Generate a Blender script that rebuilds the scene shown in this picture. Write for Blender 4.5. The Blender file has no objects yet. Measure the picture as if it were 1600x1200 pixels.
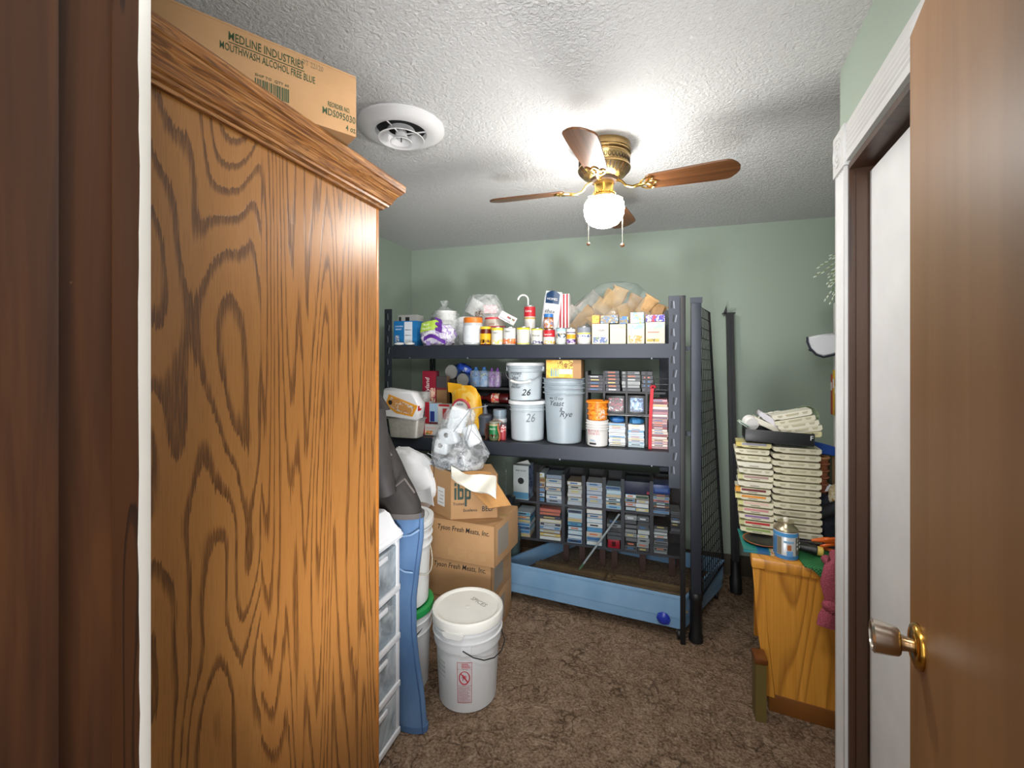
import bpy, bmesh, math, random
from mathutils import Vector, Matrix, noise
R = math.radians
PI = math.pi
C = bpy.context.scene.collection
SC = bpy.context.scene

# ------------------------------------------------------------------ camera
EYE = 1.52
FPX = 690.0
YAW = R(17.3)
HOR = 556.0
cam = bpy.data.cameras.new('camera')
cam.sensor_width = 36.0
cam.lens = 36.0 * FPX / 1600.0
cam.shift_y = (HOR - 600.0) / 1600.0
cam.clip_start = 0.02
camo = bpy.data.objects.new('camera', cam)
C.objects.link(camo)
camo.location = (0, 0, EYE)
camo.rotation_euler = (R(90), 0, YAW)
SC.camera = camo

# ------------------------------------------------------------------ light and exposure
SC.view_settings.view_transform = 'Standard'
SC.view_settings.look = 'None'
SC.view_settings.gamma = 1.0
SC.view_settings.use_curve_mapping = False
SC.view_settings.exposure = 0.2
w = bpy.data.worlds.new('world')
SC.world = w
w.use_nodes = True
w.node_tree.nodes['Background'].inputs[0].default_value = (1.0, 0.98, 0.95, 1)
w.node_tree.nodes['Background'].inputs[1].default_value = 0.5

GLOBE_EMIT = 84.0


def area(name, loc, target, size, power, col, spread=180):
    l = bpy.data.lights.new(name, 'AREA')
    l.shape = 'RECTANGLE'
    l.size = size[0]
    l.size_y = size[1]
    l.energy = power
    l.color = col
    l.spread = R(spread)
    o = bpy.data.objects.new(name, l)
    C.objects.link(o)
    o.location = loc
    d = Vector(target) - Vector(loc)
    o.rotation_euler = d.to_track_quat('-Z', 'Y').to_euler()
    return o


area('hall_fill_high', (0.15, -0.75, 2.30), (-0.25, 1.6, 1.25), (1.0, 0.7), 17, (1.0, 0.98, 0.95))  # added fill high in the unseen hall, not a real fixture
area('hall_fill_broad', (0.1, -1.4, 1.5), (-0.3, 1.5, 1.3), (1.6, 1.8), 24, (0.95, 0.98, 1.0))  # added broad fill through the doorway, no window behind it
area('ceiling_fill', (-0.05, 0.14, 1.84), (-0.35, 1.9, 2.43), (0.30, 0.20), 6, (0.97, 0.98, 1.0), 110)  # added upward fill to brighten the ceiling, no real source
area('door_side_fill', (0.05, 0.66, 2.38), (-0.45, 2.2, 0.6), (0.5, 0.4), 9, (1.0, 0.99, 0.97), 120)  # added fill out of view near the door, no lamp hangs there

area('low_fill', (-0.22, 0.50, 0.70), (-0.75, 2.6, 1.75), (0.4, 0.4), 10, (0.98, 0.99, 1.0), 100)  # added low fill for the far ceiling and the fronts facing the camera

# ------------------------------------------------------------------ pixel <-> room helpers (image taken as 1600x1200)
FW = Vector((-math.sin(YAW), math.cos(YAW), 0))
RT = Vector((math.cos(YAW), math.sin(YAW), 0))


def ray(px, py=HOR):
    return FW + RT * ((px - 800.0) / FPX) + Vector((0, 0, (HOR - py) / FPX))


def onY(px, py, Y):
    d = ray(px, py)
    return Vector((0, 0, EYE)) + d * (Y / d.y)


def onZ(px, py, Z):
    d = ray(px, py)
    return Vector((0, 0, EYE)) + d * ((Z - EYE) / d.z)


# ------------------------------------------------------------------ materials
def lin(c):
    return c / 12.92 if c <= 0.04045 else ((c + 0.055) / 1.055) ** 2.4


def hexc(h):
    h = h.lstrip('#')
    return tuple(lin(int(h[i:i + 2], 16) / 255.0) for i in (0, 2, 4)) + (1.0,)


class NT:
    def __init__(s, name):
        s.m = bpy.data.materials.new(name)
        s.m.use_nodes = True
        s.t = s.m.node_tree
        s.b = s.t.nodes['Principled BSDF']
        s.out = s.t.nodes['Material Output']

    def n(s, typ, **kw):
        nd = s.t.nodes.new(typ)
        for k, v in kw.items():
            if k.startswith('i_'):
                key = k[2:].replace('_', ' ')
                nd.inputs[key].default_value = v
            else:
                setattr(nd, k, v)
        return nd

    def l(s, a, b):
        s.t.links.new(a, b)

    def coords(s, scale=(1, 1, 1), kind='Object', rot=(0, 0, 0), loc=(0, 0, 0)):
        tc = s.n('ShaderNodeTexCoord')
        mp = s.n('ShaderNodeMapping')
        mp.inputs['Scale'].default_value = scale
        mp.inputs['Rotation'].default_value = rot
        mp.inputs['Location'].default_value = loc
        s.l(tc.outputs[kind], mp.inputs[0])
        return mp.outputs[0]

    def noise(s, vec, scale, detail=2, rough=0.5, dist=0.0):
        nd = s.n('ShaderNodeTexNoise')
        nd.inputs['Scale'].default_value = scale
        nd.inputs['Detail'].default_value = detail
        nd.inputs['Roughness'].default_value = rough
        nd.inputs['Distortion'].default_value = dist
        s.l(vec, nd.inputs['Vector'])
        return nd.outputs['Fac']

    def ramp(s, fac, stops, interp='LINEAR'):
        r = s.n('ShaderNodeValToRGB')
        r.color_ramp.interpolation = interp
        els = r.color_ramp.elements
        while len(els) < len(stops):
            els.new(0.5)
        for e, (p, c) in zip(els, stops):
            e.position = p
            e.color = c if len(c) == 4 else hexc(c)
        s.l(fac, r.inputs[0])
        return r.outputs[0]

    def math(s, op, a, b=None):
        m = s.n('ShaderNodeMath', operation=op)
        for i, v in enumerate((a, b)):
            if v is None:
                continue
            if isinstance(v, (int, float)):
                m.inputs[i].default_value = v
            else:
                s.l(v, m.inputs[i])
        return m.outputs[0]

    def mix(s, fac, a, b, blend='MIX'):
        m = s.n('ShaderNodeMix', data_type='RGBA', blend_type=blend)
        if isinstance(fac, (int, float)):
            m.inputs[0].default_value = fac
        else:
            s.l(fac, m.inputs[0])
        for i, v in ((6, a), (7, b)):
            if isinstance(v, (tuple, str)):
                m.inputs[i].default_value = hexc(v) if isinstance(v, str) else v
            else:
                s.l(v, m.inputs[i])
        return m.outputs[2]

    def col(s, v):
        if isinstance(v, (tuple, str)):
            s.b.inputs['Base Color'].default_value = hexc(v) if isinstance(v, str) else v
        else:
            s.l(v, s.b.inputs['Base Color'])

    def bump(s, h, strength=0.3, dist=0.01):
        b = s.n('ShaderNodeBump')
        b.inputs['Strength'].default_value = strength
        b.inputs['Distance'].default_value = dist
        s.l(h, b.inputs['Height'])
        s.l(b.outputs[0], s.b.inputs['Normal'])


_M = {}


def mat(h, rough=0.55, metal=0.0, var=0.0, bump=0.0, scale=40, spec=None):
    """one plain paint/plastic/metal; slight procedural mottling"""
    key = (h, rough, metal, var, bump, scale, spec)
    if key in _M:
        return _M[key]
    t = NT('mat_' + h.strip('#'))
    t.b.inputs['Roughness'].default_value = rough
    t.b.inputs['Metallic'].default_value = metal
    if spec is not None:
        t.b.inputs['Specular IOR Level'].default_value = spec
    if var or bump:
        v = t.coords()
        f = t.noise(v, scale, 3)
        if var:
            c = hexc(h)
            d = tuple(x * (1 - var) for x in c[:3]) + (1,)
            e = tuple(min(1, x * (1 + var)) for x in c[:3]) + (1,)
            t.col(t.ramp(f, [(0.3, d), (0.7, e)]))
        else:
            t.col(h)
        if bump:
            t.bump(f, bump, 0.004)
    else:
        v = t.coords()
        f = t.noise(v, 9, 2)
        c = hexc(h)
        t.col(t.ramp(f, [(0.3, tuple(x * 0.96 for x in c[:3]) + (1,)), (0.7, tuple(min(1, x * 1.04) for x in c[:3]) + (1,))]))
    _M[key] = t.m
    return t.m


def print_mat(cols, scale=(60, 60, 60), rough=0.45, seed=0.0):
    """flat printed artwork: patches of ink colours"""
    key = ('print', tuple(cols), scale, rough, seed)
    if key in _M:
        return _M[key]
    t = NT('print')
    v = t.coords(scale, loc=(seed, seed * 1.7, seed * 0.6))
    f = t.noise(v, 1.0, 3, 0.6, 0.6)
    k = len(cols)
    t.col(t.ramp(f, [(0.30 + 0.40 * i / k, c) for i, c in enumerate(cols)], 'CONSTANT'))
    t.b.inputs['Roughness'].default_value = rough
    _M[key] = t.m
    return t.m


def paint_mat(name, h, rough=0.6, bump=0.15, scale=120, var=0.03):
    t = NT(name)
    v = t.coords()
    f = t.noise(v, scale, 3)
    g = t.noise(v, 1.3, 3)
    c = hexc(h)
    t.col(t.ramp(g, [(0.3, tuple(x * (1 - var) for x in c[:3]) + (1,)), (0.7, tuple(x * (1 + var) for x in c[:3]) + (1,))]))
    t.b.inputs['Roughness'].default_value = rough
    t.bump(f, bump, 0.002)
    return t.m


def oak_mat(name, base, dark, light, sc, off, lines=9.0, rough=0.32, axis='Z', lw=0.16):
    """oak: contour lines of a long stretched noise give the cathedral figure"""
    t = NT(name)
    tc = t.n('ShaderNodeTexCoord')
    mp = t.n('ShaderNodeMapping')
    mp.inputs['Scale'].default_value = sc
    mp.inputs['Location'].default_value = off
    t.l(tc.outputs['Object'], mp.inputs[0])
    f = t.noise(mp.outputs[0], 1.0, 1.2, 0.35, 0.15)
    long_ = {'Z': (90, 90, 3.0), 'Y': (90, 3.0, 90), 'X': (3.0, 90, 90)}[axis]
    v2 = t.coords(tuple(q * 1.6 for q in long_))
    fine = t.noise(v2, 1.0, 3, 0.6)
    v3 = t.coords(long_, loc=(3, 3, 3))
    mid = t.noise(v3, 0.35, 2, 0.5)
    jag = t.math('MULTIPLY', t.math('SUBTRACT', fine, 0.5), 0.35)
    h = t.math('ADD', t.math('MULTIPLY', f, lines), jag)
    fr = t.math('FRACT', h)
    line = t.ramp(fr, [(0.0, (1, 1, 1, 1)), (lw * 0.55, (0.75, 0.75, 0.75, 1)), (lw, (0, 0, 0, 1)), (0.97, (0, 0, 0, 1)), (1.0, (1, 1, 1, 1))])
    ground = t.mix(mid, base, light)
    ground = t.mix(t.math('MULTIPLY', fine, 0.35), ground, dark)
    c = t.mix(t.math('MULTIPLY', line, 0.82), ground, dark)
    t.col(c)
    t.b.inputs['Roughness'].default_value = rough
    t.bump(t.math('ADD', fine, t.math('MULTIPLY', line, -0.6)), 0.12, 0.002)
    return t.m


def clear_mat(name, tint='#eef2f2', alpha=0.25, rough=0.12, crinkle=60):
    """thin clear plastic film: mostly see-through with crinkled sheen"""
    t = NT(name)
    tr = t.n('ShaderNodeBsdfTransparent')
    tr.inputs[0].default_value = hexc(tint)
    mx = t.n('ShaderNodeMixShader')
    v = t.coords()
    f = t.noise(v, crinkle, 3, 0.6, 0.8)
    t.b.inputs['Base Color'].default_value = hexc(tint)
    t.b.inputs['Roughness'].default_value = rough
    t.bump(f, 0.8, 0.01)
    fac = t.ramp(f, [(0.40, (alpha * 0.5,) * 3 + (1,)), (0.62, (min(1, alpha * 1.8),) * 3 + (1,))])
    t.l(fac, mx.inputs[0])
    t.l(tr.outputs[0], mx.inputs[1])
    t.l(t.b.outputs[0], mx.inputs[2])
    t.l(mx.outputs[0], t.out.inputs['Surface'])
    return t.m


# ------------------------------------------------------------------ mesh helpers
def bx(bm, x0, x1, y0, y1, z0, z1, bev=0.0, seg=2):
    vs = [bm.verts.new(p) for p in ((x0, y0, z0), (x1, y0, z0), (x1, y1, z0), (x0, y1, z0), (x0, y0, z1), (x1, y0, z1), (x1, y1, z1), (x0, y1, z1))]
    fs = [bm.faces.new([vs[i] for i in f]) for f in ((3, 2, 1, 0), (4, 5, 6, 7), (0, 1, 5, 4), (1, 2, 6, 5), (2, 3, 7, 6), (3, 0, 4, 7))]
    if bev:
        es = list({e for f in fs for e in f.edges})
        bmesh.ops.bevel(bm, geom=es, offset=bev, segments=seg, affect='EDGES', profile=0.6)
    return bm


def box(*a, **k):
    return bx(bmesh.new(), *a, **k)


def lathe(prof, n=24, bm=None, c=(0, 0, 0), cap=True):
    bm = bm or bmesh.new()
    rings = []
    for r, z in prof:
        r = max(r, 0.0004)
        rings.append([bm.verts.new((c[0] + r * math.cos(2 * PI * i / n), c[1] + r * math.sin(2 * PI * i / n), c[2] + z)) for i in range(n)])
    for a, b in zip(rings, rings[1:]):
        for i in range(n):
            bm.faces.new((a[i], a[(i + 1) % n], b[(i + 1) % n], b[i]))
    if cap:
        bm.faces.new(list(reversed(rings[0])))
        bm.faces.new(rings[-1])
    return bm


def tube(pts, r, n=8, bm=None, closed=False):
    bm = bm or bmesh.new()
    pts = [Vector(p) for p in pts]
    rings = []
    m = len(pts)
    prev = None
    for i, p in enumerate(pts):
        a = pts[(i - 1) % m] if (i > 0 or closed) else p
        b = pts[(i + 1) % m] if (i < m - 1 or closed) else p
        d = (b - a).normalized()
        if prev is None:
            up = Vector((0, 0, 1)) if abs(d.z) < 0.9 else Vector((1, 0, 0))
            s = d.cross(up).normalized()
        else:
            s = (prev - d * prev.dot(d)).normalized()
        prev = s
        u = s.cross(d)
        rr = r[i] if isinstance(r, (list, tuple)) else r
        rings.append([bm.verts.new(p + s * (rr * math.cos(2 * PI * k / n)) + u * (rr * math.sin(2 * PI * k / n))) for k in range(n)])
    prs = list(zip(rings, rings[1:]))
    if closed:
        prs.append((rings[-1], rings[0]))
    for a, b in prs:
        for k in range(n):
            bm.faces.new((a[k], a[(k + 1) % n], b[(k + 1) % n], b[k]))
    if not closed:
        bm.faces.new(rings[0])
        bm.faces.new(list(reversed(rings[-1])))
    bmesh.ops.recalc_face_normals(bm, faces=bm.faces)
    return bm


def prism(poly, a0, a1, axis='Y', bm=None, bev=0.0):
    """extrude a 2-D outline; axis Y: outline in x,z; axis X: outline in y,z; axis Z: outline in x,y"""
    bm = bm or bmesh.new()

    def P(p, a):
        return {'Y': (p[0], a, p[1]), 'X': (a, p[0], p[1]), 'Z': (p[0], p[1], a)}[axis]
    A = [bm.verts.new(P(p, a0)) for p in poly]
    B = [bm.verts.new(P(p, a1)) for p in poly]
    n = len(poly)
    fs = [bm.faces.new(A), bm.faces.new(list(reversed(B)))]
    for i in range(n):
        fs.append(bm.faces.new((A[i], B[i], B[(i + 1) % n], A[(i + 1) % n])))
    bmesh.ops.recalc_face_normals(bm, faces=fs)
    if bev:
        es = list({e for f in fs for e in f.edges})
        bmesh.ops.bevel(bm, geom=es, offset=bev, segments=1, affect='EDGES')
    return bm


def loft(secs, n=20, amp=0.0, fr=8.0, seed=0, bm=None):
    """stack of ellipses (x, y, z, rx, ry); noise folds"""
    bm = bm or bmesh.new()
    rings = []
    for (x, y, z, rx, ry) in secs:
        ring = []
        for i in range(n):
            a = 2 * PI * i / n
            k = 1 + amp * noise.noise(Vector((math.cos(a) * 1.3 + seed, math.sin(a) * 1.3, z * fr)))
            ring.append(bm.verts.new((x + rx * k * math.cos(a), y + ry * k * math.sin(a), z)))
        rings.append(ring)
    for a, b in zip(rings, rings[1:]):
        for i in range(n):
            bm.faces.new((a[i], a[(i + 1) % n], b[(i + 1) % n], b[i]))
    bm.faces.new(list(reversed(rings[0])))
    bm.faces.new(rings[-1])
    bmesh.ops.recalc_face_normals(bm, faces=bm.faces)
    return bm


def blob(rx, ry, rz, amp=0.15, fr=3.0, seed=0, nu=28, nv=16, flat=None, power=1.0):
    """lumpy bag; flat = height below which it is pressed level (in units of rz)"""
    bm = bmesh.new()
    rings = []
    for j in range(1, nv):
        th = PI * j / nv
        ring = []
        for i in range(nu):
            ph = 2 * PI * i / nu
            d = Vector((math.sin(th) * math.cos(ph), math.sin(th) * math.sin(ph), -math.cos(th)))
            if power != 1.0:
                d = Vector([math.copysign(abs(q) ** power, q) for q in d])
            k = 1 + amp * noise.noise(d * fr + Vector((seed * 3.1, seed, 0))) + amp * 0.5 * noise.noise(d * fr * 2.7 + Vector((0, seed, seed)))
            p = Vector((d.x * rx * k, d.y * ry * k, d.z * rz * k))
            if flat is not None:
                p.z = max(p.z, flat * rz)
            ring.append(bm.verts.new(p))
        rings.append(ring)
    for a, b in zip(rings, rings[1:]):
        for i in range(nu):
            bm.faces.new((a[i], a[(i + 1) % nu], b[(i + 1) % nu], b[i]))
    bm.faces.new(list(reversed(rings[0])))
    bm.faces.new(rings[-1])
    return bm


def sheet(f, nu, nv, thick=0.003, bm=None):
    """a surface f(u,v) -> point, given a thickness along its normals"""
    bm = bm or bmesh.new()
    g = [[Vector(f(i / nu, j / nv)) for i in range(nu + 1)] for j in range(nv + 1)]
    top, bot = [], []
    for j in range(nv + 1):
        ra, rb = [], []
        for i in range(nu + 1):
            du = g[j][min(i + 1, nu)] - g[j][max(i - 1, 0)]
            dv = g[min(j + 1, nv)][i] - g[max(j - 1, 0)][i]
            n = du.cross(dv)
            n = n.normalized() if n.length > 1e-9 else Vector((0, 0, 1))
            ra.append(bm.verts.new(g[j][i] + n * thick * 0.5))
            rb.append(bm.verts.new(g[j][i] - n * thick * 0.5))
        top.append(ra)
        bot.append(rb)
    for j in range(nv):
        for i in range(nu):
            bm.faces.new((top[j][i], top[j][i + 1], top[j + 1][i + 1], top[j + 1][i]))
            bm.faces.new((bot[j][i], bot[j + 1][i], bot[j + 1][i + 1], bot[j][i + 1]))
    for i in range(nu):
        bm.faces.new((top[0][i], bot[0][i], bot[0][i + 1], top[0][i + 1]))
        bm.faces.new((top[nv][i], top[nv][i + 1], bot[nv][i + 1], bot[nv][i]))
    for j in range(nv):
        bm.faces.new((top[j][0], top[j + 1][0], bot[j + 1][0], bot[j][0]))
        bm.faces.new((top[j][nu], bot[j][nu], bot[j + 1][nu], top[j + 1][nu]))
    return bm


def xf(bm, loc=(0, 0, 0), rot=(0, 0, 0)):
    from mathutils import Euler
    M = Matrix.Translation(loc) @ Euler(rot).to_matrix().to_4x4()
    bmesh.ops.transform(bm, matrix=M, verts=bm.verts)
    return bm


def mesh_of(bm, name, m, smooth=True, angle=40):
    me = bpy.data.meshes.new(name)
    bm.normal_update()
    if smooth:
        lim = R(angle)
        for f in bm.faces:
            f.smooth = True
        for e in bm.edges:
            if len(e.link_faces) == 2 and e.calc_face_angle(0) > lim:
                e.smooth = False
    bm.to_mesh(me)
    bm.free()
    me.materials.append(m)
    return me


def obj(name, bm, m, parent=None, loc=(0, 0, 0), rot=(0, 0, 0), smooth=True, label=None, angle=40):
    me = bm if isinstance(bm, bpy.types.Mesh) else mesh_of(bm, name, m, smooth, angle)
    o = bpy.data.objects.new(name, me)
    C.objects.link(o)
    o.location = loc
    o.rotation_euler = rot
    if parent is not None:
        o.parent = parent
    if label:
        o['label'] = label
    return o


def tag(o, label, cat, group=None, kind=None):
    o['label'] = label
    o['category'] = cat
    if group:
        o['group'] = group
    if kind:
        o['kind'] = kind
    return o


def thing(name, label, cat, loc=(0, 0, 0), rz=0.0, group=None, rot=None):
    o = bpy.data.objects.new(name, None)
    o.empty_display_size = 0.05
    C.objects.link(o)
    o.location = loc
    o.rotation_euler = rot if rot else (0, 0, rz)
    return tag(o, label, cat, group)


def struct(name, bm, m, parent=None, label=None, smooth=True):
    o = obj(name, bm, m, parent, smooth=smooth)
    if parent is None:
        o['kind'] = 'structure'
        if label:
            o['label'] = label
    return o


def text(s, size, m, parent, loc=(0, 0, 0), rot=(R(90), 0, 0), wrap=None, align='CENTER', shear=0.0, sx=1.0, name='lettering', depth=0.0004, bold=0.0):
    """lettering as real thin geometry in the built-in font, on a part's face (front faces -Y)"""
    cu = bpy.data.curves.new('lettering', 'FONT')
    cu.body = s
    cu.size = size
    cu.align_x = align
    cu.align_y = 'CENTER'
    cu.shear = shear
    cu.offset = bold
    cu.resolution_u = 2
    cu.extrude = depth
    tmp = bpy.data.objects.new('tmp_text', cu)
    C.objects.link(tmp)
    dg = bpy.context.evaluated_depsgraph_get()
    me = bpy.data.meshes.new_from_object(tmp.evaluated_get(dg))
    bpy.data.objects.remove(tmp)
    bpy.data.curves.remove(cu)
    if wrap:
        off_, loc = loc[0], (0.0, loc[1], loc[2])
    for v in me.vertices:
        v.co.x *= sx
        if wrap:
            v.co.x += off_
            a = v.co.x / wrap
            r = wrap + 0.0006 + v.co.z
            v.co = Vector((r * math.sin(a), v.co.y, r * math.cos(a) - wrap))
    me.materials.clear()
    me.materials.append(m)
    o = bpy.data.objects.new(name, me)
    C.objects.link(o)
    o.location = loc
    o.rotation_euler = rot
    o.parent = parent
    return o


def copy_tree(root, loc, rot, label=None):
    r = root.copy()
    C.objects.link(r)
    r.location = loc
    r.rotation_euler = rot
    if label:
        r['label'] = label
    for ch in list(root.children):
        c = ch.copy()
        C.objects.link(c)
        c.parent = r
        for g in list(ch.children):
            d = g.copy()
            C.objects.link(d)
            d.parent = c
    return r


INK = mat('#23241f', 0.6)
WHITE = mat('#e4e4e2', 0.5)
BLACKP = mat('#141518', 0.45)
STEEL = mat('#2c313b', 0.42, 0.3)
STEEL_LT = mat('#6d727c', 0.4, 0.4)
BRASS = NT('brass')
BRASS.b.inputs['Metallic'].default_value = 1.0
BRASS.b.inputs['Roughness'].default_value = 0.27
_v = BRASS.coords((30, 30, 200))
BRASS.col(BRASS.ramp(BRASS.noise(_v, 1, 2), [(0.3, '#a8895a'), (0.7, '#c2a573')]))
BRASS = BRASS.m
GOLD = NT('polished_brass')
GOLD.b.inputs['Metallic'].default_value = 1.0
GOLD.b.inputs['Roughness'].default_value = 0.2
GOLD.col(GOLD.ramp(GOLD.noise(GOLD.coords(), 30, 2), [(0.3, '#d9b25e'), (0.7, '#ecca7c')]))
GOLD = GOLD.m

# ==================================================================== SETTING
YB, XL, XR, H = 3.39, -1.966, 1.25, 2.43
GREEN = paint_mat('wall_paint', '#9dab9d', 0.6, 0.12, 160)
# carpet
t = NT('carpet')
v = t.coords()
f1 = t.noise(v, 95, 5, 0.75)
f2 = t.noise(v, 16, 4, 0.7, 1.5)
f3 = t.noise(v, 1.8, 3)
vor = t.n('ShaderNodeTexVoronoi', feature='DISTANCE_TO_EDGE')
vor.inputs['Scale'].default_value = 11
wob = t.n('ShaderNodeTexNoise')
wob.inputs['Scale'].default_value = 7.0
wob.inputs['Detail'].default_value = 3
t.l(v, wob.inputs['Vector'])
t.l(t.mix(0.40, v, wob.outputs['Color'], 'ADD'), vor.inputs['Vector'])
crack = t.ramp(vor.outputs['Distance'], [(0.0, (1, 1, 1, 1)), (0.05, (0.5, 0.5, 0.5, 1)), (0.13, (0, 0, 0, 1))])
c = t.ramp(t.math('ADD', t.math('MULTIPLY', f1, 0.65), t.math('MULTIPLY', f2, 0.35)), [(0.34, '#48362a'), (0.46, '#957a63'), (0.62, '#d2b89f')])
c = t.mix(t.math('MULTIPLY', f3, 0.30), c, '#7a6048')
c = t.mix(t.math('MULTIPLY', crack, t.ramp(t.noise(v, 4.5, 3, 0.6), [(0.42, (0.05, 0.05, 0.05, 1)), (0.66, (0.75, 0.75, 0.75, 1))])), c, '#2c2016')
t.col(c)
t.b.inputs['Roughness'].default_value = 0.95
t.b.inputs['Specular IOR Level'].default_value = 0.1
t.bump(t.math('SUBTRACT', t.math('ADD', t.math('MULTIPLY', f2, 1.2), t.math('MULTIPLY', f1, 0.6)), t.math('MULTIPLY', crack, 0.2)), 1.0, 0.03)
CARPET = t.m
# knock-down ceiling
t = NT('stippled_ceiling')
v = t.coords()
a = t.noise(v, 55, 5, 0.65, 0.6)
b = t.noise(v, 110, 4, 0.7)
h = t.ramp(t.math('ADD', t.math('MULTIPLY', a, 0.6), t.math('MULTIPLY', b, 0.4)), [(0.38, (0, 0, 0, 1)), (0.62, (1, 1, 1, 1))])
t.col('#dcdcdb')
t.b.inputs['Roughness'].default_value = 0.9
t.bump(h, 0.75, 0.012)
CEIL = t.m

fl = struct('floor', box(XL - 0.1, 1.9, -2.2, YB + 0.1, -0.05, 0.0), CARPET, smooth=False)
# subtle sculpted pile: real relief on the visible patch of floor
ce = struct('ceiling', box(XL - 0.1, 1.9, 0.2, YB + 0.1, H, H + 0.08), CEIL, smooth=False)
struct('wall_back', box(XL - 0.1, XR + 0.1, YB, YB + 0.1, 0, H), GREEN, smooth=False)
struct('wall_left', box(XL - 0.1, XL, 0.2, YB, 0, H), GREEN, smooth=False)
struct('wall_right', box(XR, XR + 0.1, 1.66, YB, 0, H), GREEN, smooth=False)
# wall with the doorway we look through
bm = bmesh.new()
bx(bm, XL, -0.53, 0.20, 0.325, 0, H)
struct('wall_front', bm, GREEN, smooth=False)
struct('wall_header', box(-0.53, 0.40, 0.20, 0.325, 2.12, H), GREEN, smooth=False)
BASEB = mat('#4a4238', 0.6)
struct('baseboard_back', box(XL, XR, YB - 0.012, YB, 0.0, 0.14, bev=0.004), BASEB)

# closet wall on the right: runs at its own slight angle
CW0 = Vector((0.583, 1.664, 0))
CWD = Vector((-0.113, -0.9936, 0)).normalized()     # along the wall, toward the viewer
CWA = math.atan2(CWD.y, CWD.x)                       # local +x = CWD, local +y = into the wall


def cw(name, kind='structure'):
    o = bpy.data.objects.new(name, None)
    C.objects.link(o)
    o.location = CW0
    o.rotation_euler = (0, 0, CWA)
    o['kind'] = kind
    return o


cl = cw('wall_closet')
# local: x along wall toward viewer, y = left of it = into wall side (+X world)
bm = bmesh.new()
bx(bm, 0.0, 0.10, 0.0, 0.12, 0, H)
bx(bm, 0.10, 0.92, 0.0, 0.12, 2.085, H)
bx(bm, 0.92, 1.20, 0.0, 0.12, 0, H)
obj('wall_board', bm, GREEN, cl, smooth=False)
obj('wall_return', box(0.0, 0.10, 0.12, 0.9, 0, H), GREEN, cl, smooth=False)
TRIM = mat('#cbcbca', 0.4)
DARKW = oak_mat('dark_stained_wood', '#3a2415', '#22130a', '#4c2f1a', (9, 9, 0.8), (2, 1, 0), 5, 0.38)
tr = cw('trim_1')
tr['label'] = 'white fluted casing around the closet door'


def flute_profile(w, d, n):
    p = [(0, 0), (0, d)]
    e = w * 0.14
    p.append((e, d))
    s = (w - 2 * e) / n
    for i in range(n):
        p += [(e + s * (i + 0.15), d - 0.0035), (e + s * (i + 0.7), d - 0.0035), (e + s * (i + 1), d)]
    p += [(w, d), (w, 0)]
    return p


CWW = 0.108
# vertical casing (outline in x,y) ; y negative = proud of the wall
poly = [(x, -y) for x, y in flute_profile(CWW, 0.013, 4)]
obj('side_casing', prism(poly, 0.0, 2.088, 'Z'), TRIM, tr, smooth=False)
poly = [(-y, z) for z, y in flute_profile(CWW, 0.013, 5)]
hc = obj('head_casing', prism([(y, z + 2.098) for y, z in poly], CWW + 0.012, 1.0, 'X'), TRIM, tr, smooth=False)
bm = box(-0.006, CWW + 0.010, -0.018, 0.0, 2.088, 2.214, bev=0.002)
cb = obj('corner_block', bm, TRIM, tr, smooth=False)
bm = bmesh.new()
for r0 in (0.042, 0.026, 0.011):
    tube([(0.05 + r0 * math.cos(a), -0.0185, 2.151 + r0 * math.sin(a)) for a in [2 * PI * k / 24 for k in range(24)]], 0.0035, 5, bm, closed=True)
obj('rosette', bm, TRIM, cb)
# dark jamb
dj = cw('trim_2')
dj['label'] = 'dark stained wooden jamb inside the white casing'
bm = bmesh.new()
bx(bm, 0.1085, 0.122, -0.006, 0.115, 0, 2.085)
obj('side_jamb', bm, DARKW, dj, smooth=False)
obj('head_jamb', box(0.122, 0.92, -0.006, 0.115, 2.072, 2.090), DARKW, dj, smooth=False)
obj('stop_strip', box(0.122, 0.130, 0.010, 0.036, 0, 2.06), DARKW, dj, smooth=False)
obj('paint_edge', box(0.1085, 0.1105, -0.0135, -0.0058, 0, 2.088), TRIM, dj, smooth=False)
# white closet door
cd = cw('door_2')
cd['label'] = 'white closet door inside the dark jamb'
obj('slab', box(0.128, 0.915, 0.042, 0.08, 0.01, 2.055, bev=0.002), mat('#e2e3e4', 0.38), cd, smooth=False)
bm = lathe([(0.004, 0), (0.016, 0.002), (0.018, 0.01), (0.012, 0.02), (0.008, 0.026), (0.016, 0.034), (0.02, 0.046), (0.012, 0.056)], 16)
obj('handle', xf(bm, rot=(R(90), 0, 0)), mat('#8a7a5c', 0.3, 0.9), cd, loc=(0.62, 0.042, 1.055))

# doorway: left jamb, stop and white casing edge
t = NT('old_brown_jamb')
f = t.noise(t.coords((34, 34, 1.6), loc=(2, 1, 0)), 1.0, 4, 0.55, 0.8)
g = t.noise(t.coords((2, 2, 1.4)), 1.0, 2)
sp__ = t.noise(t.coords((90, 90, 60)), 1.0, 1)
c = t.ramp(f, [(0.30, '#2c180a'), (0.5, '#472912'), (0.68, '#5f3a1b')])
c = t.mix(t.math('MULTIPLY', g, 0.4), c, '#4a2210')
c = t.mix(t.ramp(sp__, [(0.80, (0, 0, 0, 1)), (0.84, (0.7, 0.7, 0.7, 1))]), c, '#9a7248')
t.col(c)
t.b.inputs['Roughness'].default_value = 0.6
t.bump(f, 0.12, 0.002)
DW2 = t.m
dr = bpy.data.objects.new('trim_3', None)
C.objects.link(dr)
dr['kind'] = 'structure'
dr['label'] = 'dark brown door jamb at the left edge'
pj = onY(219, HOR, 0.318)
JX = pj.x
obj('jamb_board', box(JX - 0.02, JX, 0.18, 0.3185, 0, 2.1), DW2, dr, smooth=False)
ps = onY(95, HOR, 0.256)
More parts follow.
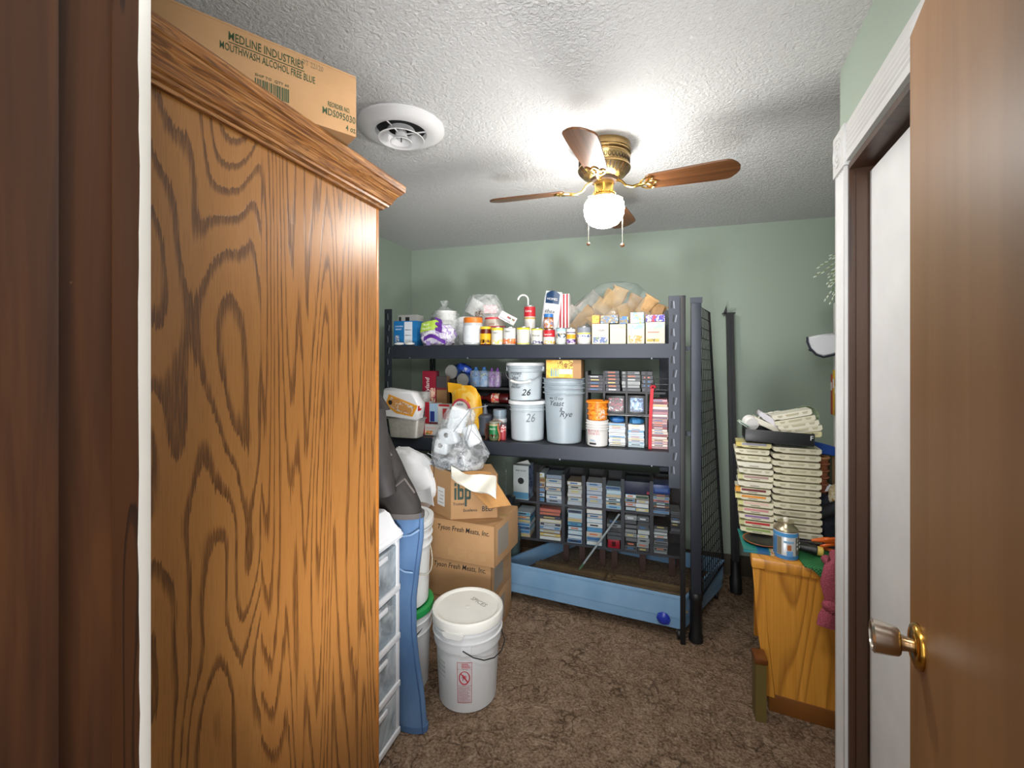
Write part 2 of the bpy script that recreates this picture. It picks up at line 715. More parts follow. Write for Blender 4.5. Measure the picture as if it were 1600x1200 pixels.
obj('door_stop', box(JX, JX + 0.012, 0.10, 0.248, 0, 2.1, bev=0.004), DW2, dr)
obj('edge_strip', box(JX - 0.004, JX + 0.0015, 0.293, 0.3183, 0, 2.1), oak_mat('worn_edge', '#3a2414', '#1c1009', '#5a3418', (30, 30, 1.6), (1, 4, 0), 6, 0.45), dr, smooth=False)
# white casing with a ragged paint line
bm = bmesh.new()
random.seed(4)
N = 60
pr = None
for k in range(N + 1):
    z = 2.1 * k / N
    rag = 0.0035 * noise.noise(Vector((0.3, 0.1, z * 5))) + 0.0015 * noise.noise(Vector((0.3, 0.1, z * 26)))
    y0 = 0.3178 + rag - 0.001
    ring = [bm.verts.new(p) for p in ((JX - 0.07, 0.3330, z), (JX + 0.003, 0.3262, z), (JX + 0.0035, 0.3225, z), (JX + 0.002, y0, z), (JX - 0.003, y0, z), (JX - 0.07, 0.3252, z))]
    if pr:
        for i in range(6):
            bm.faces.new((pr[i], pr[(i + 1) % 6], ring[(i + 1) % 6], ring[i]))
    pr = ring
bmesh.ops.recalc_face_normals(bm, faces=bm.faces)
tw = struct('trim_4', bm, mat('#d9d6cf', 0.5), label='white painted casing edge with a ragged paint line')

# open brown slab door at the right
t = NT('brown_door_veneer')
v = t.coords((14, 14, 0.7))
f = t.noise(v, 1.0, 3, 0.55, 0.4)
g = t.noise(t.coords((120, 120, 6)), 1, 2)
t.col(t.mix(t.math('MULTIPLY', g, 0.25), t.ramp(f, [(0.3, '#80592f'), (0.7, '#966d42')]), '#6a4a2c'))
t.b.inputs['Roughness'].default_value = 0.42
t.b.inputs['Specular IOR Level'].default_value = 0.3
t.bump(g, 0.06, 0.001)
d1 = bpy.data.objects.new('door_1', None)
C.objects.link(d1)
d1['kind'] = 'structure'
d1['label'] = 'open flat brown wooden door at the right edge'
DE = Vector((0.405, 0.88, 0))
PHI = R(14)
d1.location = DE
d1.rotation_euler = (0, 0, math.atan2(-math.cos(PHI), -math.sin(PHI)))   # local +x from free edge to hinge, local +y away from the viewer side
obj('slab', box(0, 0.76, 0.0, 0.035, 0.01, 2.04, bev=0.0015), t.m, d1, smooth=False)
KZ = 1.079
kn = obj('rose', xf(lathe([(0.033, 0), (0.033, 0.004), (0.030, 0.008), (0.024, 0.010), (0.014, 0.012)], 28), rot=(R(90), 0, 0)), mat('#b98a3c', 0.2, 1.0), d1, loc=(0.060, 0, KZ))
ST = NT('satin_knob')
ST.b.inputs['Metallic'].default_value = 1.0
ST.b.inputs['Roughness'].default_value = 0.25
ST.col(ST.ramp(ST.noise(ST.coords(), 40, 2), [(0.3, '#b9b0a4'), (0.7, '#cfc8bd')]))
obj('knob', xf(lathe([(0.010, 0.010), (0.0105, 0.016), (0.012, 0.022), (0.018, 0.0235), (0.0205, 0.026), (0.0225, 0.036), (0.024, 0.050), (0.0245, 0.055), (0.021, 0.058), (0.0205, 0.056), (0.005, 0.056)], 28), rot=(R(90), 0, 0)), ST.m, d1, loc=(0.060, 0, KZ))
obj('latch_plate', box(-0.001, 0.001, 0.006, 0.029, KZ - 0.028, KZ + 0.028), mat('#b98a3c', 0.3, 1.0), d1)

# ==================================================================== CABINET (oak wardrobe) and the carton on it
def grain(name, cx, cz, tilt, cols, freq, jag=0.16, sy=4.6, sz=0.95):
    """figured oak veneer seen on a y-z face: growth-ring contours round stretched centres"""
    base, dark, light = cols
    t = NT(name)
    tc = t.n('ShaderNodeTexCoord')
    mp = t.n('ShaderNodeMapping')
    mp.inputs['Scale'].default_value = (1, sy, sz)
    mp.inputs['Location'].default_value = (0.0, cx, cz)
    t.l(tc.outputs['Object'], mp.inputs[0])
    f = t.noise(mp.outputs[0], 1.0, 1.6, 0.42, 0.25)
    fib = t.noise(t.coords((300, 300, 5.0)), 1.0, 3, 0.6)
    fib2 = t.noise(t.coords((420, 420, 16)), 1.0, 2, 0.6)
    band = t.noise(t.coords((22, 22, 0.5), loc=(1, 2, 3)), 1.0, 2, 0.5)
    wob = t.math('MULTIPLY', t.math('SUBTRACT', fib, 0.5), jag * 3)
    h = t.math('ADD', t.math('MULTIPLY', f, freq), wob)
    fr = t.math('FRACT', h)
    line = t.ramp(fr, [(0.0, (0, 0, 0, 1)), (0.60, (0, 0, 0, 1)), (0.74, (0.85, 0.85, 0.85, 1)), (0.93, (1, 1, 1, 1)), (0.965, (0, 0, 0, 1))])
    g = t.mix(band, base, light)
    pores = t.ramp(fib2, [(0.5, (0, 0, 0, 1)), (0.68, (1, 1, 1, 1))])
    g = t.mix(t.math('MULTIPLY', pores, 0.22), g, dark)
    streak = t.math('MULTIPLY', line, t.ramp(fib2, [(0.30, (0.45, 0.45, 0.45, 1)), (0.55, (1, 1, 1, 1))]))
    t.col(t.mix(t.math('MULTIPLY', streak, 0.88), g, dark))
    t.b.inputs['Roughness'].default_value = 0.34
    t.bump(t.math('SUBTRACT', 1.0, line), 0.12, 0.0012)
    return t.m


OAKC = ('#895c2e', '#432713', '#a0703c')
OAK_A = grain('oak_cathedral', 0.35, 0.55, 0, OAKC, 24.0, 0.16, 4.4, 1.15)
OAK_B = grain('oak_straight', 3.7, 2.2, 0, ('#87592b', '#462812', '#9c6a36'), 22.0, 0.24, 7.5, 0.42)
t = NT('oak_crown')
fib = t.noise(t.coords((240, 6, 240)), 1.0, 3, 0.65, 0.4)
big = t.noise(t.coords((30, 2.2, 30), loc=(4, 0, 1)), 1.0, 3, 0.6, 1.2)
ln = t.ramp(t.math('FRACT', t.math('MULTIPLY', big, 9.0)), [(0.0, (0, 0, 0, 1)), (0.5, (0, 0, 0, 1)), (0.8, (1, 1, 1, 1)), (0.95, (0.6, 0.6, 0.6, 1)), (1, (0, 0, 0, 1))])
g = t.ramp(fib, [(0.3, '#5a3216'), (0.5, '#8f5c2b'), (0.72, '#b98a58')])
t.col(t.mix(t.math('MULTIPLY', ln, 0.7), g, '#41230f'))
t.b.inputs['Roughness'].default_value = 0.38
t.bump(fib, 0.2, 0.001)
CROWN = t.m

CX = -0.772          # side panel plane
CY0, CY1 = 0.36, 1.14
CTOP = 2.045
wr = thing('oak_wardrobe', 'tall oak wardrobe with bold dark grain and moulded crown beside the doorway', 'wardrobe', (CX, CY0, 0))
# local frame: x = 0 at side panel, negative into the carcass; y from 0
D = CY1 - CY0
ysplit = onY(408, HOR, 1.0)
k = CX / ysplit.x
YS = 1.0 * k - CY0
obj('side_panel', box(-0.02, 0, 0.0, YS, 0.0, CTOP - 0.085), OAK_A, wr, smooth=False)
obj('side_panel', box(-0.02, -0.0003, YS, D - 0.012, 0.0, CTOP - 0.085), OAK_B, wr, smooth=False)
obj('corner_stile', box(-0.06, 0.0008, D - 0.012, D + 0.002, 0.0, CTOP - 0.085, bev=0.003), mat('#9c6229', 0.35, var=0.1, scale=60), wr)
bm = box(-1.08, -0.021, 0.0, 0.018, 0.0, CTOP - 0.09)
obj('back_panel', bm, OAK_B, wr, smooth=False)
obj('top_panel', box(-1.08, 0.0, 0.0, D, CTOP - 0.03, CTOP - 0.012), OAK_B, wr, smooth=False)
obj('far_side_panel', box(-1.10, -1.081, 0.0, D, 0.0, CTOP - 0.09), OAK_B, wr, smooth=False)
for k_ in range(2):
    dx = -1.06 + k_ * 0.51
    dd = obj('door', box(dx, dx + 0.50, D - 0.01, D + 0.012, 0.06, CTOP - 0.10, bev=0.003), OAK_B, wr, smooth=False)
    kx = dx + (0.45 if k_ == 0 else 0.05)
    obj('knob', xf(lathe([(0.006, 0), (0.006, 0.012), (0.015, 0.018), (0.012, 0.028)], 14), rot=(R(-90), 0, 0)), GOLD, dd, loc=(kx, D + 0.012, 1.0))
# crown moulding: profile (out, z) swept along the side, mitred to the front
prof = [(0.0, 0.0), (0.010, 0.0), (0.012, 0.006), (0.020, 0.010), (0.021, 0.016), (0.026, 0.020), (0.030, 0.030), (0.037, 0.044), (0.047, 0.055), (0.049, 0.060), (0.054, 0.063), (0.055, 0.080), (0.053, 0.085), (0.0, 0.085)]
Z0 = CTOP - 0.085 - 0.002
bm = bmesh.new()
path = [(0, 0.0, 1, 0), (0, D, 1, 1), (-1.10, D, 0, 1)]
rings = []
for (x, y, ox, oy) in path:
    rings.append([bm.verts.new((x + p * ox * 1.0, y + p * oy * 1.15, Z0 + z)) for p, z in prof])
for a_, b_ in zip(rings, rings[1:]):
    for i in range(len(prof)):
        j = (i + 1) % len(prof)
        bm.faces.new((a_[i], a_[j], b_[j], b_[i]))
bm.faces.new(rings[0])
bm.faces.new(list(reversed(rings[-1])))
bmesh.ops.recalc_face_normals(bm, faces=bm.faces)
obj('crown_moulding', bm, CROWN, wr, angle=25)

# carton of mouthwash on top of the wardrobe
CARD = NT('cardboard')
v = CARD.coords((40, 40, 90))
f = CARD.noise(v, 1, 3, 0.6)
g = CARD.noise(CARD.coords(), 5, 3)
CARD.col(CARD.mix(CARD.math('MULTIPLY', f, 0.3), CARD.ramp(g, [(0.3, '#a98258'), (0.7, '#b89066')]), '#8f6b45'))
CARD.b.inputs['Roughness'].default_value = 0.8
CARD.bump(f, 0.05, 0.001)
CARD = CARD.m
CARD_IN = mat('#c49a68', 0.8, var=0.06)
GREENINK = mat('#2d4526', 0.6)


def carton(name, label, L, Dp, Hh, loc, rz, cat='box', group=None, flaps=True):
    """closed corrugated box: origin at its front-bottom-left corner, front face toward local -y"""
    b = thing(name, label, cat, loc, rz, group)
    obj('body', box(0, L, 0, Dp, 0, Hh - 0.004, bev=0.003), CARD, b)
    obj('flap', box(0.002, L - 0.002, 0.001, Dp / 2 - 0.001, Hh - 0.004, Hh), CARD, b)
    obj('flap', box(0.002, L - 0.002, Dp / 2 + 0.001, Dp - 0.001, Hh - 0.004, Hh), CARD, b)
    obj('tape', box(-0.0008, L + 0.0008, Dp / 2 - 0.024, Dp / 2 + 0.024, Hh - 0.0002, Hh + 0.0006), mat('#b99a6a', 0.25), b)
    return b


bc = onZ(557, 214, CTOP + 0.002)
RZ = R(90 - 31.8)          # the lettered face runs 31.8 deg off the room's depth axis
# local +x must point away from the viewer along the face to the far right corner
Lc = 0.62
dirx = Vector((math.sin(R(31.8)), math.cos(R(31.8)), 0))
o0 = bc - dirx * Lc
HB = 0.146
mb = carton('mouthwash_carton', 'cardboard carton with green lettering on top of the oak wardrobe', Lc, 0.30, HB, (o0.x, o0.y, CTOP + 0.001), math.atan2(dirx.y, dirx.x))


def lab(s, x0, x1, z, size, par, m=GREENINK, y=-0.001, **kw):
    """condensed lettering set to run exactly from x0 to x1"""
    o = text(s, size, m, par, loc=(x0, y, z), align='LEFT', **kw)
    xs = [v.co.x for v in o.data.vertices]
    k = (x1 - x0) / (max(xs) - min(xs))
    x_ = min(xs)
    for v in o.data.vertices:
        v.co.x = (v.co.x - x_) * k
    return o


lab('MEDLINE INDUSTRIES', 0.358, 0.500, 0.120, 0.0245, mb, bold=0.0001)
obj('underline', box(0.358, 0.502, -0.001, 0.0, 0.1075, 0.1090), GREENINK, mb)
lab('MOUTHWASH ALCOHOL FREE BLUE', 0.343, 0.5245, 0.096, 0.0215, mb, bold=0.0001)
lab('LOT 22120', 0.490, 0.5425, 0.129, 0.0165, mb, m=mat('#8a7458', 0.6))
lab('REORDER NO.', 0.553, 0.604, 0.056, 0.0155, mb, bold=0.0001)
lab('MDS095030', 0.541, 0.617, 0.037, 0.0225, mb, bold=0.0001)
lab('4 oz', 0.594, 0.617, 0.014, 0.0200, mb, bold=0.0001)
bm = bmesh.new()
random.seed(9)
x = 0.405
while x < 0.470:
    wd = random.choice((0.0012, 0.002, 0.003))
    bx(bm, x, x + wd, -0.001, 0.0, 0.026, 0.055)
    x += wd + random.choice((0.0012, 0.002))
o = obj('barcode', bm, GREENINK, mb)
o['kind'] = 'stuff'
lab('SHIP TO  QTY 60', 0.405, 0.470, 0.062, 0.008, mb)

# ==================================================================== CEILING VENT
vp = onZ(627, 199, H)
vt = thing('ceiling_vent', 'round white ceiling vent of nested cones between the carton and the fan', 'vent', (vp.x, vp.y, H))
VW = mat('#d3d3d3', 0.45)
obj('outer_cone', lathe([(0.165, 0.0), (0.166, -0.006), (0.150, -0.016), (0.128, -0.026), (0.104, -0.020), (0.098, 0.0), (0.094, 0.0), (0.100, -0.024), (0.128, -0.030), (0.152, -0.020), (0.170, -0.008), (0.170, 0.0)], 48, cap=False), VW, vt)
obj('duct', lathe([(0.10, -0.001), (0.10, -0.0045), (0.02, -0.0045)], 32), mat('#1a1b1c', 0.7), vt)
obj('middle_cone', lathe([(0.052, -0.010), (0.066, -0.034), (0.090, -0.048), (0.088, -0.050), (0.064, -0.038), (0.050, -0.012)], 40, cap=False), VW, vt)
obj('inner_cone', lathe([(0.020, -0.014), (0.026, -0.046), (0.042, -0.058), (0.040, -0.060), (0.024, -0.050), (0.018, -0.016)], 32, cap=False), VW, vt)
for k_ in range(3):
    a = 2 * PI * k_ / 3 + 0.4
    obj('spoke', tube([(0.02 * math.cos(a), 0.02 * math.sin(a), -0.026), (0.10 * math.cos(a), 0.10 * math.sin(a), -0.012)], 0.003, 6), VW, vt)
obj('screw', tube([(0, 0, -0.02), (0, 0, -0.058)], 0.003, 6), mat('#7b7b7b', 0.4, 0.6), vt)
obj('hub_plate', lathe([(0.02, -0.03), (0.02, -0.034)], 20), VW, vt)

# ==================================================================== CEILING FAN
FC = Vector((-0.189, 1.952, H))
FS = 0.76       # the housing is shallow


def fz(prof):
    return [(r, z * FS) for r, z in prof]

fan = thing('ceiling_fan', 'brass hugger ceiling fan with four brown blades and a glowing globe', 'ceiling fan', FC)
mot = obj('motor_housing', lathe(fz([(0.100, 0.0), (0.112, -0.004), (0.113, -0.040), (0.110, -0.044), (0.110, -0.050), (0.113, -0.054), (0.112, -0.060), (0.108, -0.064), (0.108, -0.070), (0.111, -0.074), (0.110, -0.080), (0.106, -0.120), (0.112, -0.128), (0.113, -0.136), (0.085, -0.176), (0.062, -0.186), (0.05, -0.188)]), 48), BRASS, fan, angle=30)
DKB = mat('#2b2114', 0.6)
sl = mesh_of(box(-0.0022, 0.0022, -0.0015, 0.0015, -0.015, 0.015), 'cooling_slot', DKB)
for k_ in range(36):
    a = 2 * PI * k_ / 36
    o = obj('cooling_slot', sl, DKB, mot, loc=(0.0995 * math.cos(a), 0.0995 * math.sin(a), -0.1185))
    o.rotation_euler = (0, 0, a + PI / 2)
    o.rotation_euler = (Matrix.Rotation(a + PI / 2, 3, 'Z') @ Matrix.Rotation(R(43), 3, 'X')).to_euler()
bm = bmesh.new()
for k_ in range(40):
    a = 2 * PI * k_ / 40
    ring = []
    for q in range(8):
        b_ = 2 * PI * q / 8
        lx, lz = 0.006 * math.cos(b_), 0.010 * math.sin(b_)
        aa = a + lx / 0.108
        ring.append((0.1085 * math.cos(aa), 0.1085 * math.sin(aa), -0.0755 + lz))
    tube(ring, 0.0014, 4, bm, closed=True)
o = obj('filigree_band', bm, DKB, mot)
obj('accent_ring', lathe(fz([(0.1135, -0.056), (0.1145, -0.058), (0.1135, -0.060)]), 48, cap=False), mat('#5c4320', 0.35, 0.8), mot)
obj('flywheel', lathe(fz([(0.055, -0.186), (0.058, -0.190), (0.055, -0.204), (0.03, -0.206)]), 32), mat('#33241a', 0.5), fan)
obj('switch_housing', lathe(fz([(0.040, -0.200), (0.043, -0.206), (0.043, -0.262), (0.046, -0.268), (0.046, -0.276), (0.040, -0.280)]), 32), GOLD, fan)
obj('light_fitter', lathe(fz([(0.040, -0.278), (0.050, -0.282), (0.052, -0.290), (0.050, -0.312), (0.046, -0.314)]), 32), GOLD, fan)
bead = mesh_of(lathe([(0.0005, -0.005), (0.0045, -0.0025), (0.0045, 0.0025), (0.0005, 0.005)], 8), 'bead', GOLD)
bm = bmesh.new()
for k_ in range(22):
    a = 2 * PI * k_ / 22
    lathe([(0.0005, -0.005), (0.0045, -0.0025), (0.0045, 0.0025), (0.0005, 0.005)], 6, bm, (0.047 * math.cos(a), 0.047 * math.sin(a), -0.207))
obj('beaded_rim', bm, GOLD, fan)
for k_ in range(3):
    a = 2 * PI * k_ / 3 - 0.9
    obj('thumb_screw', tube([(0.05 * math.cos(a), 0.05 * math.sin(a), -0.2245), (0.066 * math.cos(a), 0.066 * math.sin(a), -0.2245)], 0.0035, 8), GOLD, fan)
t = NT('lit_opal_glass')
t.b.inputs['Base Color'].default_value = (0.9, 0.9, 0.88, 1)
t.b.inputs['Emission Color'].default_value = (1.0, 0.97, 0.93, 1)
t.b.inputs['Emission Strength'].default_value = GLOBE_EMIT
obj('globe', lathe([(0.046, -0.222), (0.054, -0.226), (0.074, -0.234), (0.084, -0.250), (0.0865, -0.272), (0.084, -0.296), (0.076, -0.318), (0.060, -0.336), (0.036, -0.347), (0.012, -0.351)], 40), t.m, fan)
# blades
t = NT('fan_blade_wood')
f = t.noise(t.coords((1.6, 42, 42)), 1.0, 4, 0.6, 0.5)
t.col(t.ramp(f, [(0.3, '#3c2413'), (0.5, '#623d21'), (0.7, '#7a4f2c')]))
t.b.inputs['Roughness'].default_value = 0.35
BLADE = t.m


def blade_outline(r0, r1, w0, w1, n=8):
    pts = []
    up = [(r0, w0 * 0.72), (r0 + 0.018, w0), (r0 + 0.12, w0 + (w1 - w0) * 0.5), (r1 - 0.10, w1), (r1 - 0.045, w1), (r1 - 0.030, w1 - 0.006), (r1 - 0.010, w1 * 0.55), (r1, w1 * 0.22)]
    pts = up + [(x, -y) for x, y in reversed(up)]
    return pts


for k_, ang in enumerate((-7, 83, 179, 266)):
    a = R(ang)
    bl = obj('blade', prism(blade_outline(0.175, 0.528, 0.048, 0.062), -0.0035, 0.0035, 'Z', bev=0.0015), BLADE, fan, loc=(0, 0, (-0.182, -0.205, -0.182, -0.172)[k_]))
    bl.rotation_euler = (Matrix.Rotation(a, 3, 'Z') @ Matrix.Rotation(R(-13), 3, 'X')).to_euler()
    bm = bmesh.new()
    tube([(0.050, 0, 0.032), (0.075, 0, 0.022), (0.095, 0, -0.002), (0.12, 0, -0.012), (0.15, 0, -0.009), (0.17, 0, -0.006)], [0.006, 0.006, 0.0055, 0.006, 0.008, 0.007], 8, bm)
    for s in (-1, 1):
        tube([(0.150, 0, -0.008), (0.158, s * 0.020, -0.008), (0.176, s * 0.036, -0.007), (0.198, s * 0.040, -0.006), (0.206, s * 0.030, -0.006), (0.198, s * 0.020, -0.006), (0.186, s * 0.024, -0.006)], 0.0036, 6, bm)
        tube([(0.165, 0, -0.007), (0.182, s * 0.012, -0.007), (0.205, s * 0.013, -0.006), (0.220, 0, -0.006)], 0.0036, 6, bm)
        tube([(0.152, s * 0.012, -0.008), (0.170, s * 0.004, -0.007), (0.19, s * 0.008, -0.007)], 0.003, 6, bm)
    obj('blade_iron', bm, GOLD, bl)
for (dx, dy, z1, r_) in ((-0.040, -0.03, -0.425, 0.008), (0.052, 0.0, -0.425, 0.0095)):
    ch = obj('pull_chain', tube([(dx, dy, -0.215), (dx * 1.5, dy * 1.9, -0.23), (dx * 1.5, dy * 1.9, z1)], 0.0011, 6), mat('#cfc6ae', 0.3, 0.6), fan)
    obj('pull_ball', lathe([(0.0005, -r_), (r_ * 0.7, -r_ * 0.7), (r_, 0), (r_ * 0.7, r_ * 0.7), (0.001, r_)], 14), mat('#6e4220', 0.4), ch, loc=(dx * 1.5, dy * 1.9, z1 - r_))

# ==================================================================== STEEL RACK
RY0, RY1 = 2.56, 3.17
RX0, RX1 = -1.675, 0.10
S1, S2 = 1.587, 0.992       # shelf surfaces
rack = thing('steel_shelf_rack', 'dark blue grey steel storage rack with two loaded shelves along the back wall', 'shelf rack', (RX0, RY0, 0))
RW = RX1 - RX0


def slot_pair(m, parent, x, z, tilt):
    return obj('slot', m, STEEL_LT, parent, loc=(x, -0.0022, z), rot=(0, tilt, 0))


slm = mesh_of(box(-0.003, 0.003, -0.0014, 0.0012, -0.020, 0.020), 'slot', STEEL_LT)
slm2 = mesh_of(box(-0.010, -0.0035, -0.0012, 0.001, -0.019, 0.019), 'slot', mat('#0c0d10', 0.6))


def upright(name, x0, x1, z0, z1, yf, depth, slots, lab_=None):
    bm = bmesh.new()
    bx(bm, x0, x1, yf, yf + 0.003, z0, z1)
    bx(bm, x0, x0 + 0.003, yf + 0.003, yf + depth, z0, z1)
    o = obj(name, bm, STEEL, rack, smooth=False, label=lab_)
    if slots:
        n = int((z1 - z0) / 0.075)
        for i in range(n):
            z = z1 - 0.05 - i * 0.075
            xm = (x0 + x1) / 2 + (0.008 if i % 2 else -0.002)
            q = obj('slot', slm, STEEL_LT, o, loc=(xm, yf - 0.001, z), rot=(0, R(10 if i % 2 else -4), 0))
            q = obj('slot', slm2, STEEL_LT, o, loc=(xm - 0.006, yf - 0.001, z), rot=(0, R(6), 0))
    return o


upright('front_post', -0.01, 0.045, 0.0, 1.83, -0.004, 0.05, True)
upright('rear_post', 0.0, 0.05, 0.0, 1.83, RY1 - RY0, 0.03, True)
upright('front_post', RW, RW + 0.058, 0.80, 1.848, -0.004, 0.05, True)
upright('rear_post', RW - 0.035, RW + 0.02, 0.0, 1.83, RY1 - RY0, 0.03, False)
# bare leg with a rubber foot carrying the right front corner
pole = (0.236 - RX0, 2.540 - RY0)
lg = obj('leg', box(pole[0] - 0.026, pole[0] + 0.026, pole[1] - 0.018, pole[1] + 0.018, 0.16, 1.815, bev=0.004), STEEL, rack)
obj('rubber_foot', lathe([(0.030, 0.0), (0.036, 0.004), (0.036, 0.03), (0.030, 0.05), (0.030, 0.215), (0.036, 0.225), (0.036, 0.25), (0.030, 0.262)], 20), BLACKP, lg, loc=(pole[0], pole[1], 0.0))
bm = bmesh.new()
prism([(pole[0] - 0.030, 1.83), (pole[0] - 0.030, 1.80), (pole[0] + 0.03, 1.80), (pole[0] + 0.03, 1.83)], pole[1] - 0.02, pole[1] - 0.0185, 'Y', bm)
obj('cap_plate', bm, STEEL, lg, smooth=False)
for z in (1.56, 1.10):
    obj('bracket', box(RW + 0.05, pole[0] + 0.0, pole[1] + 0.018, pole[1] + 0.024, z - 0.012, z + 0.012), STEEL, rack)
for zi, zs in enumerate((S1, S2)):
    bm = bmesh.new()
    # step beam with a shallow ledge
    poly = [(0.0, zs), (0.0, zs - 0.078), (0.006, zs - 0.086), (0.03, zs - 0.086), (0.03, zs - 0.012), (0.016, zs - 0.012), (0.016, zs)]
    fb = obj('front_beam', prism(poly, 0.045, RW, 'X'), STEEL, rack, smooth=False)
    for xr in (0.10, 0.33, 0.66, 0.95):
        obj('rivet', xf(lathe([(0.005, 0), (0.005, 0.002), (0.002, 0.003)], 8), rot=(R(90), 0, 0)), STEEL_LT, fb, loc=(RW * xr, 0.0, zs - 0.081))
    obj('rear_beam', box(0.0, RW, RY1 - RY0 - 0.03, RY1 - RY0, zs - 0.086, zs - 0.012), STEEL, rack, smooth=False)
    obj('deck', box(0.045, RW, 0.018, RY1 - RY0 - 0.002, zs - 0.012, zs - 0.0015), mat('#23252b', 0.6), rack, smooth=False)
    for s in (0, 1):
        obj('side_beam', box(0.05 if s == 0 else RW - 0.012, 0.062 if s == 0 else RW, 0.03, RY1 - RY0 - 0.03, zs - 0.07, zs - 0.0125), STEEL, rack, smooth=False)

# ==================================================================== spare post leaning on the wall
pp = onZ(1150, 926, 0.0)
sp = thing('spare_rack_post', 'loose black steel post with a T shaped top leaning against the green wall', 'post', (pp.x, pp.y, 0))
tp = onY(1140, 490, YB - 0.075)
dx, dy = tp.x - pp.x, tp.y - pp.y
L0 = tp.z
N = 6


def leanbox(hw, hd, z0, z1, bev=0.0):
    bm = box(-hw, hw, -hd, hd, z0, z1, bev=bev)
    for v_ in bm.verts:
        v_.co.x += dx * v_.co.z / L0
        v_.co.y += dy * v_.co.z / L0
    return bm


obj('shaft', leanbox(0.022, 0.018, 0.15, L0), BLACKP, sp, smooth=False)
obj('ridge', leanbox(0.003, 0.021, 0.16, L0 - 0.04), mat('#33363c', 0.3, 0.5), sp, smooth=False)
bm = lathe([(0.030, 0.0), (0.036, 0.006), (0.037, 0.09), (0.030, 0.10), (0.028, 0.20)], 18)
for v_ in bm.verts:
    v_.co.x += dx * v_.co.z / L0
    v_.co.y += dy * v_.co.z / L0
obj('rubber_foot', bm, mat('#0b0b0c', 0.55), sp)
bm = box(dx - 0.040, dx + 0.034, dy - 0.02, dy + 0.06, L0, L0 + 0.006)
prism([(dx - 0.040, L0 - 0.02), (dx - 0.040, L0 + 0.006), (dx - 0.022, L0 + 0.055), (dx - 0.018, L0 + 0.01)], dy - 0.02, dy - 0.016, 'Y', bm)
obj('top_plate', bm, BLACKP, sp, smooth=False)

# ==================================================================== PET CAGE: blue tray, clear front, wire side, latch
cage = thing('cage_base', 'blue plastic pet cage base with royal blue latches on the floor under the rack', 'cage base', (0, 0, 0))
gridp = thing('wire_grid_panel', 'tall black wire grid panel with corner post standing at the right end of the rack', 'wire panel', (0, 0, 0))
BLUE = NT('cage_blue')
f = BLUE.noise(BLUE.coords(), 6, 3)
BLUE.col(BLUE.ramp(f, [(0.3, '#6d95b8'), (0.7, '#7fa3c4')]))
BLUE.b.inputs['Roughness'].default_value = 0.35
BLUE.bump(BLUE.noise(BLUE.coords(), 90, 3), 0.05, 0.001)
fr = onZ(1070, 986, 0.065)
fl_ = onZ(783, 921, 0.065)
rr = onZ(1130, 918, 0.065)
rl = fl_ + (rr - fr) + Vector((0.12, 0.06, 0))
foot = [fl_.xy, fr.xy, rr.xy, rl.xy]
ctr = sum(foot, Vector((0, 0))) / 4


def ring_at(scale, z):
    return [Vector((ctr.x + (p.x - ctr.x) * scale, ctr.y + (p.y - ctr.y) * scale, z)) for p in foot]


def shell(levels, bm=None, bottom=True):
    bm = bm or bmesh.new()
    rs = [[bm.verts.new(p) for p in ring_at(s, z)] for s, z in levels]
    for a_, b_ in zip(rs, rs[1:]):
        for i in range(4):
            bm.faces.new((a_[i], a_[(i + 1) % 4], b_[(i + 1) % 4], b_[i]))
    bm.faces.new(list(reversed(rs[0])))
    bm.faces.new(rs[-1])
    bmesh.ops.recalc_face_normals(bm, faces=bm.faces)
    return bm


obj('tray', shell([(0.985, 0.066), (0.99, 0.12), (0.999, 0.122), (1.0, 0.228), (1.012, 0.230), (1.012, 0.242), (0.985, 0.242), (0.975, 0.135)]), BLUE.m, cage, smooth=False)
LITTER = NT('litter')
f = LITTER.noise(LITTER.coords(), 130, 4, 0.7)
LITTER.col(LITTER.ramp(f, [(0.35, '#3f3024'), (0.5, '#6f5842'), (0.65, '#9c8265')]))
LITTER.b.inputs['Roughness'].default_value = 0.95
LITTER.bump(f, 1.0, 0.02)
o = obj('litter', shell([(0.972, 0.1352), (0.972, 0.150)]), LITTER.m, cage, smooth=False)
o['kind'] = 'stuff'
for i, p in enumerate(foot):
    q = Vector((ctr.x + (p.x - ctr.x) * 0.93, ctr.y + (p.y - ctr.y) * 0.90, 0))
    cs = obj('caster', xf(lathe([(0.028, -0.010), (0.030, -0.006), (0.030, 0.006), (0.028, 0.010)], 16), rot=(0, R(90), 0)), BLACKP, cage, loc=(q.x, q.y, 0.030))
    obj('caster_fork', box(-0.014, 0.014, -0.012, 0.012, 0.012, 0.037), STEEL_LT, cs)
LATCH = mat('#20349c', 0.3)
fdir = (fr - fl_).normalized()
fang = math.atan2(fdir.y, fdir.x)
for (px_, py_) in ((1037, 969), (786, 912)):
    tt = (px_ - 783) / (1070 - 783.0)
    q = onZ(px_, py_, 0.115)
    base = fl_ + (fr - fl_) * max(0.012, min(0.93, (q.x - fl_.x) / (fr.x - fl_.x)))
    bm = xf(lathe([(0.030, 0.0), (0.034, 0.006), (0.026, 0.016), (0.012, 0.020)], 14), rot=(R(90), 0, 0))
    bx(bm, -0.034, 0.034, -0.016, 0, -0.014, 0.014, bev=0.004)
    la = obj('latch', bm, LATCH, cage, label='royal blue latch')
    la.location = (base.x + 0.0, base.y - 0.004, 0.112)
    la.rotation_euler = (0, R(20), fang)
# black corner post at the right front
cp = onZ(1067.5, 985, 0.06)
obj('corner_post', box(cp.x - 0.016, cp.x + 0.010, cp.y - 0.03, cp.y - 0.006, 0.0, 1.838, bev=0.003), mat('#101114', 0.5), gridp)
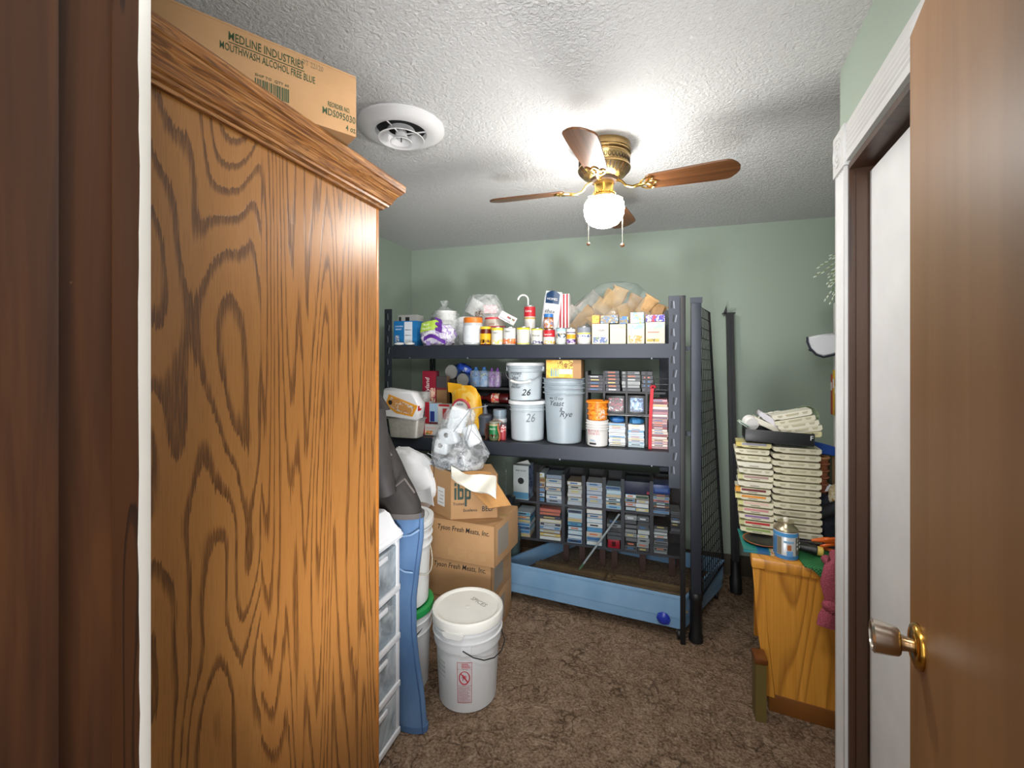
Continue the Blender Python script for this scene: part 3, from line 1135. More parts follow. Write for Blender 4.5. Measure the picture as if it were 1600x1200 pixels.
# clear front sheet standing in the tray behind the rim
A = ring_at(0.985, 0.152)[0]
B = ring_at(0.985, 0.152)[1]
CL = NT('clear_sheet')
trn = CL.n('ShaderNodeBsdfTransparent')
trn.inputs[0].default_value = (0.95, 0.97, 0.98, 1)
gl = CL.n('ShaderNodeBsdfGlossy')
gl.inputs['Roughness'].default_value = 0.03
fz = CL.n('ShaderNodeFresnel')
fz.inputs[0].default_value = 1.35
mx = CL.n('ShaderNodeMixShader')
CL.l(fz.outputs[0], mx.inputs[0])
CL.l(trn.outputs[0], mx.inputs[1])
CL.l(gl.outputs[0], mx.inputs[2])
CL.l(mx.outputs[0], CL.out.inputs['Surface'])
bm = box(0.02, (B - A).length - 0.02, 0.004, 0.007, 0.152, 0.86)
pn = obj('clear_front_sheet', bm, CL.m, cage, smooth=False)
pn.location = (A.x, A.y, 0)
pn.rotation_euler = (0, 0, fang)
# wire side panel on the right
g0b, g1b = Vector((0.272, 2.60, 0.215)), Vector((0.440, 3.04, 0.215))
g0t, g1t = Vector((0.226, 2.60, 1.815)), Vector((0.360, 3.04, 1.795))
WIRE = mat('#17181b', 0.45, 0.2)


def gp(u, v_):
    return (g0b * (1 - u) + g1b * u) * (1 - v_) + (g0t * (1 - u) + g1t * u) * v_


sidep = obj('side_panel_frame', tube([gp(0, 0), gp(1, 0), gp(1, 1), gp(0, 1)], 0.007, 6, closed=True), WIRE, gridp)
wv = mesh_of(tube([gp(0, 0), gp(0, 1)], 0.0028, 5), 'wire', WIRE)
for i in range(1, 11):
    obj('wire', tube([gp(i / 11, 0), gp(i / 11, 1)], 0.0027, 5), WIRE, sidep)
WL = mat('#5b5d60', 0.35, 0.6)
for i in range(1, 26):
    v_ = i / 26
    off = Vector((0.003, 0, 0))
    obj('wire', tube([gp(0, v_) + off, gp(1, v_) + off], 0.0022, 5), WIRE if i % 7 else WL, sidep)

# slatted wooden mat lying in the tray
mt = thing('slatted_mat', 'mat of narrow brown wooden slats lying in the blue cage base', 'mat', (0, 0, 0))
SLAT = [mat('#8f7350', 0.7, var=0.2, scale=30), mat('#7d6446', 0.7, var=0.2, scale=30), mat('#9c7f58', 0.7, var=0.2, scale=30)]
random.seed(3)
m0 = ring_at(0.93, 0)
fv = (fr - fl_).normalized()
nv_ = Vector((-fv.y, fv.x, 0))
st = onZ(835, 900, 0.155)
for i in range(9):
    d0 = 0.03 + i * 0.030
    for seg in range(2):
        a0 = 0.16 + seg * 0.50 + random.uniform(-0.01, 0.01) - (0.02 if i % 2 else 0)
        a1 = a0 + 0.49 if seg == 0 else 1.08
        p0 = fl_ + fv * a0 + nv_ * d0
        bm = box(0, a1 - a0, -0.011, 0.011, 0.1505, 0.159 + random.uniform(0, 0.002))
        o = obj('slat', bm, SLAT[(i * 2 + seg) % 3], mt, smooth=False)
        o.location = (p0.x, p0.y, 0)
        o.rotation_euler = (0, 0, fang)
obj('cross_tie', box(0.60, 0.615, 0.02, 0.29, 0.1605, 0.163), mat('#6b5436', 0.7), mt, loc=(fl_.x, fl_.y, 0), rot=(0, 0, fang))

# clear rod leaning across the front
r0 = onY(908, 886, 2.71) ; r1 = onY(968, 803, 2.84)
rod = thing('clear_rod', 'clear plastic rod with green tip leaning against the lower disc shelves', 'rod', r0)
d = r1 - r0
obj('shaft', tube([(0, 0, 0.0), d], 0.006, 8), mat('#a9afb2', 0.15, 0.1), rod)
obj('tip', tube([-d * 0.05, d * 0.06], 0.0072, 8), mat('#4d6b4a', 0.5), rod, label='dull green tip')

# ==================================================================== DISC STACKS in the lower and upper media shelves
LAM = mat('#3a3b42', 0.5)
BRN = mat('#3f2620', 0.55)
_case_mesh = {}
CASE_COLS = {
    'pale': ['#c9ccd2', '#b4bac6', '#d8d6d2', '#9fb0c4', '#e0e0de', '#8e9aab', '#c2a98e', '#b9bdb6'],
    'blue': ['#7fb0cc', '#4a7fae', '#bcd3de', '#2c4f80', '#d2dcde', '#5fa0b8', '#3b4a66', '#c8b28e', '#e2e4e4'],
    'mixed': ['#b9c3cc', '#5f87ad', '#d9d2c4', '#8a5f3d', '#2f4d35', '#c06a5e', '#e3e3e0', '#4a4a58', '#d8c37a'],
    'dark': ['#3c3e42', '#55585c', '#2a2b2f', '#8c9091', '#6a6d70', '#c4c8c6', '#474a4c'],
    'blackwhite': ['#302e38', '#3a3844', '#2b2931', '#44424e'],
    'white': ['#dedfdc', '#e9e9e6', '#cfd6da', '#5f9ac0', '#e4e2da', '#c9cdd0', '#2b3a2c', '#d6dbe0'],
    'sky': ['#d9dcdd', '#6aa4c8', '#e4e2dc', '#3d7fae', '#bcd0da', '#5b9ac6', '#d6c3b2'],
    'rose': ['#d8c6bc', '#c7a3a6', '#e2d6cb', '#b07a86', '#d9b79a', '#6b4a63', '#caa0a0', '#e6ddd2', '#8a2f3c'],
}
STRIPE = [mat('#d9dbdc', 0.5), mat('#2f3138', 0.5), mat('#d07a58', 0.5), mat('#3f6ea0', 0.5), mat('#c9b56a', 0.5)]


ORD = ['topmost', 'second', 'third', 'fourth', 'fifth', 'sixth', 'seventh', 'eighth', 'ninth', 'tenth', 'eleventh', 'twelfth', 'thirteenth', 'fourteenth', 'fifteenth', 'sixteenth', 'seventeenth', 'eighteenth', 'nineteenth', 'twentieth']


def nth(n, i):
    """place in a pile, counted from the top (i counts from the bottom)"""
    return 'bottom' if i == 0 else ORD[n - 1 - i]


def case_stack(px0, px1, pyb, pyt, Y, n, pal, label, group, depth=0.135, seed=0, title=True, zbase=None):
    rnd = random.Random(seed)
    a_ = onY(px0, pyb, Y)
    b_ = onY(px1, pyb, Y)
    z0 = zbase if zbase is not None else (a_.z + b_.z) / 2
    z1 = onY((px0 + px1) / 2, pyt, Y).z
    hh = (z1 - z0) / n
    wd = b_.x - a_.x
    cols = CASE_COLS[pal]
    for i in range(n):
        key = (round(wd, 3), round(hh, 4), depth)
        mname = 'case_body'
        th = hh * 0.90
        c_ = thing('disc_case', label.replace('disc case in', nth(n, i) + ' disc case of' if i in (0, n - 1) else nth(n, i) + ' disc case down in'), 'disc case', ((a_.x + b_.x) / 2 + rnd.uniform(-0.003, 0.003), Y + rnd.uniform(0, 0.006), z0 + i * hh + 0.0003), rnd.uniform(-0.02, 0.02), group)
        if key not in _case_mesh:
            _case_mesh[key] = (box(-wd / 2, wd / 2, 0, depth, 0, th), box(-wd / 2 * 0.96, wd / 2 * 0.96, -0.0008, 0.0, th * 0.12, th * 0.88), box(-wd * 0.30, wd * 0.22, -0.0014, -0.0006, th * 0.32, th * 0.68))
            _case_mesh[key] = tuple(mesh_of(b__, 'case', cm) for b__, cm in zip(_case_mesh[key], (BLACKP, WHITE, INK)))
        mb_, ms_, mt_ = _case_mesh[key]
        for nm, me, mm in (('body', mb_, mat(rnd.choice(cols), 0.4)), ('spine_insert', ms_, mat(rnd.choice(cols), 0.4)), ('title', mt_, rnd.choice(STRIPE))):
            if nm == 'title' and (not title or rnd.random() < 0.35):
                continue
            o = bpy.data.objects.new(nm, me)
            C.objects.link(o)
            o.parent = c_
            o.material_slots[0].link = 'OBJECT'
            o.material_slots[0].material = mm


MY = 2.90
med = thing('media_shelf', 'low dark media shelf holding stacked discs behind the blue cage base', 'media shelf', (0, 0, 0))
mxa, mxb = onY(800, 800, MY).x, onY(1067, 800, MY).x
zt, zm, zb = 0.765, 0.535, 0.285


def zline(px, z):  # helper for checking heights
    return z


obj('bottom_board', box(mxa, mxb, 0, 0.20, zb - 0.016, zb).copy() if False else box(mxa, mxb, MY, MY + 0.20, zb - 0.016, zb), LAM, med, smooth=False)
obj('middle_board', box(mxa, mxb - 0.10, MY, MY + 0.20, zm - 0.014, zm), LAM, med, smooth=False)
obj('back_board', box(mxa, mxb, MY + 0.201, MY + 0.207, zb - 0.016, zm + 0.20), mat('#1c1c20', 0.6), med, smooth=False)
for px_ in (841, 880, 912, 944, 973, 1018):
    x_ = onY(px_, 800, MY).x
    obj('divider', box(x_ - 0.011, x_ + 0.011, MY - 0.004, MY + 0.20, zb, zt - 0.03), LAM, med, smooth=False)
for px_ in (884, 909, 941, 960, 1004, 1050):
    x_ = onY(px_, 800, MY).x
    obj('leg', box(x_ - 0.018, x_ + 0.018, MY + 0.01, MY + 0.03, 0.151, zb - 0.016), BRN, med, smooth=False)
for i, px_ in enumerate((806, 1062)):
    x_ = onY(px_, 800, MY).x
    obj('leg', box(x_ - 0.012, x_ + 0.012, MY + 0.16, MY + 0.19, 0.151, zb - 0.016), BRN, med, smooth=False)
UP = 'upper row of the low media shelf'
LO = 'lower row of the low media shelf'
ZU, ZL = zm + 0.0005, zb + 0.0005
case_stack(839 - 0, 851, 774, 738, MY, 6, 'mixed', 'disc case in the narrow mixed stack beside the white carton', 'narrow upper stack', seed=1, zbase=ZU)
case_stack(853, 877, 776, 742, MY, 7, 'pale', 'disc case in the leftmost wide pale upper stack', 'pale upper stack', seed=2, zbase=ZU)
case_stack(887, 909, 780, 752, MY, 6, 'pale', 'disc case in the second wide pale upper stack', 'second upper stack', seed=3, zbase=ZU)
case_stack(917, 941, 786, 754, MY, 6, 'pale', 'disc case in the grey white middle upper stack', 'middle upper stack', seed=4, zbase=ZU)
case_stack(947, 970, 790, 760, MY, 6, 'blue', 'disc case in the bluish upper stack left of the navy set', 'blue topped upper stack', seed=5, zbase=ZU)
case_stack(977, 993, 796, 772, MY, 4, 'mixed', 'disc case in the left stack under the navy set', 'low stack under navy set, left', seed=6, zbase=ZU)
case_stack(994, 1014, 798, 774, MY, 4, 'mixed', 'disc case in the right stack under the navy set', 'low stack under navy set, right', seed=7, zbase=ZU)
case_stack(1021, 1046, 804, 772, MY, 7, 'mixed', 'disc case in the striped stack under the blue lid box', 'striped stack under blue lid', seed=8, zbase=ZU)
case_stack(806, 828, 830, 800, MY, 7, 'blue', 'disc case in the leftmost lower stack behind the jug', 'leftmost lower stack', seed=11, zbase=ZL)
case_stack(843, 876, 838, 795, MY, 9, 'mixed', 'disc case in the widest mixed stack of the lower row', 'wide lower stack', seed=12, zbase=ZL)
case_stack(887, 909, 842, 796, MY, 8, 'blue', 'disc case in the blue lower stack left of the rod', 'dark blue lower stack', seed=13, zbase=ZL)
case_stack(917, 941, 848, 796, MY, 8, 'sky', 'disc case in the sky blue lower stack behind the rod', 'pale blue lower stack', seed=14, zbase=ZL)
case_stack(948, 970, 838, 812, MY, 5, 'dark', 'disc case in the short stack above the red cassette', 'short grey lower stack', seed=15, zbase=ZL + 0.055)
case_stack(977, 995, 862, 806, MY, 8, 'dark', 'disc case in the left charcoal stack of the lower row', 'charcoal lower stack, left', seed=16, zbase=ZL)
case_stack(996, 1014, 862, 808, MY, 8, 'dark', 'disc case in the right charcoal stack of the lower row', 'charcoal lower stack, right', seed=17, zbase=ZL)
case_stack(1022, 1043, 866, 822, MY, 9, 'dark', 'disc case in the lower grey stack under the blue lid box', 'white lined lower stack', seed=18, zbase=ZL)
case_stack(1048, 1063, 838, 800, MY, 7, 'dark', 'disc case in the small far right grey stack', 'far right grey stack', seed=19, zbase=zm - 0.10)
obj('right_bracket', box(onY(1046, 800, MY).x, mxb, MY, MY + 0.2, zm - 0.114, zm - 0.1005), LAM, med, smooth=False)
x0_, x1_ = onY(950, 800, MY).x, onY(968, 800, MY).x
rc = thing('red_cassette', 'small bright red cassette box under the short grey disc stack', 'cassette', ((x0_ + x1_) / 2, MY, ZL))
obj('body', box(-0.037, 0.037, 0, 0.1, 0, 0.053, bev=0.003), mat('#a3142a', 0.35), rc)
obj('window', box(-0.012, 0.012, -0.001, 0, 0.012, 0.042), mat('#4a0a14', 0.3), rc)
# boxed set and blue lid box
x0_, x1_ = onY(976, 770, MY).x, onY(1016, 770, MY).x
zz = onY(995, 772, MY).z
ns = thing('navy_boxed_set', 'navy patterned boxed set lying on two low disc stacks', 'boxed set', (x0_, MY, zz))
obj('sleeve', box(0, x1_ - x0_, 0, 0.14, 0.0, 0.078, bev=0.002), print_mat(('#1b1c3a', '#23244a', '#15162c', '#3b3a63'), (120, 120, 120)), ns)
obj('badge', box(x1_ - x0_ - 0.022, x1_ - x0_ - 0.006, -0.001, 0, 0.004, 0.02), mat('#a02338', 0.5), ns)
x0_, x1_ = onY(1020, 770, MY).x, onY(1047, 770, MY).x
zz = onY(1033, 772, MY).z
bl = thing('blue_case_box', 'royal blue lidded case box on the striped disc stack at right', 'box', (x0_, MY, zz + 0.001))
obj('lid', box(0, x1_ - x0_, 0, 0.14, 0.0, 0.055, bev=0.003), mat('#1c3f86', 0.35), bl)
obj('label_strip', box(0.012, x1_ - x0_ - 0.012, -0.001, 0, 0.012, 0.034), mat('#3f62aa', 0.4), bl)

# items at the left of the lower shelf
x0_, x1_ = onY(802, 780, MY + 0.01).x, onY(826, 780, MY + 0.01).x
wc = thing('soap_carton', 'tall white carton with a round dark picture, left in the media shelf', 'carton', (x0_, MY + 0.01, ZU), R(-2))
wz = onY(815, 728, MY).z - ZU
obj('body', box(0, x1_ - x0_, 0, 0.12, 0, wz, bev=0.002), mat('#c9ccc8', 0.5), wc)
obj('side_print', box(x1_ - x0_ - 0.001, x1_ - x0_ + 0.0006, 0.003, 0.117, 0.003, wz - 0.003), print_mat(('#5b79a6', '#8ea2bb', '#2f4470'), (30, 30, 30)), wc)
obj('picture', xf(lathe([(0.022, 0), (0.022, 0.001)], 18), rot=(R(90), 0, 0)), mat('#2b2d2f', 0.4), wc, loc=((x1_ - x0_) / 2, 0, wz * 0.55))
obj('blue_band', box(0.001, x1_ - x0_ - 0.001, -0.0008, 0, 0.005, 0.05), mat('#5a8fb0', 0.5), wc)
text('BAR SOAP', 0.016, INK, wc, loc=((x1_ - x0_) / 2, -0.001, wz * 0.85))
bm = prism([(0, wz), (x1_ - x0_, wz), ((x1_ - x0_) * 0.8, wz + 0.03)], 0.05, 0.053, 'Y')
obj('torn_flap', bm, mat('#d4d5d0', 0.6), wc, smooth=False)

# grey green water jug at the tray's left corner
jq = onY(797, 870, 2.79)
jug = thing('water_jug', 'grey green translucent water jug standing in the left end of the blue cage base', 'jug', (jq.x, 2.79, 0.151))
JM = clear_mat('jug_plastic', '#6f8684', 0.75, 0.15, 6)
obj('body', lathe([(0.060, 0.0), (0.068, 0.010), (0.068, 0.05), (0.064, 0.058), (0.068, 0.066), (0.068, 0.14), (0.063, 0.148), (0.072, 0.156), (0.072, 0.20), (0.060, 0.232), (0.036, 0.25), (0.026, 0.256)], 28), JM, jug)
obj('neck', lathe([(0.026, 0.255), (0.026, 0.262), (0.040, 0.27), (0.042, 0.31), (0.040, 0.315), (0.044, 0.32), (0.044, 0.38), (0.036, 0.40), (0.036, 0.44), (0.02, 0.445)], 20), mat('#2b333a', 0.3), jug, label='dark stacked cap')
for k_ in range(3):
    obj('graduation', box(-0.012 + k_ * 0.004, 0.012 + k_ * 0.003, -0.0695, -0.068, 0.075 + k_ * 0.018, 0.079 + k_ * 0.018), WHITE, jug)
text('YIELD', 0.022, WHITE, jug, loc=(0.0, -0.069, 0.14), wrap=0.069)
obj('wire_handle', tube([(0.0, -0.06, 0.22), (-0.01, -0.06, 0.28), (-0.04, -0.055, 0.36)], 0.003, 6), WL, jug)

# second media rack on the middle shelf
UY = 2.66
ur = thing('black_media_rack', 'black wire media rack with disc rows at the right of the middle shelf', 'media rack', (0, 0, 0))
ux0, ux1 = onY(916, 640, UY).x, onY(1040, 640, UY).x
zr1 = onY(985, 612, UY).z
zr2 = onY(985, 646, UY).z
for z in (zr1, zr2):
    obj('shelf_bar', box(ux0, ux1, UY - 0.004, UY + 0.15, z - 0.010, z), mat('#26262b', 0.5), ur, smooth=False)
for px_ in (917, 944, 979, 1010):
    x_ = onY(px_, 640, UY).x
    obj('post', box(x_ - 0.006, x_ + 0.006, UY - 0.002, UY + 0.15, S2, onY(px_, 580, UY).z), mat('#2b2b30', 0.5), ur, smooth=False)
obj('wire_rail', tube([(ux0, UY - 0.006, zr2 - 0.013), (ux1, UY - 0.006, zr2 - 0.013)], 0.003, 6), WL, ur)
for q in range(3):
    x_ = onY(1024, 600, UY).x
    z = zr1 + 0.012 + q * 0.032
    obj('wire_rail', tube([(x_, UY + 0.02, z), (x_ + 0.085, UY + 0.02, z)], 0.0025, 6), WL, ur)
obj('wire_rail', tube([(onY(1012, 580, UY).x, UY + 0.01, onY(1012, 578, UY).z), (onY(1022, 590, UY).x, UY + 0.01, onY(1022, 592, UY).z), (onY(1024, 612, UY).x, UY + 0.01, zr1 + 0.002)], 0.003, 6), WL, ur)
ZA = zr1 + 0.0006
case_stack(918, 942, 610, 586, UY, 5, 'blackwhite', 'disc case in the leftmost stack on the wire rack', 'first grey stack on the wire rack', seed=21, zbase=ZA)
case_stack(946, 968, 610, 579, UY, 6, 'blackwhite', 'disc case in the second stack on the wire rack', 'second dark stack on the wire rack', seed=22, zbase=ZA)
case_stack(972, 1000, 611, 580, UY, 6, 'dark', 'disc case in the widest stack on the wire rack', 'white lined stack on the wire rack', seed=23, zbase=ZA)
case_stack(1003, 1020, 612, 580, UY, 5, 'blackwhite', 'disc case in the dusky stack by the bent wire', 'dusky stack on the wire rack', seed=24, zbase=ZA)
for nm, lab_, px0, px1, cols in (('black_game_case', 'black case with red print lying in the middle of the wire rack', 947, 976, ('#17171b', '#8c2c3c', '#17171b', '#cfd0d2')), ('blue_game_case', 'dark blue case with a pale figure in the wire rack', 981, 1008, ('#274a86', '#1a2b55', '#7aa0cc', '#dfe4ea'))):
    x0_, x1_ = onY(px0, 630, UY).x, onY(px1, 630, UY).x
    zq = onY(px0, 618, UY).z
    gc = thing(nm, lab_, 'case', (x0_, UY, zr2 + 0.0005))
    hh = zq - zr2
    obj('body', box(0, x1_ - x0_, 0, 0.12, 0, hh, bev=0.002), mat('#17171b', 0.35), gc)
    obj('cover_print', box(0.014, x1_ - x0_ - 0.010, -0.001, 0, 0.012, hh - 0.014), print_mat(cols, (45, 45, 45), 0.3, seed=px0), gc)
case_stack(951, 977, 705, 662, UY - 0.02, 13, 'white', 'disc case in the white stack beside the orange tub', 'white stack beside orange tub', seed=25, zbase=S2)
case_stack(981, 1006, 707, 664, UY - 0.02, 12, 'sky', 'disc case in the sky blue stack between white and rose stacks', 'sky blue stack on the middle shelf', seed=26, zbase=S2)
case_stack(1017, 1043, 711, 624, UY - 0.03, 20, 'rose', 'disc case in the tall rose stack by the red strap', 'tall rose stack on the middle shelf', seed=27, zbase=S2)
for nm, px0, px1, pt, lab_, c_ in (('blue_cloth_bag', 951, 977, 652, 'crumpled blue pouch on the white disc stack', '#2f6aa8'), ('blue_paper_pad', 982, 1007, 655, 'flat blue pad on the sky blue disc stack', '#3f7fb4')):
    x0_, x1_ = onY(px0, 660, UY).x, onY(px1, 660, UY).x
    zq = onY((px0 + px1) / 2, 662 if px0 < 960 else 664, UY - 0.02).z
    o = obj(nm, blob((x1_ - x0_) / 2 * 0.95, 0.05, 0.024, 0.35, 3, px0, 18, 8, flat=-0.6), mat(c_, 0.5), loc=((x0_ + x1_) / 2, UY + 0.045, zq + 0.0155))
    tag(o, lab_, 'pad' if 'pad' in nm else 'pouch')
xr_ = onY(1013, 650, UY - 0.04).x
rs = thing('red_strap', 'bright red strap hanging down beside the tall rose disc stack', 'strap', (xr_, UY - 0.045, S2))
obj('band', sheet(lambda u, v_: Vector((u * 0.018 + 0.012 * v_ * v_, 0.002 * math.sin(v_ * 9), v_ * 0.345)), 2, 20, 0.003), mat('#c5172a', 0.55), rs)
obj('loop', tube([(0.012, 0, 0.345), (0.020, 0.004, 0.358), (0.034, 0.006, 0.356), (0.036, 0.006, 0.346)], 0.007, 8), mat('#b3142a', 0.55), rs)

# ==================================================================== TOP SHELF GOODS
SHT = S1 + 0.0003


def span(px0, px1, Y):
    a_, b_ = onY(px0, 540, Y), onY(px1, 540, Y)
    return (a_.x + b_.x) / 2, b_.x - a_.x


def hgt(px, pyb, pyt, Y):
    return onY(px, pyt, Y).z - onY(px, pyb, Y).z


def tone(h, k=0.86):
    """printed card and paper are not pure white"""
    h = h.lstrip('#')
    return '#' + ''.join('%02x' % int(int(h[i:i + 2], 16) * k) for i in (0, 2, 4))


def carton_small(name, label, px0, px1, Y, z, h_, face, side='#d8d4c8', cat='carton', depth=0.07, group=None, rz=0.0, patches=(), words=()):
    cx_, w_ = span(px0, px1, Y)
    b = thing(name, label, cat, (cx_, Y, z), rz, group)
    obj('body', box(-w_ / 2, w_ / 2, 0, depth, 0, h_, bev=0.0015), mat(tone(side), 0.5), b)
    obj('front_label', box(-w_ / 2 + 0.001, w_ / 2 - 0.001, -0.0008, 0, 0.001, h_ - 0.001), face if not isinstance(face, str) else mat(tone(face), 0.45), b)
    for (u0, u1, v0, v1, c_) in patches:
        obj('printed_patch', box(-w_ / 2 + u0 * w_, -w_ / 2 + u1 * w_, -0.0016, -0.0007, v0 * h_, v1 * h_), c_ if not isinstance(c_, str) else mat(tone(c_, 0.92), 0.45), b)
    for (s_, u, v_, sz, c_) in words:
        text(s_, sz, mat(c_, 0.5), b, loc=(-w_ / 2 + u * w_, -0.0018, v_ * h_), depth=0.0003)
    return b


def jar(name, label, px0, px1, Y, z, h_, body, lid, cat='jar', bands=(), words=(), lidh=0.16, group=None, metal=False, neck=0.92):
    cx_, w_ = span(px0, px1, Y)
    r = w_ / 2
    j = thing(name, label, cat, (cx_, Y + r, z), 0, group)
    hb = h_ * (1 - lidh)
    if lid is None:
        obj('body', lathe([(r * 0.96, 0), (r, 0.002), (r, h_ - 0.002), (r * 0.97, h_), (r * 0.94, h_ - 0.003), (0.002, h_ - 0.003)], 26), mat(tone(body), 0.4), j)
        obj('rim', lathe([(r * 1.01, h_ - 0.006), (r * 1.03, h_ - 0.003), (r * 1.01, h_), (r * 0.95, h_)], 26, cap=False), mat('#a8a9aa', 0.3, 0.9), j)
    else:
        obj('body', lathe([(r * 0.90, 0), (r, 0.006), (r, hb * 0.86), (r * neck, hb * 0.97), (r * neck, hb)], 26), mat(tone(body), 0.3), j)
        obj('lid', lathe([(r * neck, hb), (r * 0.97, hb + 0.001), (r * 0.97, h_ - 0.002), (r * 0.93, h_)], 26), mat(lid, 0.4), j)
    for (v0, v1, c_) in bands:
        obj('label_band', lathe([(r + 0.0007, v0 * h_), (r + 0.0007, v1 * h_)], 26, cap=False), c_ if not isinstance(c_, str) else mat(tone(c_, 0.92), 0.45), j)
    for (s_, v_, sz, c_) in words:
        text(s_, sz, mat(c_, 0.5), j, loc=(0, -r - 0.0012, v_ * h_), wrap=r + 0.0012, depth=0.0003)
    return j


FY = RY0 + 0.012         # front row
MYY = RY0 + 0.13         # second row
PK = lambda *c, s=45, seed=0.0: print_mat(c, (s, s, s), 0.45, seed)

# left end
b = carton_small('blue_food_carton', 'bright blue food carton with white panel at the left end of the top shelf', 616, 651, FY + 0.05, SHT, hgt(634, 537, 498, FY + 0.05), '#1f7fc4', '#1f7fc4', 'carton', 0.10, rz=R(4),
                 patches=((0.46, 0.80, 0.10, 0.96, '#dfe6ee'), (0.50, 0.76, 0.62, 0.66, '#8fa2b8'), (0.50, 0.76, 0.40, 0.44, '#8fa2b8'), (0.06, 0.24, 0.16, 0.42, PK('#dfe8ee', '#3a6ca0', '#e9e2cf', s=70))),
                 words=(('CHICKEN', 0.235, 0.78, 0.0135, '#dcebf6'), ('BREAST', 0.22, 0.66, 0.0135, '#dcebf6')))
for px_ in (625, 641):
    cx_, w_ = span(px_ - 7, px_ + 7, FY + 0.03)
    obj('curled_base', xf(lathe([(0.002, -0.012), (w_ * 0.45, -0.006), (w_ * 0.5, 0.0), (w_ * 0.4, 0.007), (0.002, 0.010)], 14)), WHITE, b, loc=(cx_ - b.location.x, -0.03, 0.013))
carton_small('white_black_carton', 'white carton with black print behind the blue food carton', 622, 651, MYY + 0.06, SHT, hgt(636, 537, 488, MYY + 0.06), '#e2e2df', '#d8d8d4', depth=0.1,
             patches=((0.40, 0.62, 0.80, 0.93, '#2b2b2e'), (0.05, 0.18, 0.80, 0.94, '#3a3a3c')), words=(('52', 0.12, 0.86, 0.02, '#222222'),))
# purple and green bag of frozen food
cx_, w_ = span(650, 703, FY)
bg = thing('purple_snack_bag', 'purple and white crinkled bag with a lime green label on the top shelf', 'bag', (cx_ + 0.0, FY + 0.075, SHT))
z_ = 0.072
bm = blob(w_ / 2, 0.07, 0.080, 0.22, 2.6, 3, 30, 16, flat=-0.86, power=0.8)
obj('bag_body', xf(bm, loc=(0, 0, 0.0695)), PK('#dcd9e4', '#c9c3d6', '#dedbe6', '#a58fc4', '#e2e0e6', '#d3cfdc', '#e8e6ea', s=13, seed=2.0), bg)
bm = sheet(lambda u, v_: Vector((-0.098 + u * 0.125 + v_ * 0.012, -0.062 - 0.012 * math.sin(u * PI) - 0.002 * math.sin(u * 20), 0.085 + v_ * 0.062 + u * 0.022)), 10, 6, 0.003)
obj('lime_label', bm, mat('#a9c94a', 0.4), bg)
text('Rice', 0.022, mat('#eef4d8', 0.5), bg, loc=(-0.045, -0.0785, 0.135), rot=(R(90), R(-10), 0))
text('Noodles', 0.020, mat('#eef4d8', 0.5), bg, loc=(-0.04, -0.0785, 0.112), rot=(R(90), R(-10), 0))
bm = sheet(lambda u, v_: Vector((0.015 + u * 0.045, -0.065 - 0.004 * math.sin(v_ * 15), 0.098 + v_ * 0.085 - u * 0.018)), 5, 8, 0.004)
obj('purple_edge', bm, mat('#6b3a9a', 0.35), bg)
bm = sheet(lambda u, v_: Vector((-0.07 + u * 0.155, -0.074 + 0.008 * math.cos(u * 6), 0.028 + v_ * 0.024 + 0.022 * math.sin(u * 4.2))), 12, 3, 0.003)
obj('purple_wave', bm, mat('#5d2f91', 0.35), bg)
bm = sheet(lambda u, v_: Vector((-0.055 + u * 0.03 + v_ * 0.012, -0.062 - 0.02 * v_, 0.03 - v_ * 0.045)), 4, 5, 0.003)
obj('torn_corner', bm, mat('#8f7fb5', 0.3), bg)

FILM = clear_mat('plastic_film', '#f6f8f8', 0.20, 0.10, 16)
FILM2 = clear_mat('plastic_film_dense', '#e9ebec', 0.40, 0.2, 22)
CUP = mat('#efefeb', 0.6)
# bag of foam cups
cx_, w_ = span(657, 712, MYY)
cb_ = thing('cup_bag', 'clear plastic bag knotted at the top, holding a stack of white foam cups', 'bag', (cx_, MYY + 0.10, SHT))
hb = hgt(685, 537, 464, MYY)
cpz = 0.002
cupm = mesh_of(lathe([(0.064, 0), (0.074, 0.05), (0.077, 0.052), (0.077, 0.058), (0.068, 0.058), (0.06, 0.01)], 24), 'foam_cup', CUP)
for k_ in range(7):
    cpo = obj('foam_cup', cupm, CUP, loc=(cx_ + 0.01, MYY + 0.10, SHT + 0.002 + k_ * 0.030))
    tag(cpo, '%s white foam cup of the nested stack in the clear bag at left' % nth(7, k_), 'cup', 'foam cups in the clear bag')
obj('film', xf(loft([(0, 0, 0, 0.115, 0.085), (0, 0, 0.03, 0.135, 0.10), (0, 0, 0.14, 0.125, 0.09), (0, 0, 0.22, 0.105, 0.085), (0.0, 0, 0.26, 0.05, 0.045), (0.0, 0, 0.28, 0.018, 0.02), (0.0, 0, hb, 0.035, 0.02)], 26, 0.22, 14, 4)), FILM, cb_)
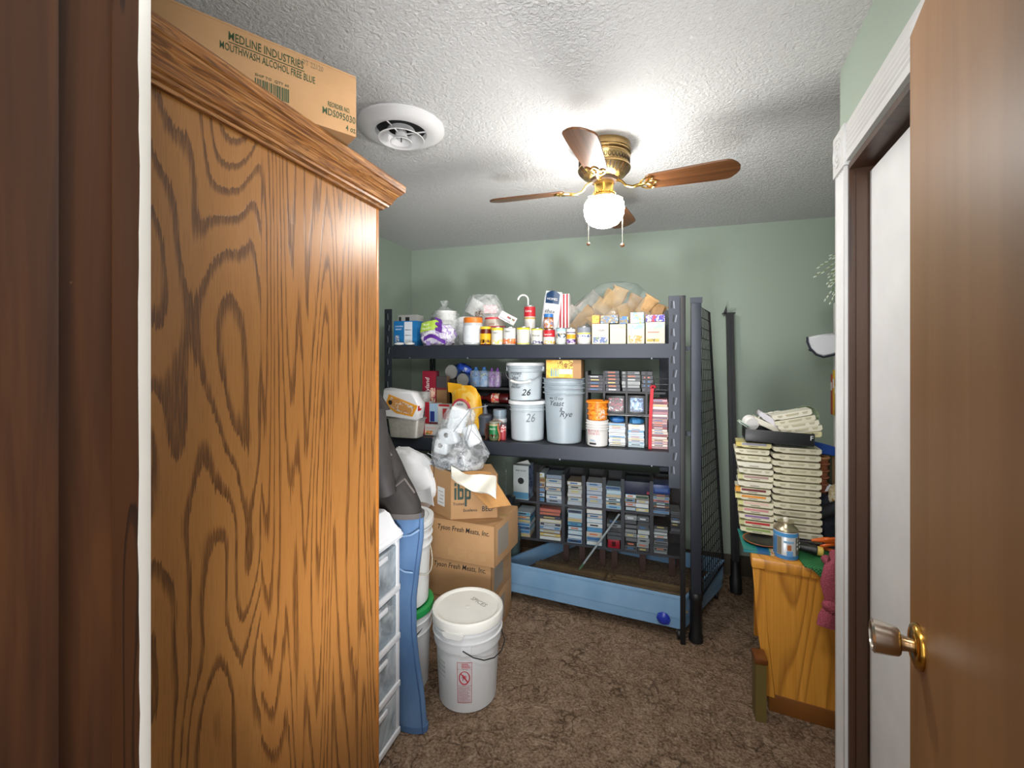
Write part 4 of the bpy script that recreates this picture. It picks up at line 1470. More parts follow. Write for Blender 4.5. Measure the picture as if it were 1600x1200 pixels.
# bag of white rolls
cx_, w_ = span(705, 782, MYY + 0.02)
rb = thing('roll_bag', 'large clear plastic bag of white paper rolls behind the orange lidded jar', 'bag', (cx_, MYY + 0.16, SHT))
hb = hgt(740, 537, 452, MYY)
obj('film', xf(loft([(0.01, 0, 0, 0.15, 0.10), (-0.01, 0, 0.03, 0.178, 0.12), (-0.01, 0, 0.13, 0.178, 0.12), (0.01, 0, 0.22, 0.155, 0.115), (0.01, 0, 0.29, 0.13, 0.10), (0.0, 0, hb - 0.01, 0.10, 0.07), (0, 0, hb, 0.05, 0.03)], 30, 0.20, 10, 9)), FILM, rb)
for (dx_, dy_, z_, rz_, lab_) in ((-0.105, -0.02, 0.005, 0, 'white paper roll standing at the left in the clear bag'), (0.062, -0.01, 0.005, 0, 'white paper roll standing at the right in the clear bag'), (0.055, 0.012, 0.252, 1, 'white paper roll lying at the upper right in the clear bag'), (-0.055, 0.016, 0.268, 1, 'white paper roll lying at the upper left in the clear bag')):
    rr_ = thing('paper_roll', lab_, 'paper roll', (cx_ + dx_, MYY + 0.16 + dy_, SHT + z_), rot=(0, R(66 if dx_ > 0 else 30) if rz_ else 0, 0), group='paper rolls in the clear bag')
    hh = 0.195 if not rz_ else 0.11
    off = 0.0 if not rz_ else -0.055
    obj('roll', lathe([(0.058, off), (0.062, off + 0.003), (0.062, off + hh - 0.003), (0.058, off + hh), (0.02, off + hh), (0.02, off + hh - 0.02)], 24), mat('#e9e9e7', 0.8), rr_)
    obj('core', lathe([(0.02, off + hh - 0.019), (0.0195, off + hh - 0.0005), (0.018, off + hh - 0.0005), (0.018, off + hh - 0.019)], 18), mat('#a98f6c', 0.8), rr_)
text('7', 0.001, INK, rb, loc=(0, -0.2, 0.1)) if False else None
obj('printed_tag', sheet(lambda u, v_: Vector((-0.01 + u * 0.055, -0.118 - 0.006 * math.sin(u * PI), 0.185 + v_ * 0.04 + u * 0.008)), 6, 4, 0.002), PK('#d8d0c8', '#4a4038', '#cfc4bb', s=120), rb)
obj('pink_print', sheet(lambda u, v_: Vector((0.05 + u * 0.08, -0.112 + 0.02 * u, 0.215 + v_ * 0.05)), 6, 4, 0.002), PK('#e6d6d6', '#dfa9ae', '#ead9d8', s=80), rb)

# jars and tins, front row left to right
jar('orange_lid_jar', 'white plastic jar with an orange lid in the front row of the top shelf', 719, 748, FY, SHT, hgt(733, 538, 494, FY), '#d9dde0', '#e07a2a', lidh=0.20, neck=0.98, bands=((0.10, 0.70, PK('#dde1e4', '#d3d8dc', s=60)),))
jar('red_band_tub', 'cream round tub with red bands behind the front row', 752, 784, MYY, SHT + 0.085, hgt(768, 512, 488, MYY), '#e8dfcf', '#d8424a', 'tub', lidh=0.14, neck=0.99, bands=((0.28, 0.42, '#c93a44'), (0.02, 0.08, '#d9c9a8')), words=(('creme', 0.55, 0.018, '#b06a50'),))
carton_small('white_support_carton', 'plain white carton hidden behind the small tins, under the cream tub', 754, 806, MYY - 0.005, SHT, 0.084, '#dcdad4', '#d6d4ce', depth=0.13)
jar('jam_jar', 'small jam jar with yellow lid and cherries on its label', 747, 764, FY, SHT, hgt(755, 538, 509, FY), '#6b1a12', '#e8c22a', lidh=0.14, bands=((0.12, 0.62, '#f0b81c'), (0.05, 0.30, PK('#b3122a', '#f0b81c', '#2c2a5a', s=60))))
FRONT = [
    ('yellow_rim_tin', 'yellow rimmed tin with a yellow corn picture beside the jam jar', 765, 783, 510, (('#f2f0e6',), ((0.82, 0.97, '#f0d83a'), (0.05, 0.28, PK('#f2efe2', '#e9b83a', '#f4f2e8', s=50)))), (('Corn', 0.68, 0.015, '#3a3a3a'),)),
    ('bean_tin', 'white tin with mauve rim and orange beans picture', 784, 803, 510, (('#f0efec',), ((0.94, 0.985, '#8a4a58'), (0.06, 0.34, PK('#f0ede6', '#d9602a', '#e9925a', s=55)))), (('Beans', 0.76, 0.015, '#2c5a4a'),)),
    ('plain_yellow_tin', 'yellow rimmed tin with a blank white label', 805, 825, 510, (('#eeeee0',), ((0.85, 0.98, '#ecd935'), (0.03, 0.10, '#e0dc7a'))), ()),
    ('prune_tin', 'white and yellow tin lettered in script, left of the red soup tin', 828, 846, 512, (('#efeee2',), ((0.88, 0.98, '#e8df3a'), (0.05, 0.24, PK('#efeee2', '#3a3a6a', '#efeee2', s=60)))), (('Prunes', 0.55, 0.017, '#23232a'),)),
    ('red_soup_tin', 'red and white soup tin under the blue lidded peanut jar', 847, 865, 514, (('#f2f0ec',), ((0.50, 0.96, '#c4202c'), (0.05, 0.26, PK('#f2f0ec', '#d9a23a', '#f0ece4', s=60)))), (("Campbell's", 0.66, 0.012, '#f6f2ee'),)),
    ('pale_blue_tin', 'pale blue tin with orange fruit right of the red soup tin', 867, 883, 512, (('#dfe6e0',), ((0.80, 0.96, '#a9cfd6'), (0.40, 0.66, PK('#dfe6e0', '#2a4a6a', '#e0b23a', s=70)))), ()),
    ('purple_gold_tin', 'slim tin with gold middle and purple foot', 884, 898, 512, (('#efe9e0',), ((0.34, 0.60, '#e8a72a'), (0.08, 0.30, PK('#4a2f6a', '#6a4a8a', '#d9c9e0', s=60)), (0.68, 0.74, '#5a4a7a'))), ()),
    ('steel_top_tin', 'tin with bare steel top and blue fish on its label', 900, 922, 510, (('#efece6',), ((0.66, 0.99, '#8a8e98'), (0.58, 0.64, '#d8d23a'), (0.40, 0.55, PK('#efece6', '#2f4a8a', '#efece6', s=60)))), ()),
]
for nm, lab_, a_, b_, pt, (bc_, bands), words in FRONT:
    jar(nm, lab_, a_, b_, FY, SHT, hgt((a_ + b_) / 2, 538, pt, FY), bc_[0], None, 'tin', bands=bands, words=words)
BOXES = [
    ('blueberry_mix_carton', 'cream mix carton with blueberries, leftmost of the four at the right end', 925, 951, 505, ('#efeadd', '#efeadd', '#d9d6cf', '#5a6a9a', '#8a9a7a'), (('Muffin', 0.6, 0.66, 0.015, '#3a2f6a'),), ((0.08, 0.92, 0.06, 0.34, PK('#e9e6da', '#5a6a9a', '#7a8a6a', s=45)),)),
    ('plain_back_carton', 'cream mix carton showing its plain back of fine print', 953, 978, 506, None, (), ((0.10, 0.9, 0.54, 0.56, '#b9b9a8'), (0.10, 0.8, 0.40, 0.415, '#b9b9a8'), (0.3, 0.98, 0.80, 0.95, PK('#ecebdc', '#d3d98a', '#e6c9b9', s=40)))),
    ('ring_cake_carton', 'mix carton with an orange ring cake picture', 980, 1007, 505, None, (), ((0.02, 0.98, 0.72, 0.96, PK('#e6e9ea', '#8aa9c4', '#dfe6e6', s=35)), (0.10, 0.9, 0.06, 0.40, PK('#efe2c4', '#d98a3a', '#efe6d2', s=40)))),
    ('rainbow_mix_carton', 'pastel mix carton at the right end beside the slotted post', 1009, 1039, 503, None, (), ((0.04, 0.96, 0.70, 0.96, PK('#dfe9d2', '#9ac4a9', '#e9dfb9', s=35)), (0.06, 0.70, 0.10, 0.22, PK('#3a4a3a', '#c9a23a', '#6a7a3a', s=50)), (0.1, 0.7, 0.5, 0.56, '#d98a7a'))),
]
for nm, lab_, a_, b_, pt, face, words, patches in BOXES:
    carton_small(nm, lab_, a_, b_, FY, SHT, hgt((a_ + b_) / 2, 537, pt, FY), '#d9d2c2', '#c9c48a', 'carton', 0.085, words=words, patches=patches)
zb2 = lambda a_, b_, pt: SHT + hgt((a_ + b_) / 2, 537, pt, FY) + 0.0006
UPR = [
    ('orange_snack_box', 'small orange snack box on the blueberry carton', 925, 937, 491, 505, ('#e08a2a', '#e9b04a', '#d96a2a', '#f0d9a0'), '#e08a2a'),
    ('landscape_box', 'slim box with a brown landscape on the cream cartons', 938, 966, 491, 506, ('#b9a98a', '#8a7a5a', '#5a7aa0', '#d9d2c0'), '#3a4250'),
    ('dark_blue_box', 'small dark blue and gold box on the cream cartons', 968, 982, 493, 506, ('#1f4a8a', '#8a7a3a', '#2f6ab0', '#c9b04a'), '#1f3a6a'),
    ('sky_blue_box', 'sky blue box standing on the ring cake carton', 985, 1006, 487, 504, ('#3fa0d0', '#d9e9ef', '#7ac0df', '#c9d94a'), '#3a90c0'),
    ('red_blue_box', 'red and blue biscuit box on the rightmost carton', 1009, 1039, 491, 503, ('#c42a3a', '#2f3aa0', '#d9c9c9', '#a01f2f'), '#2f3a90'),
]
for nm, lab_, a_, b_, pt, pb, cols, side in UPR:
    pbase = {925: 505, 938: 505, 968: 506, 985: 505, 1009: 503}[a_]
    carton_small(nm, lab_, a_, b_, FY + 0.006, zb2(a_, b_, pbase) + 0.001, hgt((a_ + b_) / 2, pbase - 1, pt, FY), PK(*cols, s=38, seed=a_ * 0.01), side, 'box', 0.07)
# second row
jar('tall_red_tin', 'tall red and white soup tin standing behind the prune tin', 817, 834, MYY - 0.02, SHT + 0.0, hgt(825, 538, 476, MYY - 0.02), '#efece6', None, 'tin', bands=((0.72, 0.97, '#c4202c'), (0.66, 0.70, '#c9a24a')), words=(("Camp", 0.86, 0.018, '#f4efe8'),))
jar('peanut_jar', 'brown peanut butter jar with blue lid on the red soup tin', 848, 863, FY + 0.004, SHT + hgt(856, 538, 514, FY) + 0.001, hgt(856, 514, 490, FY), '#8a5a2c', '#2a6ab0', lidh=0.22, neck=0.98, bands=((0.10, 0.66, PK('#3f8ac0', '#c9763a', '#dfe6e9', s=45)),))
cx_, w_ = span(838, 866, MYY)
wb = thing('chip_bag', 'tall white and navy snack bag leaning on the second row', 'bag', (cx_, MYY + 0.05, SHT), rot=(R(6), R(9), 0))
hb = hgt(850, 538, 453, MYY)
bm = loft([(0, 0, 0, w_ * 0.46, 0.012), (0, 0, 0.03, w_ * 0.48, 0.035), (0, 0, hb * 0.5, w_ * 0.50, 0.045), (0, 0, hb * 0.88, w_ * 0.48, 0.03), (0, 0, hb * 0.95, w_ * 0.46, 0.006), (0, 0, hb, w_ * 0.46, 0.003)], 24, 0.08, 20, 2)
obj('bag_body', bm, mat('#dde2e6', 0.3), wb)
bm = sheet(lambda u, v_: Vector((-0.038 + u * 0.085, -0.034 + 0.012 * abs(u - 0.5), hb * 0.78 + v_ * (0.06 + 0.02 * math.sin(u * PI)))), 8, 4, 0.002)
obj('navy_crest', bm, mat('#1f3a5a', 0.35), wb)
obj('navy_foot', sheet(lambda u, v_: Vector((-w_ * 0.42 + u * w_ * 0.84, -0.036 + 0.06 * (u - 0.5) ** 2, 0.015 + v_ * 0.05)), 8, 3, 0.002), mat('#1f3f66', 0.35), wb)
text('HOMES', 0.020, WHITE, wb, loc=(0.005, -0.042, hb * 0.86), rot=(R(90), 0, 0))
text('chex', 0.034, INK, wb, loc=(0.0, -0.048, hb * 0.64), shear=0.2)
obj('red_dash', box(-0.012, 0.004, -0.052, -0.048, hb * 0.38, hb * 0.5), mat('#b02a3a', 0.4), wb)
# red striped popcorn box
cx_, w_ = span(868, 889, MYY + 0.05)
pc = thing('striped_popcorn_box', 'red and white striped box standing behind the white snack bag', 'box', (cx_, MYY + 0.05, SHT))
hb = hgt(878, 538, 458, MYY + 0.05)
obj('body', box(-w_ / 2, w_ / 2, 0, 0.08, 0, hb, bev=0.002), mat('#e6e3de', 0.5), pc)
for k_ in range(4):
    x_ = -w_ / 2 + w_ * (0.05 + 0.25 * k_)
    obj('red_stripe', box(x_, x_ + w_ * 0.13, -0.0012, 0, 0.002, hb - 0.002), mat('#a82434', 0.5), pc)
# hook, card and ring
cx_, w_ = span(801, 823, MYY)
hk = thing('white_hook', 'white plastic hook standing behind the tall red tin', 'hook', (cx_, MYY + 0.08, SHT))
zt_ = onY(812, 458, MYY).z - SHT
pts = [(0.030, 0, 0.0), (0.034, 0, zt_ - 0.06)] + [(0.034 * math.cos(a), 0, zt_ - 0.036 + 0.034 * math.sin(a)) for a in [R(q) for q in range(-5, 190, 15)]]
obj('shaft', tube(pts, 0.006, 8), WHITE, hk)
obj('foot', lathe([(0.03, 0), (0.03, 0.006), (0.01, 0.01)], 16), WHITE, hk, loc=(0.030, 0, 0))
cx_, w_ = span(779, 806, MYY - 0.03)
cdh = thing('tilted_price_card', 'white tilted card with red and blue print leaning on the cream tub', 'card', (cx_, MYY - 0.02, onY(795, 497, MYY - 0.02).z), rot=(R(-8), R(28), 0))
obj('card', box(-w_ / 2, w_ / 2, 0, 0.003, -0.026, 0.026), WHITE, cdh, smooth=False)
obj('print_strip', box(-0.005, w_ / 2 - 0.006, -0.001, 0, 0.000, 0.012), PK('#2f3f8a', '#c42a3a', '#2f7a4a', '#e6e6e6', s=60), cdh)
obj('grey_lines', box(-w_ / 2 + 0.006, w_ / 2 - 0.03, -0.001, 0, -0.018, -0.014), mat('#8a8aa0', 0.5), cdh)
obj('prop', box(-0.01, 0.01, 0.004, 0.012, -0.028, 0.0), WHITE, cdh)
# large clear bag of kraft bread sleeves
cx_, w_ = span(868, 1046, MYY + 0.05)
kb = thing('bread_bag', 'huge clear plastic bag of kraft paper sleeves behind the tins at right', 'bag', (cx_, MYY + 0.16, SHT))
hb = onY(962, 441, MYY + 0.16).z - SHT
obj('film', xf(loft([(0.0, 0, 0.085, 0.30, 0.10), (-0.0, 0, 0.12, 0.345, 0.13), (0.0, 0, 0.20, 0.32, 0.125), (0.02, 0, 0.27, 0.25, 0.10), (0.03, 0, hb - 0.02, 0.13, 0.06), (0.03, 0, hb, 0.05, 0.03)], 34, 0.10, 8, 6)), clear_mat('thin_film', '#e9eeec', 0.10, 0.12, 9), kb)
KR = mat('#c49c6c', 0.8, var=0.12, bump=0.2, scale=30)
KR2 = mat('#b08a60', 0.8, var=0.15, bump=0.2, scale=30)
GRY = mat('#8f8a84', 0.7, var=0.2, bump=0.3, scale=40)
random.seed(12)
SLV = [(884, 500, 44, 0.20, GRY, 'grey crumpled sleeve at the left end of the clear bread bag'), (908, 498, 44, 0.19, KR2, 'dull brown sleeve second from left in the bread bag'), (930, 486, 40, 0.18, KR, 'kraft sleeve leaning left of the middle in the bread bag'),
       (948, 474, 36, 0.17, KR, 'kraft sleeve at the middle of the bread bag'), (962, 468, 24, 0.16, KR, 'tallest kraft sleeve with open mouth in the bread bag'), (988, 478, 30, 0.14, KR2, 'short kraft sleeve right of the middle in the bread bag'), (1010, 480, 34, 0.14, KR, 'kraft sleeve with dark tip at the right in the bread bag'), (1026, 490, 20, 0.12, KR2, 'rightmost small sleeve in the bread bag'), (918, 474, 50, 0.17, GRY, 'grey creased sleeve high at the left in the bread bag'), (975, 492, -20, 0.13, KR, 'kraft sleeve leaning right behind the landscape box'), (942, 496, 58, 0.18, KR, 'low flat kraft sleeve behind the blueberry carton'), (1000, 490, 55, 0.14, KR2, 'low brown sleeve behind the sky blue box')]
for i, (px_, py_, tilt, ln_, mm, lab_) in enumerate(SLV):
    p = onY(px_, py_, MYY + 0.10 + 0.012 * (i % 3))
    s_ = thing('kraft_sleeve', lab_, 'paper sleeve', (p.x, p.y, max(p.z, SHT + 0.125)), rot=(R(random.uniform(-12, 12)), R(tilt), R(random.uniform(-10, 10))), group='kraft sleeves in the bread bag')
    obj('sleeve', loft([(0, 0, -ln_ / 2, 0.042, 0.008), (0, 0, -ln_ * 0.42, 0.044, 0.024), (0, 0, -ln_ * 0.15, 0.040, 0.030), (0, 0, ln_ * 0.15, 0.045, 0.027), (0, 0, ln_ * 0.4, 0.041, 0.018), (0, 0, ln_ * 0.5, 0.047, 0.008)], 14, 0.5, 34, i), mm, s_, angle=25)
    obj('open_mouth', box(-0.03, 0.03, -0.004, 0.004, ln_ * 0.5, ln_ * 0.5 + 0.002), mat('#5a4430', 0.9), s_)
bb = carton_small('bread_tray', 'long flat kraft tray carrying the clear bread bag on the top shelf', 880, 1030, MYY + 0.035, SHT, 0.083, '#b08c60', '#b08c60', 'tray', 0.22)

# ==================================================================== MIDDLE SHELF GOODS
SHM = S2 + 0.0003
PAILW = mat('#b2bcc2', 0.42)
PAILG = mat('#9ba7af', 0.42)


def pail(name, label, c_, r0, r1, h_, m, lid=True, ribs=(0.80, 0.90), lm=None, n=36, handle=None, cat='bucket', ribout=0.006, group=None, rot=None):
    b_ = thing(name, label, cat, c_, 0, group, rot)
    prof = [(r0 - 0.006, 0), (r0, 0.006)]
    rr_ = lambda t_: r0 + (r1 - r0) * t_
    for q in ribs:
        prof += [(rr_(q) - 0.001, h_ * q - 0.008), (rr_(q) + ribout, h_ * q - 0.006), (rr_(q) + ribout, h_ * q - 0.002), (rr_(q) + 0.001, h_ * q)]
    prof += [(r1, h_ * 0.985), (r1 - 0.004, h_ * 0.985)]
    obj('body', lathe(prof, n), m, b_, angle=30)
    if lid:
        obj('lid', lathe([(r1 + 0.001, h_ * 0.94), (r1 + 0.010, h_ * 0.94), (r1 + 0.012, h_ * 0.955), (r1 + 0.010, h_ + 0.004), (r1 + 0.002, h_ + 0.007), (r1 - 0.012, h_ + 0.006), (r1 - 0.018, h_ + 0.001), (0.004, h_ + 0.001)], n), lm or m, b_, angle=30)
    return b_


# left bucket stack
cx_, w_ = span(787, 846, FY + 0.02)
zz = hgt(815, 694, 632, FY + 0.02)
p1 = pail('flour_bucket', 'white lidded bucket marked 26 at the bottom of the middle shelf pair', (cx_, FY + 0.02 + w_ / 2, SHM), w_ * 0.43, w_ * 0.46, zz, PAILW, lm=mat('#e6e9ea', 0.4))
text('26', 0.075, mat('#70767c', 0.6), p1, loc=(0.045, -w_ * 0.450, zz * 0.60), wrap=w_ * 0.449, shear=0.25, sx=0.8)
cx2, w2 = span(783, 843, FY + 0.02)
z2 = SHM + zz + 0.008
h2 = hgt(812, 632, 571, FY + 0.02) - 0.008
p2 = pail('small_handled_bucket', 'white lidded bucket with bail handle stacked on the one marked 26', (cx2, FY + 0.02 + w2 / 2, z2), w2 * 0.41, w2 * 0.46, h2, PAILW, lm=mat('#eceeef', 0.4))
rt = w2 * 0.455
for s_, zz_, sz in (('Frozen', 0.74, 0.034), ('"slips"', 0.62, 0.030), ('Dust', 0.44, 0.026), ('checker', 0.37, 0.026)):
    text(s_, sz, mat('#3a3d40', 0.6), p2, loc=(-0.040, -w2 * (0.412 + 0.05 * zz_), h2 * zz_), wrap=w2 * (0.411 + 0.05 * zz_), shear=0.3, sx=0.9)
text('26', 0.055, mat('#1f2124', 0.6), p2, loc=(0.03, -w2 * 0.4225, h2 * 0.22), wrap=w2 * 0.4215, shear=0.3, bold=0.0008)
pts = [(math.cos(a) * (rt + 0.014), -abs(math.sin(a)) * (rt + 0.012), h2 * 0.86 - 0.085 * math.sin(a)) for a in [R(q) for q in range(0, 181, 12)]]
ba = obj('bail', tube(pts, 0.0022, 6), mat('#b9bcbe', 0.3, 0.7), p2)
obj('grip', tube([p for p in pts[5:11]], 0.0075, 8), WHITE, ba)
for s_ in (-1, 1):
    obj('lug', box(s_ * (rt + 0.006) - 0.008, s_ * (rt + 0.006) + 0.008, -0.012, 0.012, h2 * 0.78, h2 * 0.92, bev=0.003), PAILW, p2)
# big pale blue grey bucket
cx_, w_ = span(841, 910, FY)
hb = hgt(876, 700, 596, FY)
p3 = pail('large_grey_bucket', 'tall pale grey bucket with three ribs beside the stacked pair', (cx_, FY + w_ / 2, SHM), w_ * 0.40, w_ * 0.475, hb, PAILG, lid=False, ribs=(0.78, 0.86, 0.925), ribout=0.010)
obj('rim', lathe([(w_ * 0.475, hb - 0.004), (w_ * 0.475 + 0.008, hb - 0.004), (w_ * 0.475 + 0.008, hb), (w_ * 0.46, hb), (w_ * 0.46, hb - 0.01)], 40, cap=False), PAILG, p3)
obj('inner_lid', lathe([(w_ * 0.46, hb - 0.012), (0.004, hb - 0.012)], 40), PAILG, p3)
rt = w_ * 0.455
for s_, x_, zz_, sz in (('we 12 cup', -0.03, 0.70, 0.022), ('Yeast', -0.03, 0.62, 0.042), ('$', 0.0, 0.53, 0.032), ('Rye', 0.03, 0.46, 0.050)):
    text(s_, sz, mat('#33383c', 0.6), p3, loc=(x_, -w_ * (0.4015 + 0.075 * zz_), hb * zz_), wrap=w_ * (0.4005 + 0.075 * zz_), shear=0.35)
# orange picture box on the big bucket
cx_, w_ = span(853, 896, FY + 0.02)
z_ = SHM + hb + 0.001
b = thing('orange_bottle_box', 'cardboard box printed orange with bottles on top of the tall grey bucket', 'box', (cx_, FY + 0.02, z_))
hb2 = hgt(875, 595, 566, FY + 0.02)
w2 = w_ * 0.5
obj('body', box(-w2, w2 + 0.045, 0, 0.16, 0, hb2, bev=0.002), CARD, b)
obj('orange_print', box(-w2 + 0.004, w2 * 0.96, -0.001, 0, 0.004, hb2 - 0.003), PK('#e2a93a', '#e9bc55', '#d99a2f', s=12), b)
obj('yellow_panel', box(-w2 * 0.16, w2 * 0.96, -0.0018, -0.0009, hb2 * 0.45, hb2 - 0.004), PK('#f0cf5a', '#8a5a2a', '#f0cf5a', '#f2d878', s=55), b)
obj('white_panel', box(-w2 * 0.02, w2 * 0.92, -0.0022, -0.0009, hb2 * 0.24, hb2 * 0.50), mat('#e9e6da', 0.5), b)
for k_ in range(4):
    x_ = -w2 * 0.64 + k_ * w2 * 0.16
    obj('printed_bottle', prism([(x_, 0.012), (x_ + 0.009, 0.012), (x_ + 0.009, hb2 * 0.38), (x_ + 0.006, hb2 * 0.55), (x_ + 0.003, hb2 * 0.55), (x_, hb2 * 0.38)], -0.0028, -0.0012, 'Y'), mat(('#5f9aa8', '#8ab0a0', '#7aa0b4', '#a0b8a0')[k_], 0.4), b)
# small white ribbed tub and orange tub on it
cx_, w_ = span(913, 950, FY)
hb = hgt(931, 703, 662, FY)
p4 = pail('small_printed_pail', 'small white ribbed pail with red print below the orange tub', (cx_, FY + w_ / 2, SHM), w_ * 0.44, w_ * 0.47, hb, mat('#d9d6d3', 0.45), lid=False, ribs=(0.70, 0.80, 0.90), ribout=0.005)
obj('lid', lathe([(w_ * 0.475, hb * 0.97), (w_ * 0.485, hb * 0.97), (w_ * 0.485, hb), (0.004, hb)], 30), mat('#e2dfdb', 0.45), p4)
rt = w_ * 0.452
for s_, zz_, sz, c_ in (('BUTTER', 0.60, 0.020, '#b0505a'), ('COOKIES', 0.50, 0.018, '#b0505a'), ('PAIL', 0.24, 0.018, '#4a90b8')):
    text(s_, sz, mat(c_, 0.5), p4, loc=(-0.02, -rt + 0.0, hb * zz_), wrap=rt)
obj('dark_print', sheet(lambda u, v_: Vector((math.sin(-0.7 + u * 0.7) * (rt + 0.001), -math.cos(-0.7 + u * 0.7) * (rt + 0.001), hb * 0.09 + v_ * hb * 0.07)), 8, 1, 0.001), mat('#2c2a2c', 0.5), p4)
cx_, w_ = span(915, 949, FY + 0.005)
h5 = hgt(931, 662, 633, FY)
p5 = pail('orange_tub', 'bright orange ribbed tub on top of the small printed pail', (cx_, FY + 0.005 + w_ / 2, SHM + hb + 0.001), w_ * 0.44, w_ * 0.46, h5, PK('#e8841c', '#f09a2c', '#d96f14', '#f4b45a', s=26), ribs=(0.35, 0.66), lm=mat('#ee8a1e', 0.35))
obj('white_tag', sheet(lambda u, v_: Vector((math.sin(0.3 + u * 0.55) * w_ * 0.472, -math.cos(0.3 + u * 0.55) * w_ * 0.472, h5 * 0.12 + v_ * h5 * 0.56)), 6, 1, 0.002), PK('#e9e2da', '#d98a4a', '#ece6df', s=70), p5)

# items left of the buckets, back riser shelf
RYY = 2.84
ri = thing('black_riser_shelf', 'black two level riser shelf at the back of the middle shelf, left of the buckets', 'riser shelf', (0, 0, 0))
rx0, rx1 = onY(683, 600, RYY).x, onY(842, 600, RYY).x
zr_a = onY(745, 605, RYY).z
zr_b = onY(745, 630, RYY).z
for z in (zr_a, zr_b):
    obj('board', box(rx0, rx1, RYY - 0.01, RYY + 0.20, z - 0.014, z), mat('#1d1e22', 0.5), ri, smooth=False)
for x_ in (rx0 - 0.012, rx1):
    obj('end_panel', box(x_, x_ + 0.012, RYY - 0.01, RYY + 0.20, SHM, zr_a + 0.002), mat('#1d1e22', 0.5), ri, smooth=False)
obj('back_panel', box(rx0, rx1, RYY + 0.201, RYY + 0.207, SHM, zr_a + 0.09), mat('#2a2b30', 0.6), ri, smooth=False)
for i, (px_, py_, rpx, lab_) in enumerate(((705, 581, 11, 'upper of two large steel tins lying end on'), (723, 592, 10.5, 'lower of two large steel tins lying end on'))):
    p = onY(px_, py_, RYY - 0.005)
    r = rpx * (RYY / ray(px_, py_).y) / FPX
    cz = zr_a + r + 0.001 if i == 1 else p.z
    cn = thing('lying_tin', lab_, 'tin', (p.x, p.y, cz), rot=(R(-90), 0, R(-6)), group='steel tins on the riser')
    obj('body', lathe([(r * 0.97, 0.004), (r, 0.0), (r, 0.12), (r * 0.97, 0.123)], 28), mat('#3f5f94' if i == 0 else '#4a6a9a', 0.4), cn)
    obj('end_rim', lathe([(r * 1.02, 0.0035), (r * 1.02, -0.001), (r * 0.95, -0.001), (r * 0.93, 0.002)], 28, cap=False), mat('#b4b4b2', 0.3, 0.8), cn)
    obj('end_disc', lathe([(r * 0.94, 0.002), (r * 0.80, 0.0015), (r * 0.78, 0.003), (0.002, 0.003)], 28), mat('#b0b0ae', 0.4, 0.35), cn)
carton_small('tin_prop_box', 'small dark box under the upper lying tin', 697, 712, RYY, zr_a + 0.001, max(0.02, onY(705, 592, RYY).z - zr_a - 0.002), '#4a4540', '#3c3834', 'box', 0.11)
p = onY(727, 572, RYY + 0.05)
o = obj('blue_packet', xf(blob(0.060, 0.035, 0.030, 0.25, 3, 2, 20, 10, flat=-0.9), rot=(0, R(22), 0)), PK('#1f3fa0', '#2f56c0', '#b9c4da', s=14), loc=(p.x, p.y, zr_a + 0.128))
tag(o, 'royal blue packet lying over the steel tins', 'packet')


def drink_pack(name, label, px0, px1, cols, glassc, n, pyt):
    cx_, w_ = span(px0, px1, RYY - 0.005)
    d_ = thing(name, label, 'drink pack', (cx_, RYY + 0.035, zr_a + 0.001))
    hh = onY(cx_, pyt, RYY).z - zr_a if False else hgt((px0 + px1) / 2, 605, pyt, RYY)
    r = w_ / n / 2
    for k_ in range(n):
        x_ = -w_ / 2 + r * (2 * k_ + 1)
        b_ = obj('bottle', lathe([(r * 0.85, 0), (r, 0.006), (r * 0.98, hh * 0.35), (r * 0.90, hh * 0.4), (r, hh * 0.5), (r, hh * 0.72), (r * 0.6, hh * 0.86), (r * 0.36, hh * 0.92)], 18), mat(glassc, 0.15), d_, loc=(x_, 0, 0))
        obj('label_band', lathe([(r * 1.01, hh * 0.42), (r * 1.01, hh * 0.70)], 18, cap=False), PK(*cols, s=60, seed=k_ * 0.7), b_)
        obj('cap', lathe([(r * 0.38, hh * 0.92), (r * 0.40, hh), (r * 0.3, hh)], 12), mat(cols[0], 0.4), b_)
    obj('shrink_film', xf(box(-w_ / 2 - 0.002, w_ / 2 + 0.002, -r - 0.003, r + 0.003, 0, hh * 0.84, bev=0.012)), FILM, d_)


drink_pack('blue_drink_pack', 'shrink wrapped pair of blue drink bottles on the riser', 734, 760, ('#2a66b0', '#7ab0d9', '#1f4a90', '#cfe0a0'), '#5f93c4', 2, 574)
drink_pack('purple_drink_pack', 'shrink wrapped purple drink bottles next to the blue pack', 761, 779, ('#7a3a9a', '#b07ac0', '#5a2a7a', '#c9a9d6'), '#8a5aa8', 2, 575)
# bottle lying below
p = onY(757, 621, RYY + 0.0)
bt = thing('red_label_bottle', 'dark sauce bottle with red label lying on its side under the riser', 'bottle', (p.x - 0.03, RYY + 0.04, zr_b + 0.035), rot=(0, R(90), 0))
obj('body', lathe([(0.012, 0.0), (0.014, 0.03), (0.032, 0.06), (0.034, 0.07), (0.034, 0.19), (0.030, 0.197)], 20), mat('#4a1414', 0.2), bt)
obj('label_band', lathe([(0.0345, 0.075), (0.0345, 0.13)], 20, cap=False), PK('#b02434', '#d9c9b0', '#c23a44', '#e0a04a', s=40), bt)
obj('cap', lathe([(0.013, -0.014), (0.014, 0.0), (0.012, 0.002)], 12), mat('#8a1a20', 0.4), bt)
